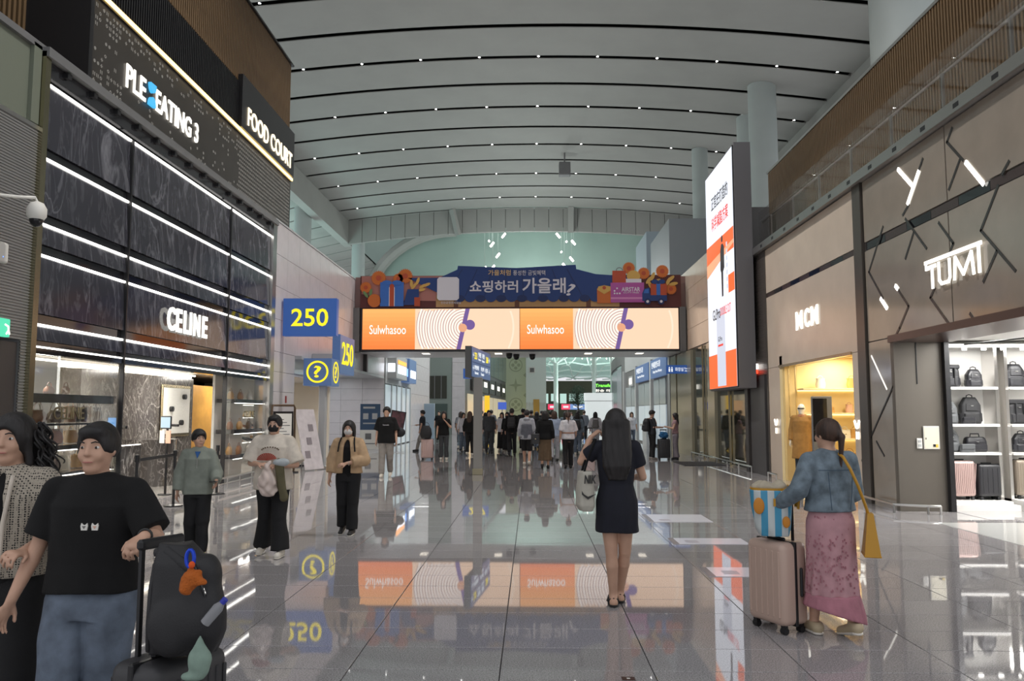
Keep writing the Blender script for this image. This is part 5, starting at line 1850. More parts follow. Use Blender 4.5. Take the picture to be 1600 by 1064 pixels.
# TUMI letters built as strokes
tl = empty('shop_name_sign', label='large white lit shop name under a long bar on bronze stone, far right', cat='sign')
q = lambda x, y: (2.27 + x, 3.52 + y)
fr2 = Frame((X - .035, 14.5, 0), (0, -1, 0), (0, 0, 1))
fr2.strokes([[q(0, .385), q(1.52, .385)]], .055, LETW, 'top_bar', tl, 0, .02)
fr2.strokes([[q(.02, .385), q(.02, .28), q(.10, .28)]], .035, LETW, 'letter_t', tl, 0, .02)
fr2.strokes([[q(.20, .30), q(.20, -.02)], [q(.10, .30), q(.30, .30)]], .055, LETW, 'letter_t', tl, 0, .02)
fr2.strokes([[q(.40, .32), q(.40, .06), q(.46, 0), q(.66, 0), q(.70, .06), q(.70, .32)]], .05, LETW, 'letter_u', tl, 0, .02)
fr2.strokes([[q(.82, 0), q(.86, .31), q(1.06, .04), q(1.28, .31), q(1.32, 0)]], .05, LETW, 'letter_m', tl, 0, .02)
fr2.strokes([[q(1.46, .385), q(1.46, 0)]], .055, LETW, 'letter_i', tl, 0, .02)
# electrical box and switch
o = empty('wall_cabinet', (6.64, 13.49, 1.02), 0, 'cream electrical cabinet door on the taupe pier', 'cabinet')
MB().box(-.13, .13, -.02, 0, 0, .38, bevel=.004).obj('door', WHITEP, o)
MB().box(-.12, .12, -.024, -.018, .01, .37, bevel=.002).obj('door_leaf', mat('cabinet_cream', s2l(222, 216, 196), .5), o)
MB().box(.02, .06, -.030, -.022, .04, .08).box(-.10, -.09, -.03, -.022, .16, .19).obj('lock', BLACKM, o)
MB().box(.06, .10, -.027, -.022, .03, .08).obj('yellow_sticker', mat('sticker', s2l(220, 190, 70), .5), o)
o = tag(MB().box(6.40, 6.485, 13.47, 13.495, 1.03, 1.20, bevel=.004).obj('switch_plate', WHITEP), 'small white two-gang switch plate left of the cream cabinet', 'switch')
MB().box(6.42, 6.465, 13.46, 13.475, 1.13, 1.17).box(6.42, 6.465, 13.46, 13.475, 1.06, 1.10).obj('rocker', LGREY, o)
# shop interior
ti = empty('wall_luggage_shop_interior')
WW = mat('shop_white', s2l(226, 224, 220), .5)
MB().box(6.8, 12, 14.25, 14.40, 0, 2.9).box(11.9, 12, 4, 14.3, 0, 2.9).obj('back_wall', WW, ti)
MB().box(6.14, 12, 4, 14.3, 2.86, 2.94).obj('shop_ceiling', WW, ti)
MB().box(6.0, 12, 4, 12.1, -.002, .006).obj('shop_floor', FLOORW, ti)
MB().box(6.96, 12, 12.1, 14.3, -.002, .004).obj('shop_floor', FLOOR, ti)
for x_ in (7.02, 7.95, 8.12, 9.6):
    MB().box(x_, x_ + .05, 13.86, 14.25, .1, 2.75).obj('upright', mat('polished_steel', (.7, .68, .66), .12, metal=1), ti)
for i in range(7):
    MB().cyl((7.15 + i * .33, 13.9, 2.70), (7.15 + i * .33, 13.9, 2.76), .04, n=10).obj('spot_light', glow('spot', (255, 252, 245), 7), ti)
MB().box(7.0, 10, 13.8, 14.2, 2.74, 2.80).obj('light_rail', STEEL, ti)
MB().tube([(7.0, 13.0, 2.72), (7.6, 10.6, 2.72)], .01).obj('sprinkler_pipe', BLACKM, ti)
for x_, y_ in ((7.6, 12.8), (8.9, 12.6), (7.8, 10.6), (9.5, 9.5)):
    lamp('shop_lamp', 'AREA', (x_, y_, 2.83), 75, (1, .99, .96), .9)
for z, nm in ((2.06, 'top'), (1.43, 'second'), (.95, 'third')):
    for (a, b, s) in ((7.06, 7.95, 'left'), (8.16, 9.6, 'right')):
        o = shelf(a, b, 13.78, 14.24, z, WW, 'white shelf of the luggage shop, %s level, %s bay' % (nm, s), t=.025)
        MB().box(a, b, 13.78, 13.80, z - .04, z - .026).obj('edge_light', glow('shelf_edge', (255, 253, 248), 2.2), o)
tag(MB().box(6.98, 8.06, 13.50, 14.24, 0, .10).box(7.02, 8.0, 13.6, 14.24, .10, .15, bevel=.005).obj('display_plinth', WW), 'low white plinth under the pink suitcase in the luggage shop', 'plinth')
tag(MB().box(8.12, 9.6, 13.3, 14.24, 0, .17).obj('display_plinth', WW), 'low white plinth at the right edge of the luggage shop', 'plinth')
tag(MB().box(7.62, 8.9, 10.4, 12.1, 0, .62, bevel=.01).obj('display_table', WW), 'white block display table at the right edge of the photograph', 'table')

BAGB = mat('bag_black_leather', (.022, .022, .026), .33, bump=(20, .4))
BAGN = mat('bag_black_nylon', (.014, .014, .016), .6, bump=(120, .2))
BAGG = mat('bag_grey_nylon', (.10, .105, .11), .65, bump=(120, .2))


def pack(loc, w_, h, d, m, label, style='zip', group='bags on the luggage shop shelves'):
    o = empty('backpack' if style in ('zip', 'roll') else 'carry_bag', loc, 0, label, 'bag', group)
    V = Vol((-w_ / 2 - .05, -d / 2 - .08, -.01), (w_ / 2 + .05, d / 2 + .05, h + .04), .009)
    tp = .7 if style == 'zip' else .95
    V.loft([(0.0, 0, 0, w_ * .46, d * .44), (h * .1, 0, 0, w_ * .5, d * .5), (h * .7, 0, 0, w_ * .48, d * .45), (h * .92, 0, 0, w_ * .46 * tp, d * .36), (h, 0, 0, w_ * .38 * tp, d * .26)], k=0, p=4)
    if style in ('zip', 'roll'):
        V.loft([(h * .06, 0, -d * .45, w_ * .36, d * .18), (h * .40, 0, -d * .45, w_ * .36, d * .15)], k=.012, p=4)
        for s in (-1, 1):
            V.loft([(h * .1, s * w_ * .48, 0, w_ * .07, d * .3), (h * .4, s * w_ * .48, 0, w_ * .06, d * .28)], k=.012, p=3)
    V.obj('bag_body', m, o)
    if style == 'zip':
        V = Vol((-w_ / 2, -d, 0), (w_ / 2, d, h), .008)
        V.loft([(h * .48, 0, -d * .46, w_ * .30, d * .08), (h * .78, 0, -d * .42, w_ * .28, d * .07)], k=0, p=4)
        V.obj('front_pocket', m, o)
        MB().tube([(-.05, 0, h - .02), (-.045, 0, h + .03), (0, 0, h + .045), (.045, 0, h + .03), (.05, 0, h - .02)], .009, 6).obj('top_handle', m, o, smooth=True)
    elif style == 'roll':
        MB().box(-w_ * .48, w_ * .48, -d * .5, d * .4, h * .80, h, bevel=.02).obj('roll_top', m, o)
        for s in (-1, 1):
            MB().box(s * w_ * .18 - .012, s * w_ * .18 + .012, -d * .66, -d * .48, h * .1, h * .85, bevel=.004).obj('buckle_strap', C_BLK, o)
    elif style == 'duffel':
        MB().tube([(-.08, 0, h - .02), (-.07, 0, h + .05), (.07, 0, h + .05), (.08, 0, h - .02)], .010, 6).obj('handle', m, o, smooth=True)
        MB().box(-w_ * .42, w_ * .42, -d * .58, -d * .48, h * .12, h * .5, bevel=.01).obj('front_pocket', m, o)
    else:
        MB().box(-w_ * .45, w_ * .45, -d * .62, -d * .3, h * .35, h * 1.02, bevel=.012).obj('flap', m, o)
    MB().box(-.02, .02, -d * .58, -d * .5, h * .66, h * .69).obj('badge', STEEL, o)
    return o


pack((7.22, 13.98, 2.06), .36, .39, .18, BAGB, 'black leather roll-top backpack, top left shelf of the luggage shop', 'roll')
pack((7.65, 13.98, 2.06), .27, .31, .16, BAGB, 'smaller black leather backpack, top left shelf, right of the roll-top one')
pack((8.34, 13.98, 2.06), .34, .40, .18, BAGB, 'black leather backpack on the top right shelf of the luggage shop')
pack((7.20, 13.98, 1.43), .27, .38, .16, BAGG, 'grey nylon backpack on the second shelf, left bay')
pack((7.60, 14.05, 1.43), .36, .46, .16, BAGN, 'tall charcoal wheeled case bag on the second shelf, left bay')
pack((7.47, 13.87, 1.43), .24, .12, .09, BAGB, 'small black clutch pouch in front of the tall charcoal bag', 'sling')
pack((8.36, 13.98, 1.43), .36, .42, .18, BAGN, 'dark flap-top backpack on the second shelf, right bay', 'roll')
pack((7.20, 13.98, .95), .28, .38, .16, BAGG, 'dark grey backpack on the third shelf, left bay')
pack((7.63, 14.0, .95), .38, .26, .18, BAGB, 'black leather duffel on the third shelf, left bay', 'duffel')
pack((7.42, 13.86, .95), .26, .14, .09, BAGG, 'small grey sling bag in front of the duffel', 'sling')
pack((8.40, 13.98, .95), .30, .32, .16, BAGB, 'black bag on the third shelf, right bay', 'zip')


def suitcase(loc, w_, h, d, m, label, rz=0, group=None, ribs=8, handle=0, trim=None, diag=False, name='suitcase', wheels=True):
    """upright case: front faces local -y, w_ across x, d deep"""
    trim = trim or BLACKM
    o = empty(name, loc, rz, label, 'suitcase', group)
    wz = .06 if wheels else 0
    MB().box(-w_ / 2, w_ / 2, -d / 2, d / 2, wz, wz + h, bevel=min(.05, d * .25), seg=4).obj('shell', m, o, smooth=True)
    for i in range(ribs):
        t = -w_ / 2 + w_ * (i + .8) / (ribs + .6)
        for s in (-1, 1):
            if diag:
                MB().tube([(t - .03, s * (d / 2 + .001), wz + .05), (t + .01, s * (d / 2 + .002), wz + h * .5), (t + .03, s * (d / 2 + .001), wz + h - .05)], .007, 6).obj('rib', m, o, smooth=True)
            else:
                MB().box(t - .008, t + .008, s * (d / 2) - .006, s * (d / 2) + .006, wz + .06, wz + h - .06, bevel=.004).obj('rib', m, o)
    MB().box(-w_ / 2 - .003, w_ / 2 + .003, -.014, .014, wz - .003, wz + h + .003, bevel=.004).obj('zip_band', trim, o)
    MB().box(w_ / 2, w_ / 2 + .022, -.012 + d * .16, .012 + d * .16, wz + h * .35, wz + h * .7, bevel=.008).obj('side_handle', trim, o)
    MB().box(-.09, .09, -.012, .012, wz + h, wz + h + .025, bevel=.008).obj('top_handle', trim, o)
    if wheels:
        for sx in (-1, 1):
            for sy in (-1, 1):
                wl_ = MB().cyl((sx * (w_ / 2 - .05) - .022, sy * (d / 2 - .05), .025), (sx * (w_ / 2 - .05) + .022, sy * (d / 2 - .05), .025), .025, n=16).obj('wheel', BLACKM, o, smooth=True)
                MB().box(sx * (w_ / 2 - .05) - .018, sx * (w_ / 2 - .05) + .018, sy * (d / 2 - .05) - .018, sy * (d / 2 - .05) + .018, .035, wz + .005).obj('wheel_fork', BLACKM, wl_)
    if handle:
        MB().bar((-w_ * .24, d * .3, wz + h - .05), (-w_ * .24, d * .3, wz + h + handle), .016).bar((w_ * .24, d * .3, wz + h - .05), (w_ * .24, d * .3, wz + h + handle), .016).obj('telescopic_tubes', trim, o)
        MB().box(-w_ * .24 - .02, w_ * .24 + .02, d * .3 - .017, d * .3 + .017, wz + h + handle - .01, wz + h + handle + .03, bevel=.01).obj('grip', trim, o)
    return o


ROSE = mat('case_rose', s2l(196, 168, 162), .3, metal=.25)
suitcase((7.31, 13.95, .15), .44, .60, .26, ROSE, 'rose pink ribbed suitcase on the plinth of the luggage shop', ribs=12, diag=True)
suitcase((7.77, 13.95, .15), .38, .54, .26, mat('case_black', (.03, .03, .034), .35), 'black upright suitcase right of the rose one in the luggage shop', ribs=4)
suitcase((8.42, 13.95, .17), .42, .60, .26, mat('case_taupe', s2l(150, 138, 124), .3, metal=.3), 'taupe ribbed suitcase in the right bay of the luggage shop', ribs=10)
pack((8.58, 13.62, .17), .28, .36, .16, BAGB, 'black bag before the taupe suitcase in the right bay', 'zip')

# bumper rails
for i, (pts, lab) in enumerate((([(5.95, 14.6, .13), (5.92, 13.35, .13), (6.35, 13.1, .13), (6.55, 13.1, .13)], 'low steel bumper rail at the foot of the bronze wall'),
                                ([(5.95, 21.9, .17), (5.95, 30, .17)], 'low steel bumper rail before the tinted glass wall'),
                                ([(5.98, 20.5, .12), (5.98, 19.8, .12)], 'short low steel bumper rail at the far pier of the right boutique'))):
    o = empty('bumper_rail', (0, 0, 0), 0, lab, 'rail')
    MB().tube(pts, .022).obj('rail_bar', STEEL, o, smooth=True)
    for a, b in zip(pts[:-1], pts[1:]):
        L_ = (Vector(b) - Vector(a)).length
        n_ = max(1, int(L_ / 1.3))
        for k_ in range(n_ + 1):
            p_ = Vector(a).lerp(Vector(b), k_ / n_)
            MB().cyl((p_.x, p_.y, 0), (p_.x, p_.y, p_.z), .02, n=8).obj('foot', STEEL, o)

# ---- cornice ledge, glass balustrade, slatted wall above
lg = struct(empty('ceiling_gallery_edge'))
MB().box(X - .12, 12, 4, 22.3, 5.86, 6.0).obj('gallery_deck', mat('gallery_edge', s2l(150, 146, 142), .4), lg)
MB().box(X - .14, X - .12, 4, 22.3, 5.84, 6.02).obj('edge_profile', STEEL, lg)
for i in range(14):
    MB().box(X - .142, X - .125, 9.0 + i * .95, 9.15 + i * .95, 5.89, 5.96).obj('edge_light_box', BLACKM, lg)
bal = empty('glass_balustrade', (0, 0, 0), 0, 'clear glass balustrade with a steel handrail on the right gallery edge', 'railing')
y = 5.0
while y < 22:
    MB().box(6.29, 6.31, y + .01, min(y + 1.75, 22.1), 6.0, 7.12).obj('glass_pane', GLASS, bal)
    MB().box(6.36, 6.40, y - .02, y + .02, 6.0, 6.86).obj('post', STEEL, bal)
    y += 1.77
MB().tube([(6.42, 5, 6.88), (6.42, 22.1, 6.88)], .025).obj('handrail', STEEL, bal, smooth=True)
us = struct(empty('wall_upper_right'))
MB().box(7.56, 8.0, 6, 24.5, 6.0, 9.05).obj('wall_core', WOODBK, us)
s3 = MB().box(7.40, 7.56, 0, .05, 6.02, 9.08).obj('wood_slat', WOOD, us)
s3.location = (0, 24.42, 0)
n_ = int((24.42 - 9.2) / .102)
for i in range(1, n_):
    inst(s3, 'wood_slat', (0, 24.42 - i * .102, 0), us)
MB().box(7.38, 8.0, 6, 24.55, 9.05, 9.12).obj('top_trim', STEEL, us)

# ---- corrugated pier, glass wall, stone wall beyond
cp = struct(empty('wall_right_corrugated'))
mb = MB()
prof2 = []
z = 2.62
while z < 5.9:
    prof2 += [(6.08, z), (6.08, z + .018), (6.096, z + .022), (6.096, z + .037)]
    z += .041
n_ = len(prof2)
mb.add([(x, 20.72, z) for x, z in prof2] + [(x, 22.3, z) for x, z in prof2], [(i, i + 1, n_ + i + 1, n_ + i) for i in range(n_ - 1)])
mb.obj('corrugated_cladding', mat('corrugated_dark', s2l(120, 112, 108), .35, metal=.5), cp)
MB().box(6.11, 6.5, 20.72, 22.3, 0, 5.86).obj('wall_core', DGREY, cp)
MB().box(6.05, 6.11, 20.85, 22.2, 0, 2.6).obj('door_2', mat('door_dark', s2l(70, 68, 68), .4), cp)
MB().box(6.0, 6.5, 22.3, 22.6, 0, 5.86).obj('end_post', DGREY, cp)
MB().box(5.98, 6.6, 22.6, 22.9, 5.0, 7.35).box(5.98, 6.6, 21.8, 22.9, 5.86, 7.3).obj('grey_cap_block', MGREY, cp)
o = tag(MB().box(5.98, 6.04, 21.3, 21.9, 2.78, 2.92, bevel=.005).obj('door_lamp', glow('white_red_lamp', (255, 250, 245), 3)), 'small white and red lit sign above the dark corrugated door', 'sign')
MB().box(5.975, 6.03, 21.3, 21.8, 2.66, 2.76).obj('red_band', glow('red_lamp', (255, 70, 40), 2), o)
gw = struct(empty('wall_right'))
MB().box(6.13, 6.5, 22.6, 33.0, 4.0, 7.15).obj('wall_core', DGREY, gw)
panels(gw, 6.08, 6.13, 22.6, 33.0, 4.05, 7.15, 1.3, .78, STONEW, 'y')
for i, (a, b) in enumerate(((22.6, 24.6), (24.66, 26.9), (26.96, 28.3), (28.36, 30.2))):
    struct(MB().box(6.12, 6.16, a, b, .05, 4.0).obj('window_%d' % (3 + i), GLASSD))
MB().box(6.10, 6.14, 22.6, 33, 0, .05).obj('window_base', STEEL, gw)
for yy in (24.63, 28.33):
    MB().box(6.04, 6.10, yy - .02, yy + .02, 0, 4.0).obj('mullion', GOLDM, gw)
MB().box(6.02, 6.5, 30.2, 33.0, 0, 4.0).obj('stone_pier', mat('olive_stone', s2l(150, 144, 122), .15), gw)
MB().box(6.02, 6.5, 26.4, 27.4, 0, 4.0).obj('stone_pier', mat('olive_stone', s2l(150, 144, 122), .15), gw)
o = tag(MB().box(4.7, 6.0, 24.8, 26.8, .001, .014, bevel=.004).obj('door_mat', mat('mat_dark', (.03, .03, .032), .9, bump=(200, .5))), 'dark rectangular doormat before the tinted glass wall', 'mat')
# grey volumes above
struct(MB().box(8.8, 10.6, 60, 66, 6, 15.4).obj('trim_9', mat('volume_blue_grey', s2l(140, 152, 160), .6)))
struct(MB().box(7.9, 12.4, 45, 52, 6, 12.7).obj('trim_10', mat('volume_grey', s2l(128, 132, 134), .6)))
struct(MB().box(6.1, 6.5, 33.0, 52.0, 4.2, 7.1).obj('trim_11', LGREY))

# ---- tall upright screen
ts = empty('upright_screen', (0, 0, 0), 0, 'tall upright glowing advertising screen on the right side of the hall', 'screen')
MB().box(5.53, 5.98, 21.3, 24.75, 2.28, 8.98).obj('screen_cabinet', mat('screen_cabinet', s2l(108, 106, 108), .4), ts)
MB().box(5.50, 5.53, 21.36, 24.70, 2.31, 8.92).obj('screen_bezel', BLACKM, ts)
ft_ = Frame((5.497, 24.66, 2.34), (0, -1, 0), (0, 0, 1))
SWH = glow('ad_white', (236, 240, 250), 1.15)
SOR = glow('ad_orange', (246, 104, 44), 1.15)
SPE = glow('ad_peach', (250, 170, 130), 1.15)
SPH = glow('ad_phone', (214, 220, 236), 1.0)
SDK = glow('ad_dark', (40, 38, 44), .8)
ft_.rect(0, 0, 3.27, 6.55, SWH, 'picture_field', ts, 0, .004)
ft_.rect(0, 0, 3.27, 1.0, SOR, 'picture_field', ts, .005, .002)
ft_.rect(1.1, 0.05, 2.1, 2.3, SPH, 'product_box', ts, .008, .002)
ft_.rect(0, 3.75, 3.27, 4.35, SOR, 'picture_field', ts, .005, .002)
ft_.poly([(0, 3.4), (3.27, 3.9), (3.27, 4.0), (0, 3.8)], SPE, 'picture_fade', ts, .007, .002)
ft_.rect(0, 3.55, .9, 3.78, SPE, 'picture_fade', ts, .007, .002)
ft_.rect(2.6, 2.6, 3.27, 3.1, SOR, 'picture_field', ts, .006, .002)
# dark standing figure
ft_.poly([(1.85, 2.60), (2.02, 2.60), (2.05, 3.3), (2.2, 3.4), (2.2, 4.0), (2.05, 4.12), (1.88, 4.12), (1.76, 3.95), (1.74, 3.4), (1.83, 3.3)], SDK, 'figure_print', ts, .010, .002)
ft_.disc(1.98, 4.26, .10, SDK, 'figure_print', ts, .010, .002)
ft_.text('正官庄打造的', .75, 5.35, 2.0, .42, SDK, 'lettering', ts, d=.008, t=.003, bold=.01)
ft_.text('科学减脂方案', .75, 4.72, 2.0, .42, glow('ad_red', (232, 60, 50), 1.1), 'lettering', ts, d=.008, t=.003, bold=.01)
ft_.text('GLPro', .65, 1.72 + .3, .95, .32, SDK, 'lettering', ts, d=.011, t=.003, bold=.01)
ft_.text('DOUBLE CUT', 1.62, 1.77 + .3, 1.2, .24, glow('ad_red', (232, 60, 50), 1.1), 'lettering', ts, d=.011, t=.003)
ft_.text('GLPro', 1.25, 1.35, .5, .14, SDK, 'lettering', ts, d=.011, t=.003)
ft_.rect(1.25, 1.2, 1.85, 1.26, glow('ad_red', (232, 60, 50), 1.1), 'product_stripe', ts, .011, .002)
for i in range(7):
    ft_.rect(2.42, 2.75 + i * .2, 2.56, 2.87 + i * .2, SPH, 'side_caption', ts, .008, .002)

# ---- signs on the right beyond the bridge
rs = empty('restroom_sign', (0, 0, 0), 0, 'long blue hanging sign with white pictograms, right of the bridge', 'sign')
MB().box(5.22, 6.34, 30.9, 31.0, 3.13, 3.46, bevel=.005).obj('sign_box', BLUE, rs)
fr = Frame((5.22, 30.895, 3.13), (1, 0, 0), (0, 0, 1))
fr.text('화장실', .34, .09, .32, .15, SGW, 'lettering', rs, t=.004, bold=.01)
fr.text('Restroom', .70, .17, .34, .07, SGW, 'lettering', rs, t=.004)
fr.text('洗手间', .70, .07, .30, .07, SGW, 'lettering', rs, t=.004)
for x in (.12, .22):
    fr.rect(x - .03, .07, x + .03, .20, SGW, 'pictogram', rs, 0, .004)
    fr.disc(x, .235, .025, SGW, 'pictogram', rs, 0, .004, n=10)
# ================================================================ FAR HALL beyond the bridge
fl = struct(empty('wall_far_hall_left'))
MB().box(-7.6, -6.85, 36.95, 44.5, 0, 6.9).box(-7.6, -6.85, 44.5, 52.9, 0, 7.2).obj('wall_core', DGREY, fl)
panels(fl, -6.85, -6.80, 44.6, 52.9, 0, 7.2, 1.4, .9, STONE, 'y')
MB().box(-6.85, -6.78, 36.95, 44.5, 3.0, 6.5).obj('shop_fascia', LGREY, fl)
for i in range(5):
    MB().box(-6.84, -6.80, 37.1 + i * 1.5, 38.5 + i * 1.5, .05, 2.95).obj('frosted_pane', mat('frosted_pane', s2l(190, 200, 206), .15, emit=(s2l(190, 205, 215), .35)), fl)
    MB().box(-6.84, -6.74, 38.5 + i * 1.5, 38.6 + i * 1.5, 0, 3.0).obj('mullion', LGREY, fl)
for (y0, y1, z0, z1, m, lab, bar) in ((37.4, 40.6, 3.25, 4.35, LGREY, 'pale shop sign with orange and white lit lettering, left beyond the bridge', 1), (41.4, 43.9, 3.2, 4.45, BLUE2, 'blue shop sign with white lit lettering, left beyond the bridge', 0)):
    o = empty('shop_sign', label=lab, cat='sign')
    MB().box(-6.80, -6.35, y0, y1, z0, z1, bevel=.01).obj('sign_box', m, o)
    MB().box(-6.34, -6.32, y0 + .4, y1 - .4, z0 + .25, z0 + .65).obj('lit_band', glow('sign_band_white', (240, 245, 255), 2.4), o)
    if bar:
        MB().box(-6.34, -6.32, y0 + .4, y1 - .4, z0 + .70, z0 + .88).obj('lit_band', glow('sign_band_orange', (255, 160, 60), 2), o)
    MB().box(-6.75, -6.42, y0 - .02, y0, z0 + .3, z0 + .7).obj('lit_band', glow('sign_band_blue', (130, 180, 255), 2) if not bar else glow('sign_band_white', (240, 245, 255), 2.4), o)
# recess with window
rc = struct(empty('wall_recess'))
MB().box(-8.6, -5.9, 60, 60.3, 0, 9).obj('recess_wall', mat('recess_wall', s2l(130, 140, 134), .5), rc)
MB().box(-7.75, -6.36, 59.9, 60, 2.7, 4.4).obj('dark_window', GLASSD, rc)
for x in (-7.3, -6.8):
    MB().box(x, x + .06, 59.85, 59.9, 2.7, 4.4).obj('mullion', MGREY, rc)
MB().box(-7.5, -6.3, 59.9, 60, 0, 2.3).obj('dark_door', mat('far_door', s2l(70, 84, 80), .3), rc)
MB().box(-8.6, -6.8, 52.9, 53.2, 0, 9).obj('return_wall', STONE, rc)
panels(rc, -5.95, -5.0, 59.9, 60.2, 0, 9, .95, .9, STONE, 'x')
o = tag(MB().box(-6.72, -6.05, 49.9, 50.1, 0, 2.2, bevel=.02).obj('information_totem', mat('totem_blue', s2l(140, 156, 168), .3, emit=(s2l(120, 145, 165), .12))), 'pale blue standing information totem by the far left wall', 'kiosk')
# angled shop wall
A, B = Vector((-5.0, 60.2, 0)), Vector((-3.05, 95, 0))
dr = (B - A).normalized()
nr_ = Vector((dr.y, -dr.x, 0))
aw = struct(empty('wall_far_shops'))


def wseg(t0, t1, z0, z1, th, m, nm, parent, off=0):
    a, b = A + dr * t0 + nr_ * off, A + dr * t1 + nr_ * off
    c = (a + b) / 2 + nr_ * th / 2
    return MB().obox((c.x, c.y, (z0 + z1) / 2), dr[:], nr_[:], (0, 0, 1), (t1 - t0) / 2, th / 2, (z1 - z0) / 2).obj(nm, m, parent)


wseg(0, 34.8, 0, 9, .02, MGREY, 'wall_core', aw)
for i in range(6):
    wseg(6 + i * 4.8, 10.6 + i * 4.8, 5.2, 8.4, .06, mat('far_glass', s2l(100, 120, 126), .15), 'upper_pane', aw, .03)
for i in range(7):
    wseg(1 + i * 4.8, 5.2 + i * 4.8, .1, 3.1, .05, mat('shopfront_lit', s2l(214, 196, 160), .3, emit=(s2l(240, 222, 190), .35 + .25 * (i % 3))), 'lit_shopfront', aw, .03)
for i, nm in enumerate(('first', 'second', 'third', 'fourth', 'fifth')):
    o = empty('shop_sign', label='black fascia sign with white lit name, far left shop row, %s from bridge' % nm, cat='sign')
    wseg(3 + i * 6, 8.2 + i * 6, 3.4, 4.8, .15, BLACKM if i > 1 else DGREY, 'sign_box', o, .08)
    wseg(4.6 + i * 6, 6.8 + i * 6, 3.9, 4.35, .02, LETW, 'lit_band', o, .24)
o = empty('yellow_pillar_ad', label='yellow lit advertising column among the far left shops', cat='sign')
MB().box(-3.75, -3.35, 64, 64.4, 0, 3.0).obj('column', glow('yellow_ad', (250, 200, 40), 1.0), o)
MB().box(-4.6, -3.8, 64, 64.1, 1.0, 2.6).obj('picture', glow('food_ad', (240, 190, 140), 1.0), o)
o = tag(MB().box(-2.75, -2.05, 66, 66.1, 1.9, 2.5).obj('blue_display', glow('blue_disp', (70, 105, 210), .8)), 'small blue lit display right of the pylon in the far hall', 'sign')
MB().box(-2.45, -2.35, 66.02, 66.08, 0, 1.9).box(-2.7, -2.1, 65.9, 66.2, 0, .05).obj('post', LGREY, o)
g4 = empty('gate_sign', label='distant blue sign with yellow 24 behind the central pylon', cat='sign')
MB().box(-3.85, -2.4, 45, 45.2, 3.55, 4.12).obj('sign_box', BLUE, g4)
Frame((-3.5, 44.99, 3.62), (1, 0, 0), (0, 0, 1)).text('247', 0, 0, .95, .40, YEL, 'number', g4, t=.01, bold=.012)
for x_ in (-3.7, -2.55):
    MB().cyl((x_, 45.1, 4.1), (x_, 45.1, 8.0), .02, n=6).obj('hanging_rod', STEEL, g4)
struct(MB().box(-6.8, 6.1, 45.0, 45.2, 8.0, 8.2).obj('ceiling_beam', MGREY))
# patterned pier and stone pier
pt = struct(empty('wall_patterned_pier'))
PAT = mat('pattern_olive', s2l(214, 222, 188), .5)
PATD = mat('pattern_dark', s2l(176, 184, 148), .5)
MB().box(-3.06, -.62, 95, 97, 0, 14).obj('pier', PAT, pt)
fr = Frame((-1.84, 94.98, 0), (1, 0, 0), (0, 0, 1))
for j, z in enumerate((7.3, 4.9, 2.6)):
    if j % 2 == 0:
        fr.arc(0, z, .75, .10, 0, 2 * math.pi, PATD, 'round_motif', pt, t=.02, n=24)
        for k in range(4):
            a = k * math.pi / 2
            fr.disc(.35 * math.cos(a), z + .35 * math.sin(a), .2, PATD, 'petal', pt, t=.02, n=12)
    else:
        fr.poly([((.85 if i % 2 == 0 else .22) * math.cos(i * math.pi / 4), z + (.85 if i % 2 == 0 else .22) * math.sin(i * math.pi / 4)) for i in range(8)], PATD, 'star_motif', pt, t=.02)
    fr.poly([(.9, z - 1.2), (1.2, z - .9), (1.2, z - 1.5)], PATD, 'petal', pt, t=.02)
sp_ = struct(empty('wall_stone_pier'))
MB().box(-.62, 1.76, 94, 97, 0, 14).obj('pier', mat('pier_pale', s2l(222, 232, 226), .5), sp_)
MB().box(.25, .95, 93.9, 94, 0, 3.2).obj('gold_door', mat('gold_door', s2l(196, 150, 50), .4), sp_)
for i in range(7):
    x = -.5 + i * .34 if i < 3 else .0 + i * .27
    MB().tube([(x + .09 * math.cos(t), 93.95, 2.1 + .75 * math.sin(t)) for t in np.linspace(0, 2 * math.pi, 13)[:-1]], .03, 4, closed=True).obj('white_grille', WHITEP, sp_)
o = tag(MB().box(-.25, .45, 93.9, 94, 6.3, 7.0).obj('vent_box', WHITEP), 'small white framed vent on the far pale stone pier', 'vent')
MB().box(-.15, .35, 93.88, 93.9, 6.4, 6.9).obj('louvre', DGREY, o)
# end hall
eh = struct(empty('wall_far_end'))
MB().box(-1, 30, 150, 150.5, 0, 7.6).obj('brown_wall', mat('end_brown', s2l(84, 80, 64), .6, noise=(1, .1)), eh)
for i in range(9):
    MB().box(2 + i * 1.7, 3.2 + i * 1.7, 149.9, 150, 3.4 + (i % 2) * .4, 5.2).obj('bright_window', glow('bright_win', (200, 235, 225), .9 + .3 * (i % 2)), eh)
rf = struct(empty('ceiling_far_hall'))
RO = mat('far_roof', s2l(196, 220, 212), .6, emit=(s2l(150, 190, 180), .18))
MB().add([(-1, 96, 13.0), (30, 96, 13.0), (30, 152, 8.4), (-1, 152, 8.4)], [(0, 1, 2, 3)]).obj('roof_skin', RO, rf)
TR = mat('truss_white', s2l(222, 232, 226), .5)
zr = lambda y: 12.8 - (y - 96) * 4.6 / 56
for i in range(9):
    x = -1 + i * 3.4
    for s in (-1, 1):
        pts = [(x + s * 6 * t, 96 + 54 * t, zr(96 + 54 * t) - .5 - .9 * math.sin(t * math.pi * 3) ** 2) for t in np.linspace(0, 1, 10)]
        MB().tube(pts, .10, 5).obj('truss_bar', TR, rf)
for j in range(6):
    y = 99 + j * 9
    MB().tube([(x, y, zr(y) - .7 - .5 * math.sin(x * .5) ** 2) for x in np.linspace(-1, 30, 14)], .13, 5).obj('truss_chord', TR, rf)
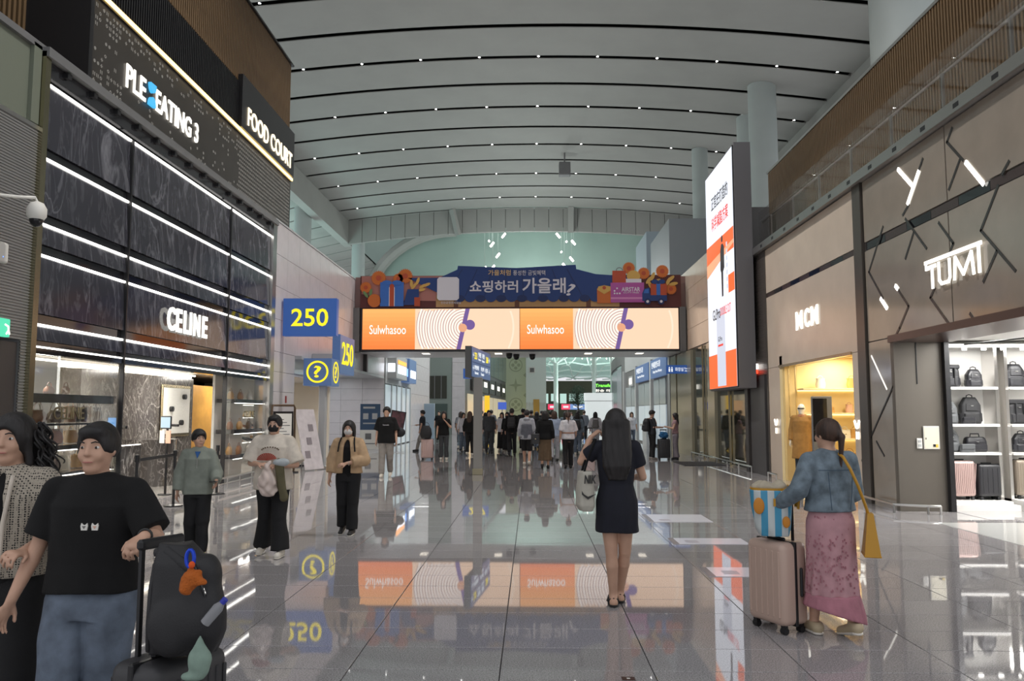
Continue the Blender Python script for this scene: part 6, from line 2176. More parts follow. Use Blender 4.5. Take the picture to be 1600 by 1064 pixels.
for (x, y, r_, lab) in ((3.55, 115, .33, 'white branching tree-like steel column in the far hall'), (8.24, 105, .24, 'slim white column in the far hall, left of two'), (10.9, 108, .22, 'slim white column in the far hall, right of two')):
    o = empty('steel_column', (x, y, 0), 0, lab, 'column')
    MB().cyl((0, 0, 0), (0, 0, zr(y) - (2.4 if y == 115 else 0)), r_, n=16).obj('shaft', TR, o, smooth=True)
    if y == 115:
        for a in range(6):
            t = a * math.pi / 3 + .3
            MB().cyl((0, 0, zr(y) - 2.5), (3.4 * math.cos(t), 3.4 * math.sin(t), zr(y) - .6), .17, .10, n=8).obj('branch', TR, o, smooth=True)
STAR = glow('fairy', (255, 250, 235), 6)
for i in range(46):
    x, y = 6.2 + r2.random() * 6.5, 97 + r2.random() * 14
    z = zr(y) - .6 - r2.random() * 2.6
    o = inst(sl0, 'pendant_light', (x, y, z)) if i else None
    if i == 0:
        sl0 = MB().ell((0, 0, 0), (.06, .06, .09), 8, 6).obj('pendant_light', STAR)
        MB().cyl((0, 0, .08), (0, 0, 1.4), .008, n=4).obj('wire', STEEL, sl0)
        sl0.location = (x, y, z)
        o = sl0
    else:
        inst(sl0.children[0], 'wire', (0, 0, 0), o)
    tag(o, 'tiny glowing pendant light of the cluster high in the far hall', 'lamp', 'pendant light cluster in the far hall')
tr = empty('transfer_sign', label='black overhead sign with green lit lettering in the far hall', cat='sign')
MB().box(9.3, 15.0, 120, 120.3, 4.5, 6.3).obj('sign_box', BLACKM, tr)
Frame((9.6, 119.95, 5.35), (1, 0, 0), (0, 0, 1)).text('Transfer Lounge', 0, 0, 5.2, .60, glow('green_letters', (120, 255, 60), 1.8), 'lettering', tr, t=.02, bold=.02)
Frame((9.6, 119.95, 4.75), (1, 0, 0), (0, 0, 1)).text('환승 라운지', 0, 0, 3.6, .40, LETW, 'lettering', tr, t=.02, bold=.01)
for x_ in (9.8, 14.5):
    MB().cyl((x_, 120.1, 6.3), (x_, 120.1, 10.9), .05, n=6).obj('hanging_rod', STEEL, tr)
o = empty('white_booth', (8.5, 101, 0), 0, 'white rounded lit booth with a thin dark line in the far hall', 'booth')
MB().rings([(0, 0, 0, 1.75, 1.2), (0, 0, 3.1, 1.75, 1.2), (0, 0, 3.15, 1.82, 1.3), (0, 0, 4.1, 1.85, 1.3)], 32, 4).obj('booth_body', mat('booth_white', s2l(235, 240, 240), .4, emit=(s2l(235, 240, 240), .5)), o, smooth=True)
MB().rings([(0, 0, 3.08, 1.80, 1.26), (0, 0, 3.2, 1.80, 1.26)], 32, 4).obj('dark_line', DGREY, o)
for i, (x, w_, c, lab) in enumerate(((3.2, 1.5, (226, 50, 90), 'red lit shop sign low in the far hall, left one'), (5.1, 1.3, (230, 70, 100), 'pinkish red lit shop sign low in the far hall, right one'), (6.9, 2.4, (110, 140, 190), 'blue and white overhead sign strip low in the far hall'))):
    o = empty('far_sign', label=lab, cat='sign')
    MB().box(x - w_ / 2, x + w_ / 2, 118, 118.2, 2.1, 2.9).obj('sign_box', glow('farsign%d' % i, c, 1.2), o)
    MB().box(x - w_ * .3, x + w_ * .3, 117.95, 118, 2.35, 2.65).obj('lettering', SGW, o)
# indoor tree
t = empty('indoor_tree', (6.3, 108, 0), 0, 'dark green indoor tree standing before the brown end wall', 'tree')
MB().tube([(0, 0, 0), (.05, 0, 1.5), (0, .1, 3.2), (.1, 0, 4.6)], [.14, .11, .08, .04]).obj('trunk', mat('bark', s2l(70, 54, 40), .8), t, smooth=True)
for i in range(9):
    a = i * 2.4
    MB().tube([(0, 0, 2.0 + i * .28), (.6 * math.cos(a), .6 * math.sin(a), 2.4 + i * .3), (1.0 * math.cos(a), 1.0 * math.sin(a), 2.5 + i * .32)], [.05, .03, .01]).obj('branch', MATS['bark'], t, smooth=True)
mb = MB()
for i in range(2600):
    a, ph, rr = r2.uniform(0, 6.28), r2.uniform(-1, 1), r2.random() ** .4
    c_ = (1.25 * rr * math.cos(a) * math.sqrt(1 - ph * ph), 1.25 * rr * math.sin(a) * math.sqrt(1 - ph * ph), 3.9 + 1.5 * rr * ph)
    s_ = .07
    d1 = Vector((r2.gauss(0, 1), r2.gauss(0, 1), r2.gauss(0, 1))).normalized()
    d2 = d1.orthogonal().normalized()
    p_ = Vector(c_)
    mb.add([(p_ + d1 * s_)[:], (p_ + d2 * s_ * .5)[:], (p_ - d1 * s_)[:], (p_ - d2 * s_ * .5)[:]], [(0, 1, 2, 3)])
o = mb.obj('foliage', mat('leaf_dark', s2l(36, 62, 40), .6), t)
o['kind'] = 'stuff'
# right side beyond the bridge
rr_ = struct(empty('wall_far_hall_right'))
MB().box(6.13, 6.6, 33, 52, 0, 4.3).obj('wall_core', MGREY, rr_)
for i, (a, b) in enumerate(((36.3, 38.0), (38.15, 39.8), (40.6, 43.0), (43.15, 45.4), (46.4, 48.6), (48.8, 51.5))):
    MB().box(6.08, 6.13, a, b, .1, 2.0).obj('frosted_panel', MATS['frosted_pane'], rr_)
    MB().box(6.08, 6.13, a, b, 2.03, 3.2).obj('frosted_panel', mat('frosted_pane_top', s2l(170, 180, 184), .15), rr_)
for y in (34.6, 40.1, 45.8, 51.8):
    MB().box(5.98, 6.13, y, y + .45, 0, 4.3).obj('pilaster', LGREY, rr_)
MB().box(6.0, 6.13, 33.2, 34.5, 0, 4.0).obj('stone_panel', MATS['olive_stone'], rr_)
for (a, b, z0, z1, lab, k) in ((35.2, 39.9, 3.3, 4.2, 'blue lit shop fascia sign on the right wall beyond the bridge, nearer one', 1), (40.7, 45.6, 3.3, 4.2, 'blue lit shop fascia sign on the right wall beyond the bridge, middle one', 1), (47.0, 48.8, 3.2, 3.8, 'small white lit sign on the right wall beyond the bridge, farthest', 0)):
    o = empty('shop_sign', label=lab, cat='sign')
    MB().box(5.95, 6.08, a, b, z0, z1, bevel=.01).obj('sign_box', BLUE2 if k else LGREY, o)
    fr = Frame((5.94, b - .5, z0 + .25), (0, -1, 0), (0, 0, 1))
    if k:
        fr.text('면세품인도장', 0, .22, 2.6, .30, SGW, 'lettering', o, t=.01, bold=.01)
        fr.text('Duty Free Pick-up', .4, -.06, 2.6, .16, SGW, 'lettering', o, t=.01)
    else:
        MB().box(5.93, 5.945, a + .3, b - .3, z0 + .12, z1 - .12).obj('lit_face', LETW, o)
o = tag(MB().box(5.45, 5.93, 38.6, 40.4, .95, 1.1, bevel=.01).box(5.55, 5.93, 38.8, 40.2, 0, .95).obj('service_counter', LGREY), 'pale service counter on the right wall beyond the bridge', 'counter')
# curved gallery with glass rail
cg = empty('curved_gallery', label='grey faceted gallery front with a curved glass rail, right of the far hall', cat='gallery')
pc = [(6.2 + 4.2 * (1 - math.cos(t)) * 1.0 + .0, 54 + 26 * math.sin(t)) for t in np.linspace(0, 1.3, 9)]
for (a, b) in zip(pc[:-1], pc[1:]):
    d_ = Vector((b[0] - a[0], b[1] - a[1], 0))
    c_ = ((a[0] + b[0]) / 2, (a[1] + b[1]) / 2)
    dn = d_.normalized()
    MB().obox((c_[0], c_[1], 5.3), dn[:], (-dn.y, dn.x, 0), (0, 0, 1), d_.length / 2 - .03, .06, .42).obj('gallery_panel', MGREY, cg)
    MB().obox((c_[0], c_[1], 6.2), dn[:], (-dn.y, dn.x, 0), (0, 0, 1), d_.length / 2 - .03, .02, .5).obj('glass_pane', GLASS, cg)
    MB().obox((c_[0], c_[1], 2.4), dn[:], (-dn.y, dn.x, 0), (0, 0, 1), d_.length / 2 - .03, .02, 2.3).obj('lower_pane', MATS['far_glass'], cg)
MB().tube([(a, b, 6.75) for a, b in pc], .05).obj('handrail', STEEL, cg, smooth=True)
MB().box(6.1, 6.6, 52, 54, 0, 9).obj('gallery_pier', MGREY, cg)

# ================================================================ PYLON in the middle
py = empty('direction_pylon', (0, 0, 0), 0, 'tall grey pole with a blue direction board in the middle of the hall', 'sign')
a, b = Vector((-1.56, 20.75, 0)), Vector((-1.22, 23.6, 0))
dr2 = (b - a).normalized()
n2 = Vector((dr2.y, -dr2.x, 0))
c_ = (a + b) / 2 - n2 * .09
MB().obox((c_.x, c_.y, 2.96), dr2[:], n2[:], (0, 0, 1), (b - a).length / 2, .08, .41).obj('board', mat('pylon_board', s2l(84, 84, 84), .4), py)
fr = Frame((a.x, a.y, 2.55), dr2[:], (0, 0, 1))
fr.rect(.03, .02, 2.84, .80, BLUE2, 'board_face', py, 0, .012)
fr.rect(.03, .40, 2.84, .415, NAVY, 'divider', py, .012, .003)
for (s, x, y_, w_, h, m) in (('←', .12, .52, .2, .14, SGW), ('233', .36, .50, .36, .18, YEL), ('면세점', .92, .58, .40, .14, SGW), ('Duty Free', .92, .48, .40, .07, SGW), ('화장실', 1.5, .58, .36, .14, SGW), ('Restroom', 1.5, .48, .36, .07, SGW), ('268', 2.1, .50, .36, .18, YEL), ('→', 2.52, .52, .2, .14, SGW),
                             ('←', .12, .18, .2, .14, SGW), ('인터넷면세점', .36, .22, .62, .12, SGW), ('Internet', .42, .10, .5, .08, SGW), ('환승센터', 1.3, .22, .5, .12, SGW), ('Transfer', 1.3, .10, .5, .08, SGW), ('라운지', 1.98, .20, .4, .14, SGW), ('→', 2.52, .18, .2, .14, SGW)):
    fr.text(s, x, y_, w_, h, m, 'lettering', py, d=.013, t=.004, bold=.008)
POLEM = mat('pole_grey', s2l(140, 138, 134), .4)
MB().box(-1.53, -1.30, 21.1, 21.33, 0, 2.56, bevel=.012).obj('pole', POLEM, py)
MB().box(-1.55, -1.28, 21.08, 21.35, 0, .16, bevel=.01).obj('foot_cover', MATS['olive_stone'], py)

# ---- floor graphics
for i, (y0, y1, lab) in enumerate(((12.1, 12.98, 'pale rectangular floor sticker, farthest of three right of centre'), (10.08, 10.56, 'pale rectangular floor sticker, middle of three right of centre'), (8.12, 8.60, 'pale rectangular floor sticker with small print, nearest of three'))):
    o = empty('floor_sticker', (1.76, y0, .0015), 0, lab, 'sticker')
    MB().box(0, .94, 0, y1 - y0, 0, .003).obj('sheet', mat('sticker_white', s2l(232, 230, 238), .12), o)
    MB().box(0, .07, .0, y1 - y0, .003, .004).obj('edge_stripe', mat('sticker_grey', s2l(120, 120, 126), .2), o)
    mb = MB()
    for k in range(4):
        mb.box(.18, .34, .12 + k * .05, .145 + k * .05, .003, .004)
    mb.obj('printed_lines', mat('sticker_print', s2l(160, 156, 164), .3), o)
o = tag(MB().box(.55, .63, 5.02, 5.08, .0005, .004).obj('floor_marker', mat('marker_brown', s2l(72, 50, 44), .4)), 'tiny dark square floor stud near the bottom centre', 'marker')
MB().box(.58, .60, 5.04, 5.06, .004, .005).obj('stud_dot', WHITEP, o)
# green and white poster standing behind the couple
o = empty('floor_poster', (-3.05, 4.9, 0), math.radians(20), 'green poster with white lettering seen between the couple at left', 'sign')
MB().box(-.45, .45, -.015, .015, .41, .80).obj('board', mat('poster_green', s2l(36, 120, 76), .4), o)
fr = Frame((-.42, -.017, .41), (1, 0, 0), (0, 0, 1))
fr.text('HERE', 0, .19, .8, .14, WHB, 'lettering', o, t=.004, bold=.01)
fr.text('CLEAN', 0, .02, .8, .12, WHB, 'lettering', o, t=.004, bold=.01, slant=.2)
MB().box(-.4, .4, -.12, .12, 0, .03).box(-.02, .02, -.01, .01, .03, .42).obj('foot', BLACKM, o)
# ================================================================ PEOPLE IN THE SCENE
TB = fabric('tee_black', (12, 12, 13), .95)
TW = fabric('tee_white', (206, 196, 182))
TW2 = fabric('blouse_white', (206, 204, 208))
JN = fabric('jeans_blue', (96, 107, 122), n=.25)
JNL = fabric('denim_light', (106, 120, 130), n=.38)
TRB = fabric('trousers_black', (20, 20, 22))
TRG = fabric('trousers_grey', (140, 134, 128))
TRD = fabric('trousers_dark_grey', (62, 64, 66))
SAGE = fabric('sage_green', (128, 134, 124))
BEI = fabric('beige_jacket', (184, 154, 120))
NVY = fabric('navy_dress', (20, 22, 34))
PNK = fabric('pink_skirt', (184, 140, 146), n=.10)
KNT = fabric('knit_cream', (190, 180, 164), b=1.0)
_nt = KNT.node_tree
_vo, _tc = _nt.nodes.new('ShaderNodeTexVoronoi'), _nt.nodes.new('ShaderNodeTexCoord')
_vo.inputs['Scale'].default_value = 95
_vo.inputs['Randomness'].default_value = .25
_nt.links.new(_tc.outputs['Object'], _vo.inputs['Vector'])
_cr = _nt.nodes.new('ShaderNodeValToRGB')
_cr.color_ramp.elements[0].position, _cr.color_ramp.elements[1].position = .30, .42
_cr.color_ramp.elements[0].color = (.02, .02, .02, 1)
_cr.color_ramp.elements[1].color = (*s2l(196, 186, 170), 1)
_nt.links.new(_vo.outputs['Distance'], _cr.inputs[0])
_nt.links.new(_cr.outputs[0], _nt.nodes['Principled BSDF'].inputs['Base Color'])
BRN = fabric('skirt_brown', (96, 78, 58))
GRYH = fabric('hoodie_grey', (96, 98, 106))
LTH = fabric('hoodie_light', (166, 168, 174))
DKJ = fabric('jacket_dark', (34, 36, 42))
SHW = mat('shoe_white', s2l(214, 208, 196), .5)
SHK = mat('shoe_black', (.02, .02, .02), .5)
SHG = mat('shoe_lime', s2l(150, 160, 70), .5)
SHB = mat('shoe_beige', s2l(186, 170, 140), .6)
SOLW = mat('sole_white', s2l(215, 210, 200), .5)

# --- woman and man arm in arm, near left
p = person('woman with long curly black hair in a cream mesh cardigan at the left edge', -2.44, 3.72, 176, H=1.60, res=.008,
           pose={'LA': ((-.26, .05, 1.13), (-.22, .26, 1.08)), 'RA': ((.23, -.02, 1.12), (.25, .06, .88))},
           top=dict(mat=KNT, sleeve=1.05, hem=.93, loose=.030, slv_w=.01, name='mesh_cardigan', inner=TB, open=.045, wr=.003),
           bottom=dict(kind='trousers', mat=TRB, cuff=.09, loose=.03), shoes=dict(mat=SHK), hair='curly',
           hands={'L': dict(d=(.05, .95, .05), n=(.2, -.3, -1), curl=.75)})
s = p['s']
# curls
mb = MB()
rc_ = random.Random(5)
for i in range(230):
    a = rc_.uniform(.75 * math.pi, 2.25 * math.pi) if rc_.random() < .8 else rc_.uniform(0, 2 * math.pi)
    ca, sa = math.cos(a), math.sin(a)
    if sa > .25:
        continue
    z0 = rc_.uniform(1.40, 1.68)
    x0, y0 = ca * (.095 + .045 * rc_.random()), -.03 + sa * (.10 + .04 * rc_.random())
    L = rc_.uniform(.16, .34)
    r_ = rc_.uniform(.010, .018)
    pts = []
    for k in range(22):
        t_ = k / 21
        ph = t_ * 13 + i
        pts.append(((x0 * (1 + .65 * t_) + r_ * math.cos(ph)) * s, (y0 * (1 + .25 * t_) + r_ * math.sin(ph)) * s, (z0 - L * t_) * s))
    mb.tube(pts, [.007 * s * (1 - .5 * k / 21) for k in range(22)], 5)
mb.obj('curls', HAIR, p, smooth=True)
# mesh holes of the cardigan: small dark openings in rows on the front
MB().tube([(-.075 * s, .115 * s, 1.42 * s), (-.06 * s, .155 * s, 1.2 * s), (-.055 * s, .16 * s, .95 * s)], .010 * s, 8).obj('button_band', TW, p, smooth=True)

m = person('man in a black T-shirt and blue jeans walking with a luggage stack, near left', -1.94, 3.55, 178, H=1.565, res=.0075, wide=1.10,
           pose={**walk(1, .8), 'LA': ((-.325, .06, 1.17), (-.365, .28, 1.21)), 'RA': ((.25, .02, 1.13), (.305, .12, .90))},
           top=dict(mat=TB, sleeve=.85, hem=.915, loose=.026, slv_w=.022, wr=.007, flare=.020), bottom=dict(kind='trousers', mat=JN, cuff=.085, loose=.025, wr=.010), shoes=dict(mat=SHW), hair='short',
           hands={'L': dict(d=(.15, .85, -.35), n=(.1, -.4, -.9), s=(.9, 0, 0), curl=.8)})
s = m['s']
fr = Frame((-.045 * s, .178 * s, 1.235 * s), (-1, 0, 0), (0, 0, 1))
for k, (x, c1, c2) in enumerate(((0, WHITEP, MATS['leather_grey']), (.045, WHITEP, MATS['leather_pink']))):
    fr.poly([(x - .012, -.012), (x + .012, -.012), (x + .015, .006), (x + .012, .018), (x + .004, .010), (x - .004, .010), (x - .012, .018), (x - .015, .006)], c1, 'fox_head_patch', m, 0, .006)
    fr.poly([(x - .008, .006), (x + .008, .006), (x, -.006)], c2, 'fox_head_face', m, .006, .002)
MB().tube([((-.362 + .030 * math.cos(t)) * s, (.265 + .0 * math.sin(t)) * s, (1.208 + .030 * math.sin(t)) * s) for t in np.linspace(0, 2 * math.pi, 15)[:-1]], .006, 6, closed=True).obj('wrist_band', SHK, m, smooth=True)

# luggage stack pushed by the man
st = suitcase((-1.375, 3.10, 0), .36, .65, .25, mat('case_charcoal', (.035, .035, .038), .5), 'charcoal ribbed suitcase under a black backpack, pushed by the man at left', rz=math.radians(66), ribs=9, handle=.40)
bp = empty('backpack', (-1.305, 3.02, .74), math.radians(5), 'big black backpack strapped on the charcoal suitcase at near left', 'bag')
V = Vol((-.26, -.24, -.03), (.30, .24, .56), .0085)
V.loft([(0, .02, 0, .17, .12), (.10, .04, -.01, .20, .15), (.28, .03, 0, .18, .14), (.42, -.02, .01, .13, .11), (.50, -.05, .02, .08, .07)], k=0, p=3, fold=(6, .006, 0, .5))
V.ell((.16, -.05, .17), (.09, .11, .13), k=.04)
V.ell((.0, -.13, .14), (.13, .06, .12), k=.03)
V.ell((.14, -.02, .36), (.08, .09, .09), k=.05)
V.wrinkle(.007, 26, 4)
V.obj('bag_body', BAGN, bp)
MB().tube([(-.15, 0, .46), (-.07, -.05, .47), (.02, -.08, .42), (.12, -.10, .36)], [.024, .03, .03, .02], 10).obj('shoulder_strap', BAGN, bp, smooth=True)
MB().tube([(-.16, .02, .40), (-.14, -.08, .30), (-.13, -.12, .15), (-.15, -.06, .02)], .018, 8).obj('shoulder_strap', BAGN, bp, smooth=True)
MB().tube([(.10, -.11, .42), (.16, -.13, .30), (.20, -.10, .16)], .008, 6).obj('zip_line', BLACKG, bp, smooth=True)
bp.scale = (.66, .70, .78)
o = empty('plush_keyring', (-1.19, 2.83, 1.04), 0, 'small orange brown plush toy hanging from the black backpack', 'toy')
V = Vol((-.09, -.08, -.09), (.09, .08, .10), .005)
V.ell((0, 0, 0), (.045, .035, .038), k=.01)
V.ell((-.022, -.006, -.038), (.030, .03, .030), k=.02)
V.ell((.030, 0, .028), (.014, .01, .014), k=.008)
V.ell((-.01, 0, .038), (.013, .01, .013), k=.008)
V.ell((.045, -.01, -.012), (.022, .02, .016), k=.01)
V.wrinkle(.003, 160, 2, 1)
V.obj('plush_body', mat('plush_orange', s2l(176, 92, 30), .95, bump=(90, .8)), o)
MB().ell((.0, -.01, .062), (.014, .014, .016), 10, 8).obj('pompom', mat('plush_red', s2l(214, 84, 30), .9), o, smooth=True)
o.scale = (.8, .8, .8)
o = tag(MB().tube([(-1.20 + .014 * math.cos(t), 2.83, 1.11 + .030 * math.sin(t)) for t in np.linspace(0, 2 * math.pi, 15)[:-1]], .007, 8, closed=True).obj('carabiner', mat('carabiner_blue', s2l(30, 70, 200), .3, metal=.4), None, smooth=True), 'blue carabiner above the orange plush toy', 'clip')
o = empty('water_bottle', (-1.155, 2.87, .88), 0, 'clear bottle with a blue cap tucked in the backpack side', 'bottle')
ob_ = MB().rings([(0, 0, 0, .026, .026), (0, 0, .10, .028, .028), (0, 0, .13, .014, .014)], 14).obj('bottle_body', mat('pet_clear', (.35, .36, .38), .1, alpha=.6), o, smooth=True)
MB().cyl((0, 0, .13), (0, 0, .155), .016, n=12).obj('cap', mat('cap_blue', s2l(50, 60, 170), .4), o, smooth=True)
o.rotation_euler = (0, .7, 0)
o.scale = (.7, .7, .7)
o = empty('hat_bundle', (-1.17, 2.87, .76), 0, 'small pale mint cloth cap hanging below the backpack', 'hat')
V = Vol((-.10, -.08, -.14), (.10, .08, .12), .006)
V.ell((0, 0, -.02), (.055, .04, .07), k=.01)
V.cone((0, 0, .05), (0, 0, .10), .02, .006, k=.02)
V.ell((-.03, -.01, -.08), (.045, .03, .018), k=.02)
V.wrinkle(.006, 60, 6)
V.obj('cap_cloth', fabric('mint_cloth', (128, 150, 138)), o)
o.scale = (.75, .75, .75)

# --- boy in sage jacket
b_ = person('boy in a sage green half-zip jacket and black trousers walking at left', -3.78, 9.05, 165, H=1.42, res=.010, wide=.92, head_yaw=-25,
            pose={**walk(-1, .45), 'LA': ((-.245, .02, 1.12), (-.26, .22, 1.02)), 'RA': ((.24, -.05, 1.12), (.26, -.02, .88))},
            top=dict(mat=SAGE, sleeve=1.9, hem=.84, loose=.032, slv_w=.014, name='half_zip_jacket', wr=.007, high=1), bottom=dict(kind='trousers', mat=TRB, cuff=.05, loose=.022, wr=.009),
            shoes=dict(mat=SHG, sole=SHK), hair='bowl')
s = b_['s']
MB().add([(-.035 * s, .118 * s, 1.42 * s), (.035 * s, .118 * s, 1.42 * s), (0, .150 * s, 1.33 * s), (-.035 * s, .10 * s, 1.42 * s), (.035 * s, .10 * s, 1.42 * s), (0, .13 * s, 1.33 * s)], [(0, 1, 2), (3, 5, 4), (0, 3, 4, 1), (1, 4, 5, 2), (2, 5, 3, 0)]).obj('inner_collar', fabric('inner_blue', (40, 84, 140)), b_)
MB().tube([(0, .152 * s, 1.33 * s), (0, .158 * s, 1.20 * s)], .003, 6).obj('zip', STEEL, b_)
ph = tag(MB().box(-.035, .035, -.07, .07, -.005, .005, bevel=.004).obj('phone', BLACKG, None, loc=(-3.50, 8.83, .865)), 'dark phone in the hand of the boy in sage green', 'phone')

# --- person in white T-shirt with shopping
wp = person('person in an oversized white T-shirt and wide black trousers carrying a bag', -2.97, 9.2, 178, H=1.585, res=.010, wide=1.1,
            pose={**walk(-1, .35), 'LL': ((-.115, .10, .48), (-.14, .12, .085)), 'RL': ((.10, -.02, .46), (.16, -.16, .11)), 'RA': ((.275, .02, 1.12), (.12, .21, 1.12)), 'LA': ((-.29, .03, 1.10), (-.10, .22, 1.10))},
            top=dict(mat=TW, sleeve=.95, hem=.80, loose=.045, slv_w=.04, wr=.008), bottom=dict(kind='trousers', mat=TRB, cuff=.095, loose=.02), shoes=dict(mat=SHW), hair='short', mask=fabric('mask_black', (30, 28, 28)),
            hands={'R': dict(d=(-.9, .4, 0), n=(0, -.5, -1), curl=.9), 'L': dict(d=(.9, .4, 0), n=(0, -.5, -1), curl=.9)})
s = wp['s']
fr = Frame((.11 * s, .186 * s, 1.245 * s), (-1, 0, 0), (0, 0, 1))
mb = MB()
for i in range(9):
    t_ = math.pi * (.12 + .76 * i / 8)
    fr.rect(.11 + .10 * math.cos(t_) - .008, .02 + .045 * math.sin(t_), .11 + .10 * math.cos(t_) + .008, .035 + .045 * math.sin(t_), BRN, 'printed_letter', wp, .0, .004)
fn = empty('hand_fan', (-2.98, 8.985, 1.085), 0, 'red folding fan held before the white T-shirt', 'fan')
for i in range(13):
    t_ = math.pi * (.08 + .84 * i / 12)
    t2 = t_ + .2
    MB().add([(0, 0, 0), (.115 * math.cos(t_), -.002, .085 * math.sin(t_)), (.115 * math.cos(t2), .006, .085 * math.sin(t2)), (0, .002, 0), (.115 * math.cos(t_), .0, .085 * math.sin(t_)), (.115 * math.cos(t2), .008, .085 * math.sin(t2))],
             [(0, 1, 2), (3, 5, 4), (1, 4, 5, 2)]).obj('fan_leaf', mat('fan_red', s2l(158, 64, 48), .6), fn)
pb = empty('plastic_bag', (-2.95, 8.93, .70), 0, 'translucent white plastic bag hanging from the hands of the person in white', 'bag')
V = Vol((-.16, -.12, -.02), (.16, .12, .42), .009)
V.ell((0, 0, .12), (.115, .075, .13), k=.02)
V.cone((0, 0, .20), (.01, 0, .37), .06, .02, k=.05)
V.wrinkle(.014, 60, 3, .6)
V.obj('bag_film', mat('plastic_film', s2l(214, 196, 186), .25, alpha=.9, bump=(14, .6)), pb)
jk = empty('folded_jacket', (-2.83, 8.95, .62), 0, 'olive and grey folded jacket draped over the arm of the person in white', 'jacket')
V = Vol((-.12, -.10, -.02), (.14, .10, .52), .009)
V.cone((.06, 0, .06), (.0, 0, .44), .045, .05, k=.02, flat=((0, 1, 0), 1.4))
V.wrinkle(.008, 30, 3)
V.obj('olive_part', fabric('olive_cloth', (92, 86, 62)), jk)
V = Vol((-.12, -.12, .3), (.18, .12, .56), .009)
V.ell((.02, 0, .45), (.10, .06, .055), k=.02)
V.wrinkle(.010, 30, 5)
V.obj('grey_part', fabric('grey_cloth', (170, 176, 178)), jk)

# --- woman in beige jacket with mask
bg = person('woman in a beige blouson over black with black trousers, white face mask', -2.47, 10.8, 180, H=1.50, res=.010, pose={**walk(-1, .3), 'RA': ((.25, .00, 1.12), (.27, .06, .86)), 'LA': ((-.265, .04, 1.12), (-.02, .22, 1.08))},
            top=dict(mat=BEI, sleeve=1.72, hem=.92, loose=.036, slv_w=.016, name='jacket', inner=TB, open=.065, wr=.008), bottom=dict(kind='trousers', mat=TRB, cuff=.065, loose=.022), shoes=dict(mat=SHK, sole=SOLW), hair='bob', mask=fabric('mask_white', (214, 210, 206)),
            hands={'L': dict(d=(.9, .3, -.2), n=(0, -.6, -.8), curl=.4)})
s = bg['s']
for sg in (-1, 1):
    MB().tube([(sg * .10 * s, .05 * s, 1.46 * s), (sg * .115 * s, .13 * s, 1.38 * s), (sg * .13 * s, .15 * s, 1.25 * s)], .010, 6).obj('bag_strap', TB, bg, smooth=True)
MB().tube([(-.06 * s + .0 * s, (.215 + .03 * math.cos(t)) * s, (1.08 + .03 * math.sin(t)) * s) for t in np.linspace(0, 2 * math.pi, 13)[:-1]], .004, 5, closed=True).obj('bracelet', STEEL, bg)

# --- man in black T-shirt, grey trousers
mn = person('man in a black oversized T-shirt and light grey trousers walking toward the camera', -3.70, 20.4, 178, H=1.76, res=.012, pose={**walk(1, .7)}, top=dict(mat=TB, sleeve=.95, hem=.82, loose=.045, slv_w=.03),
            bottom=dict(kind='trousers', mat=TRG, cuff=.05, loose=.02), shoes=dict(mat=SHW), hair='bowl')
V = Vol((-.50, -.25, .9), (-.15, .1, 1.35), .014)
V.ell((-.31, -.14, 1.08), (.14, .07, .12), k=0)
V.obj('black_bag', BAGN, mn, scale=mn['s'])
Frame((.07, .20, 1.30), (-1, 0, 0), (0, 0, 1)).text('Thisisneverthat', 0, 0, .16, .03, WHB, 'printed_lettering', mn, t=.004)

# --- woman in navy dress, centre
nv = person('woman with very long black hair in a short navy dress, back to the camera, centre', .72, 6.85, 2, H=1.635, res=.009, wide=.94,
            pose={'LL': ((-.05, .0, .47), (-.035, .06, .09)), 'RL': ((.07, .05, .47), (.035, .22, .09)), 'Llift': 0,
                  'LA': ((-.305, .06, 1.25), (-.215, .13, 1.465)), 'RA': ((.235, .05, 1.12), (.19, .28, 1.10))},
            top=dict(mat=NVY, sleeve=.62, hem=.645, loose=.014, flare=.012, slv_w=.012, name='dress', fit=1, wr=.006), shoes=None, hair='verylong',
            hands={'L': dict(d=(.75, .1, .60), n=(.3, .3, -.9), curl=.95), 'R': dict(d=(-.6, .8, 0), n=(-.3, 0, -1), curl=.6)})
s = nv['s']
for (x, y) in ((-.035, .06), (.035, .22)):
    o = MB().rings([(0, .045, .003, .044, .125), (0, .045, .022, .047, .128)], 20, 2.4).obj('sandal_sole', SHK, nv, smooth=True, loc=(x * s, y * s, .0))
    MB().tube([(-.045, .07, .02), (-.03, .075, .062), (.03, .075, .062), (.045, .07, .02)], [.012, .016, .016, .012], 8).obj('sandal_band', SHK, o, smooth=True)
    MB().tube([(-.038, -.03, .02), (-.036, -.035, .06), (0, -.052, .07), (.036, -.035, .06), (.038, -.03, .02)], .007, 6).obj('heel_strap', SHK, o, smooth=True)
MB().tube([((-.218 + .028 * math.cos(t)) * s, (.130 + .024 * math.sin(t)) * s, (1.452 - .008 * math.cos(t)) * s) for t in np.linspace(0, 2 * math.pi, 13)[:-1]], .004, 5, closed=True).obj('hair_tie', SHK, nv)
tb = empty('tote_bag', (.455, 6.83, .80), math.radians(8), 'white tote bag with black lettering hanging from the woman in navy', 'bag')
V = Vol((-.12, -.14, -.02), (.12, .14, .36), .008)
V.loft([(0, 0, 0, .05, .10), (.05, 0, 0, .075, .12), (.20, 0, 0, .068, .115), (.33, 0, 0, .055, .10)], k=0, p=3, fold=(5, .004, 0, .3))
V.obj('bag_body', fabric('canvas_white', (186, 182, 170)), tb)
for yy in (-.05, .05):
    MB().tube([(-.02, yy, .32), (.02, yy * .8, .45), (.09, yy * .5, .60)], .010, 6).obj('strap', TB, tb, smooth=True)
fr = Frame((-.035, -.122, .235), (1, 0, 0), (0, 0, 1))
fr.text('NIK', 0, 0, .10, .07, SHK, 'lettering', tb, t=.012, bold=.02, slant=.15)
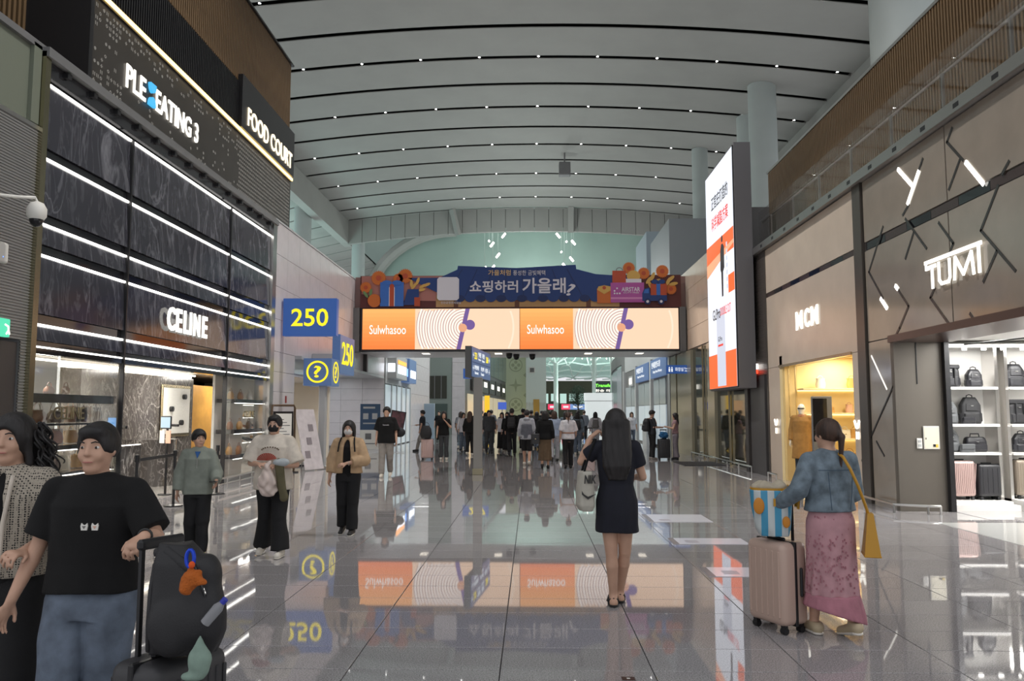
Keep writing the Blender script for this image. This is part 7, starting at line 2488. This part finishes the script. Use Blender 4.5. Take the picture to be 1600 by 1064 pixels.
fr.poly([(-.02, -.09), (.03, -.13), (.10, -.085), (.03, -.108), (-.005, -.085), (-.02, -.06)], SHK, 'swoosh_mark', tb, 0, .012)

# --- woman in denim jacket and long pink skirt
dn = person('woman in a cropped denim jacket and long pink skirt pushing a suitcase, right', 2.20, 6.02, -16, H=1.565, res=.009, wide=1.08, head_yaw=-14, hair_mat=HAIRB,
            pose={**walk(-1, .55), 'LA': ((-.30, -.02, 1.15), (-.36, .22, 1.00)), 'RA': ((.25, .02, 1.12), (.20, .20, 1.00))},
            top=dict(mat=JNL, sleeve=1.9, hem=.98, loose=.026, slv_w=.010, name='denim_jacket', wr=.008), bottom=dict(kind='skirt', mat=PNK, hem=.33, r=.205, name='long_skirt', fold=.008, n=9), shoes=dict(mat=SHB, sole=SOLW), hair='pony',
            hands={'L': dict(d=(-.3, .9, -.2), n=(0, -.2, -1), curl=.7)})
s = dn['s']
V = Vol((-.32, -.32, .06), (.32, .34, .40), .010)
V.loft([(.08, .0, .0, .255, .222), (.16, 0, 0, .250, .215), (.34, 0, 0, .212, .182)], k=0, fold=(17, .009, .1, .34))
V.cut((0, 0, .17), (-.32, 0, -1))
V.obj('skirt_flounce', fabric('pink_flounce', (170, 114, 126), n=.12), dn, scale=s)
# printed flecks on the skirt
mb = MB()
for i in range(420):
    a = rc_.uniform(0, 2 * math.pi)
    z_ = rc_.uniform(.36, .95)
    t_ = (z_ - .33) / .57
    rx, ry = .205 * (1 - t_) + .190 * t_ + .004, .176 * (1 - t_) + .132 * t_ + .004
    c_, n_ = Vector((rx * math.cos(a), ry * math.sin(a), z_)) * s, Vector((math.cos(a) / rx, math.sin(a) / ry, 0)).normalized()
    tt = Vector((-n_.y, n_.x, 0))
    mb.obox(c_[:], tt[:], (n_ * 1)[:], (0, 0, 1), .004, .003, .007)
o = mb.obj('printed_flecks', fabric('fleck_rose', (166, 112, 122)), dn)
o['kind'] = 'stuff'
# denim seams and buttons
for sg in (-1, 1):
    MB().tube([(sg * .11 * s, -.148 * s, 1.30 * s), (sg * .10 * s, -.150 * s, 1.15 * s), (sg * .085 * s, -.146 * s, 1.0 * s)], .003, 5).obj('seam', fabric('denim_dark', (66, 84, 100)), dn)
MB().tube([(-.17 * s, -.11 * s, 1.31 * s), (-.08 * s, -.152 * s, 1.31 * s), (.08 * s, -.152 * s, 1.31 * s), (.17 * s, -.11 * s, 1.31 * s)], .003, 5).obj('seam', MATS['denim_dark'], dn)
yb = empty('shoulder_bag', (2.44, 5.90, .60), math.radians(-16), 'mustard yellow shoulder bag hanging at the hip of the woman in denim', 'bag')
MU = mat('mustard_leather', s2l(186, 136, 34), .45)
MB().add([(-.055, -.11, 0), (.055, -.11, 0), (.055, .11, 0), (-.055, .11, 0), (-.02, -.05, .30), (.02, -.05, .30), (.02, .05, .30), (-.02, .05, .30)],
         [(0, 1, 2, 3), (7, 6, 5, 4), (0, 4, 5, 1), (1, 5, 6, 2), (2, 6, 7, 3), (3, 7, 4, 0)]).obj('bag_body', MU, yb)
MB().box(-.057, .057, -.112, .112, .0, .012, bevel=.003).obj('base_panel', MU, yb)
MB().tube([(0, 0, .26), (-.03, -.03, .36), (-.08, -.10, .50), (-.13, -.13, .62), (-.17, -.09, .70), (-.19, .0, .72)], .011, 8).obj('strap', MU, yb, smooth=True)
MB().cyl((-.01, -.012, .28), (.01, .012, .28), .012, n=10).obj('ring', GOLDM, yb)

pk = suitcase((1.86, 6.22, 0), .38, .60, .26, mat('case_blush', s2l(190, 164, 150), .35), 'blush pink ribbed suitcase pushed by the woman in denim, right', rz=math.radians(-62), ribs=6, handle=.34)
sb = empty('striped_tote', (1.83, 6.16, .70), math.radians(-12), 'blue and white striped tote sitting on the blush suitcase', 'bag')
V = Vol((-.25, -.20, -.02), (.25, .20, .44), .009)
V.loft([(0, 0, 0, .13, .10), (.06, -.01, 0, .155, .12), (.24, -.02, 0, .185, .135), (.36, -.02, 0, .195, .13)], k=0, p=3, fold=(7, .006, 0, .4))
STP = bpy.data.materials.new('tote_stripes')
STP.use_nodes = True
nt = STP.node_tree
b0 = nt.nodes['Principled BSDF']
b0.inputs['Roughness'].default_value = .5
tc, sx = nt.nodes.new('ShaderNodeTexCoord'), nt.nodes.new('ShaderNodeSeparateXYZ')
nt.links.new(tc.outputs['Object'], sx.inputs[0])
m1, m2_ = nt.nodes.new('ShaderNodeMath'), nt.nodes.new('ShaderNodeMath')
m1.operation, m2_.operation = 'MULTIPLY', 'SINE'
m1.inputs[1].default_value = 52
nt.links.new(sx.outputs[0], m1.inputs[0])
nt.links.new(m1.outputs[0], m2_.inputs[0])
cr = nt.nodes.new('ShaderNodeValToRGB')
cr.color_ramp.interpolation = 'CONSTANT'
cr.color_ramp.elements[0].color = (*s2l(196, 204, 204), 1)
cr.color_ramp.elements[1].position = .5
cr.color_ramp.elements[1].color = (*s2l(70, 150, 186), 1)
mr = nt.nodes.new('ShaderNodeMapRange')
mr.inputs[1].default_value, mr.inputs[2].default_value = -1, 1
nt.links.new(m2_.outputs[0], mr.inputs[0])
nt.links.new(mr.outputs[0], cr.inputs[0])
nt.links.new(cr.outputs[0], b0.inputs['Base Color'])
V.obj('bag_body', STP, sb)
MB().rings([(-.02, 0, .355, .19, .125), (-.02, 0, .375, .19, .125)], 24, 3).obj('rim', MU, sb, smooth=True)
V = Vol((-.25, -.20, .3), (.25, .20, .48), .009)
V.ell((-.03, 0, .38), (.17, .11, .045), k=0)
V.wrinkle(.014, 40, 9, 1)
V.obj('cloth_inside', fabric('towel_beige', (184, 174, 154)), sb)
for yy in (-.11, .11):
    MB().tube([(.06, yy, .35), (.14, yy, .38), (.22, yy * .9, .33), (.21, yy * .9, .22)], .014, 8).obj('handle', MU, sb, smooth=True)
for (x, z_, r_) in ((-.14, .24, .05), (.10, .12, .035)):
    MB().ell((x, -.135, z_), (r_, .012, r_ * 1.3), 14, 8).obj('orange_patch', mat('patch_orange', s2l(200, 130, 40), .6), sb, smooth=True)
MB().box(-.01, .01, -.150, -.135, .24, .30).obj('small_tab', MU, sb)
sb.scale = (.80, .8, .95)

# ================================================================ middle distance and crowd
R_ = .014
q = person('young man in a black T-shirt and grey trousers looking at his phone, far left', -4.58, 33.6, 280, H=1.72, res=R_, pose={**walk(1, 1.1), 'RA': ((.23, .02, 1.12), (.18, .25, 1.10))}, top=dict(mat=DKJ, sleeve=.8), bottom=dict(kind='trousers', mat=TRG), shoes=dict(mat=SHK), hair='short')
q = person('person in a black T-shirt and dark grey jeans holding a pink suitcase handle', -3.05, 27.9, 175, H=1.66, res=R_, pose={'LA': ((-.24, .08, 1.14), (-.06, .16, 1.36))}, top=dict(mat=TB, sleeve=.7), bottom=dict(kind='trousers', mat=TRD, cuff=.07), shoes=dict(mat=SHW), hair='bob')
suitcase((-3.62, 27.9, 0), .42, .66, .28, ROSE, 'pale pink suitcase under a black backpack in the left middle distance', ribs=5, handle=.3)
handbag((-3.66, 27.8, .74), .42, .44, .26, BAGN, 'round black backpack resting on the pale pink suitcase, left middle distance', shape='soft', group=None)
q = person('man in a light grey hooded top and black shorts walking away, centre', -.14, 24.95, 4, H=1.70, res=R_, pose=walk(-1, .7), top=dict(mat=LTH, sleeve=1.9, hood=1, hem=.80, loose=.03), bottom=dict(kind='shorts', mat=TRB, hem=.44, loose=.03), shoes=dict(mat=SHW), hair='short')
V = Vol((-.3, -.3, .75), (.3, .3, 1.4), R_)
V.loft([(.82, 0, -.01, .195, .145), (1.25, 0, -.01, .190, .140), (1.33, 0, -.01, .12, .10)], k=0)
V.obj('grey_vest_panel', GRYH, q)
q = person('woman in a black top and long brown skirt with a black bag, walking away', .40, 23.55, 2, H=1.66, res=R_, pose=walk(1, .35), top=dict(mat=TB, sleeve=1.9, hem=.86, loose=.03), bottom=dict(kind='skirt', mat=BRN, hem=.24, r=.20, name='skirt'), shoes=dict(mat=SHK), hair='bob')
handbag((.12, 23.35, .72), .26, .30, .12, C_BLK, 'black shoulder bag hanging beside the brown skirt', shape='box', group=None)
q = person('woman in a white T-shirt and black trousers with a red-brown ponytail, walking away', 1.08, 23.6, -2, H=1.64, res=R_, hair_mat=HAIRB, pose={**walk(1, .5), 'RA': ((.24, .04, 1.12), (.26, .24, 1.0))}, top=dict(mat=TW2, sleeve=.95, hem=.88, loose=.03, slv_w=.02), bottom=dict(kind='trousers', mat=TRB, cuff=.06), shoes=dict(mat=SHK), hair='pony')
MB().rings([(0, -.005, 1.02, .185, .135), (0, -.005, 1.05, .185, .135)], 24).obj('belt', C_BRN, q, smooth=True)
q = person('woman in blue denim with a black bag behind the white T-shirt woman', 1.80, 31.4, 5, H=1.62, res=R_, pose=walk(-1, .5), top=dict(mat=JNL, sleeve=1.9, hem=.9, loose=.03), bottom=dict(kind='trousers', mat=JN, cuff=.06), shoes=dict(mat=SHW), hair='bob')
backpack(q, BAGN, q['s'], sz=(.15, .08, .20))
suitcase((2.28, 31.2, 0), .36, .56, .24, ROSE, 'pink suitcase rolling beside the woman in blue denim, centre', ribs=4, handle=.4)
q = person('woman in a white blouse with a grey backpack, walking away, right of centre', 2.70, 33.8, 2, H=1.64, res=R_, pose=walk(1, .4), top=dict(mat=TW2, sleeve=1.5, loose=.045, slv_w=.03), bottom=dict(kind='trousers', mat=LTH, cuff=.08), shoes=dict(mat=SHW), hair='bob')
backpack(q, C_GRY, q['s'], sz=(.14, .08, .19))
q = person('man in a dark jacket with a dark grey backpack, right behind the navy dress', 3.75, 34.8, 0, H=1.76, res=R_, pose=walk(-1, .4), top=dict(mat=DKJ, sleeve=1.9, loose=.03), bottom=dict(kind='trousers', mat=JN, cuff=.06), shoes=dict(mat=SHK), hair='short')
backpack(q, TRD, q['s'], sz=(.15, .09, .22))
q = person('man in black with a backpack walking away, left of centre', -.74, 30.5, 4, H=1.78, res=R_, pose=walk(1, .7), top=dict(mat=TB, sleeve=1.9, loose=.03), bottom=dict(kind='trousers', mat=TRB), shoes=dict(mat=SHK), hair='short')
backpack(q, BAGN, q['s'], sz=(.15, .08, .20))
q = person('man in dark clothes with a backpack and tan straps, standing right of centre', 4.22, 28.1, 80, H=1.70, res=R_, pose={'RA': ((.23, .06, 1.12), (.16, .26, 1.12)), 'LA': ((-.23, .06, 1.12), (-.16, .26, 1.12))}, top=dict(mat=DKJ, sleeve=.9), bottom=dict(kind='trousers', mat=TRB), shoes=dict(mat=TRG), hair='short', head_pitch=20)
o = backpack(q, BAGN, q['s'], sz=(.17, .11, .23), strap=False)
for sg in (-1, 1):
    MB().tube([(sg * .14, -.12, 1.42), (sg * .17, .04, 1.42), (sg * .18, .10, 1.25), (sg * .17, -.02, 1.1)], .022, 6).obj('tan_strap', C_PNK, o, smooth=True)
q = person('woman in a pink top and wide grey trousers facing left at the glass wall', 5.02, 28.1, 278, H=1.60, res=R_, pose={'RA': ((.22, .08, 1.14), (.12, .30, 1.20)), 'LA': ((-.22, .08, 1.14), (-.12, .30, 1.20))}, top=dict(mat=fabric('top_pink', (150, 120, 124)), sleeve=.3, fit=1, hem=.95), bottom=dict(kind='trousers', mat=fabric('wide_grey', (120, 112, 118)), cuff=.09, loose=.03), shoes=dict(mat=SHK), hair='long')
suitcase((4.60, 28.0, 0), .42, .66, .28, mat('case_black2', (.025, .025, .028), .35), 'black suitcase with a blue cloth on top before the glass wall', ribs=6, handle=.3)
V = Vol((-.25, -.2, -.02), (.25, .2, .28), .014)
V.ell((0, 0, .12), (.17, .13, .11), k=0)
V.wrinkle(.02, 34, 3, 1)
o = V.obj('blue_cloth', fabric('blue_cloth', (34, 92, 138)), None)
o.location = (4.58, 27.95, .74)
tag(o, 'crumpled blue jacket lying on the black suitcase before the glass wall', 'jacket')

bk = [  # label, x, y, face, H, top, sleeve, bottom kind, mat, hair, pack
    ('woman in a white shirt with dark shoulder bag among the crowd, left third', -2.85, 33.5, 150, 1.62, TW2, 1.5, 'trousers', JN, 'long', None),
    ('person in a light grey top seen left of the pylon', -3.2, 36.5, 10, 1.66, LTH, .8, 'trousers', JNL, 'bob', None),
    ('man in black T-shirt and black trousers left of the pylon', -2.62, 37.5, 0, 1.74, TB, .8, 'trousers', TRB, 'short', None),
    ('man in a dark vest and jeans facing left near the pylon', -2.25, 36.0, 200, 1.72, DKJ, .6, 'trousers', JN, 'short', None),
    ('woman in white blouse just left of the pylon pole', -1.95, 34.2, 20, 1.62, TW2, 1.8, 'trousers', JNL, 'long', None),
    ('woman in black partly behind the pylon pole', -2.35, 30.6, 10, 1.66, TB, 1.8, 'trousers', TRB, 'long', None),
    ('person in an olive open shirt and grey trousers right of the pylon pole', -1.72, 32.5, 170, 1.72, TRD, 1.8, 'trousers', TRD, 'short', None),
    ('woman in a long black dress right of the pylon pole', -1.25, 34.0, 190, 1.62, TW2, .8, 'skirt', TRB, 'long', None),
    ('woman in a long black dress and white shoes bending her head, left of centre', -.98, 32.8, 200, 1.64, TB, 1.6, 'skirt', TRB, 'long', None),
    ('woman in a pale blue shirt and light trousers between the two walking women', .78, 27.0, 5, 1.66, fabric('pale_blue', (150, 164, 186)), 1.9, 'trousers', LTH, 'bob', None),
    ('man in dark blue jacket and jeans behind the brown skirt woman', .82, 33.5, 0, 1.70, DKJ, 1.9, 'trousers', JN, 'short', BAGN),
    ('person in black with a backpack farther down the centre aisle', 0.0, 37.0, 0, 1.74, TB, 1.8, 'trousers', TRB, 'short', BAGN),
    ('woman with brown hair in a dark top behind the hooded man', .25, 36.0, 10, 1.66, DKJ, .9, 'trousers', JN, 'long', None),
    ('person in a light top walking far down the centre', 1.15, 40.0, 0, 1.66, LTH, .9, 'trousers', TRD, 'bob', None),
    ('man in navy far right of the centre crowd', 2.25, 38.5, 4, 1.74, DKJ, 1.8, 'trousers', TRB, 'short', BAGN),
    ('woman in black near the right shops beyond the bridge', 3.2, 40.0, 0, 1.62, TB, .9, 'trousers', TRB, 'long', None),
    ('person with a grey top among the far right crowd', 4.1, 41.0, 350, 1.70, GRYH, .9, 'trousers', TRB, 'short', None),
    ('person in white far right beyond the navy dress', 4.75, 38.0, 180, 1.64, TW2, .9, 'trousers', JN, 'bob', None),
    ('man in dark clothes far left by the blue totem', -5.2, 45.0, 180, 1.72, TB, .8, 'trousers', TRB, 'short', None),
    ('woman in grey far back left of centre', -1.6, 44.0, 0, 1.64, GRYH, 1.8, 'trousers', TRD, 'long', None),
    ('man in black far back near the centre line', .6, 46.0, 0, 1.74, TB, 1.8, 'trousers', TRB, 'short', None),
    ('woman in a light coat far back right of centre', 2.4, 48.0, 180, 1.64, LTH, 1.9, 'trousers', TRB, 'long', None),
    ('man in brown far back behind the pylon crowd', -2.9, 42.5, 170, 1.72, BRN, 1.8, 'trousers', TRD, 'short', None),
    ('woman with a bag in a dark coat far back left of the pylon', -3.6, 40.5, 5, 1.64, DKJ, 1.9, 'trousers', TRB, 'bob', None),
    ('man in a grey top between the pylon and the long black dresses', -2.0, 40.0, 0, 1.76, GRYH, .9, 'trousers', TRB, 'short', BAGN),
    ('woman in a white top between the black dresses and the man in black', -1.1, 38.5, 0, 1.66, TW2, .9, 'trousers', JN, 'pony', None),
    ('tall man in a black jacket just right of the man with the black backpack', -.35, 34.5, 0, 1.80, DKJ, 1.9, 'trousers', TRB, 'short', None),
    ('woman in blue far back behind the white T-shirt woman', 1.55, 36.5, 0, 1.66, JNL, 1.9, 'trousers', TRB, 'long', None),
    ('man in a pale shirt far back between the denim and white blouse women', 2.0, 43.5, 0, 1.74, LTH, .9, 'trousers', TRD, 'short', None),
    ('man in a dark hooded top near the white booth', 3.0, 45.5, 0, 1.74, GRYH, 1.9, 'trousers', TRB, 'short', None),
    ('woman in black far back at the foot of the patterned pier', -.5, 50.0, 0, 1.66, TB, 1.9, 'trousers', TRB, 'long', None),
]
for i, (lab, x, y, fc_, H, tm_, sl_, kd, bm_, hr, pkm) in enumerate(bk):
    q = person(lab, x, y, fc_, H=H, res=.019, seed=i, pose=walk(1 if i % 2 else -1, .3 + .4 * ((i * 7) % 5) / 5), top=dict(mat=tm_, sleeve=sl_, hem=.85, loose=.028),
               bottom=dict(kind=kd, mat=bm_, hem=.12, r=.22, cuff=.06, **({'name': 'long_skirt'} if kd == 'skirt' else {})), shoes=dict(mat=SHW if i % 3 else SHK), hair=hr, hair_mat=HAIRB if i % 4 == 1 else HAIR)
    if pkm:
        backpack(q, pkm, q['s'], res=.019)
# ---- added fill lights, set out of sight, brightening the far part of the hall
lamp('far_vault_fill', 'AREA', (0, 76.5, 21), 330, (.70, 1.0, .90), 9, target=(0, 86, 14))  # added, hidden above the fascia, throws teal light on the back wall
lamp('aisle_fill', 'AREA', (-26, 62, 5), 1900, (.55, 1.0, .95), 8, target=(-26, 62, 15))  # added without a fixture, washes the left aisle ceiling teal
lamp('end_hall_fill', 'AREA', (9, 118, 3), 1800, (.80, 1.0, .95), 10, target=(9, 118, 12))  # added under the far roof, facing up to brighten it
for y in (40, 52, 66, 80):
    lamp('far_hall_fill', 'POINT', (0, y, .182 * y - .9), 620 + 26 * (y - 40), (.92, 1.0, .98), .4)  # added points, hidden behind the bridge, brighten the far walls and floor
# interior shells: every wall, floor and ceiling of the shops is a piece of the setting of its own
for root_, side in ((inn, 'left_boutique'), (mi, 'right_boutique'), (ti, 'luggage_shop')):
    for ch in list(root_.children):
        ch.parent = None
        base = ch.name.split('.')[0]
        if 'ceiling' in base:
            ch.name = 'ceiling_' + side
        elif 'floor' in base:
            ch.name = 'floor_' + side
        elif 'wall' in base or 'partition' in base or 'backing' in base or 'gold_panel' in base:
            ch.name = 'wall_' + side
        else:
            ch.name = 'trim_12'
        struct(ch)
    bpy.data.objects.remove(root_)
for m_ in list(bpy.data.meshes):
    if m_.users == 0:
        bpy.data.meshes.remove(m_)
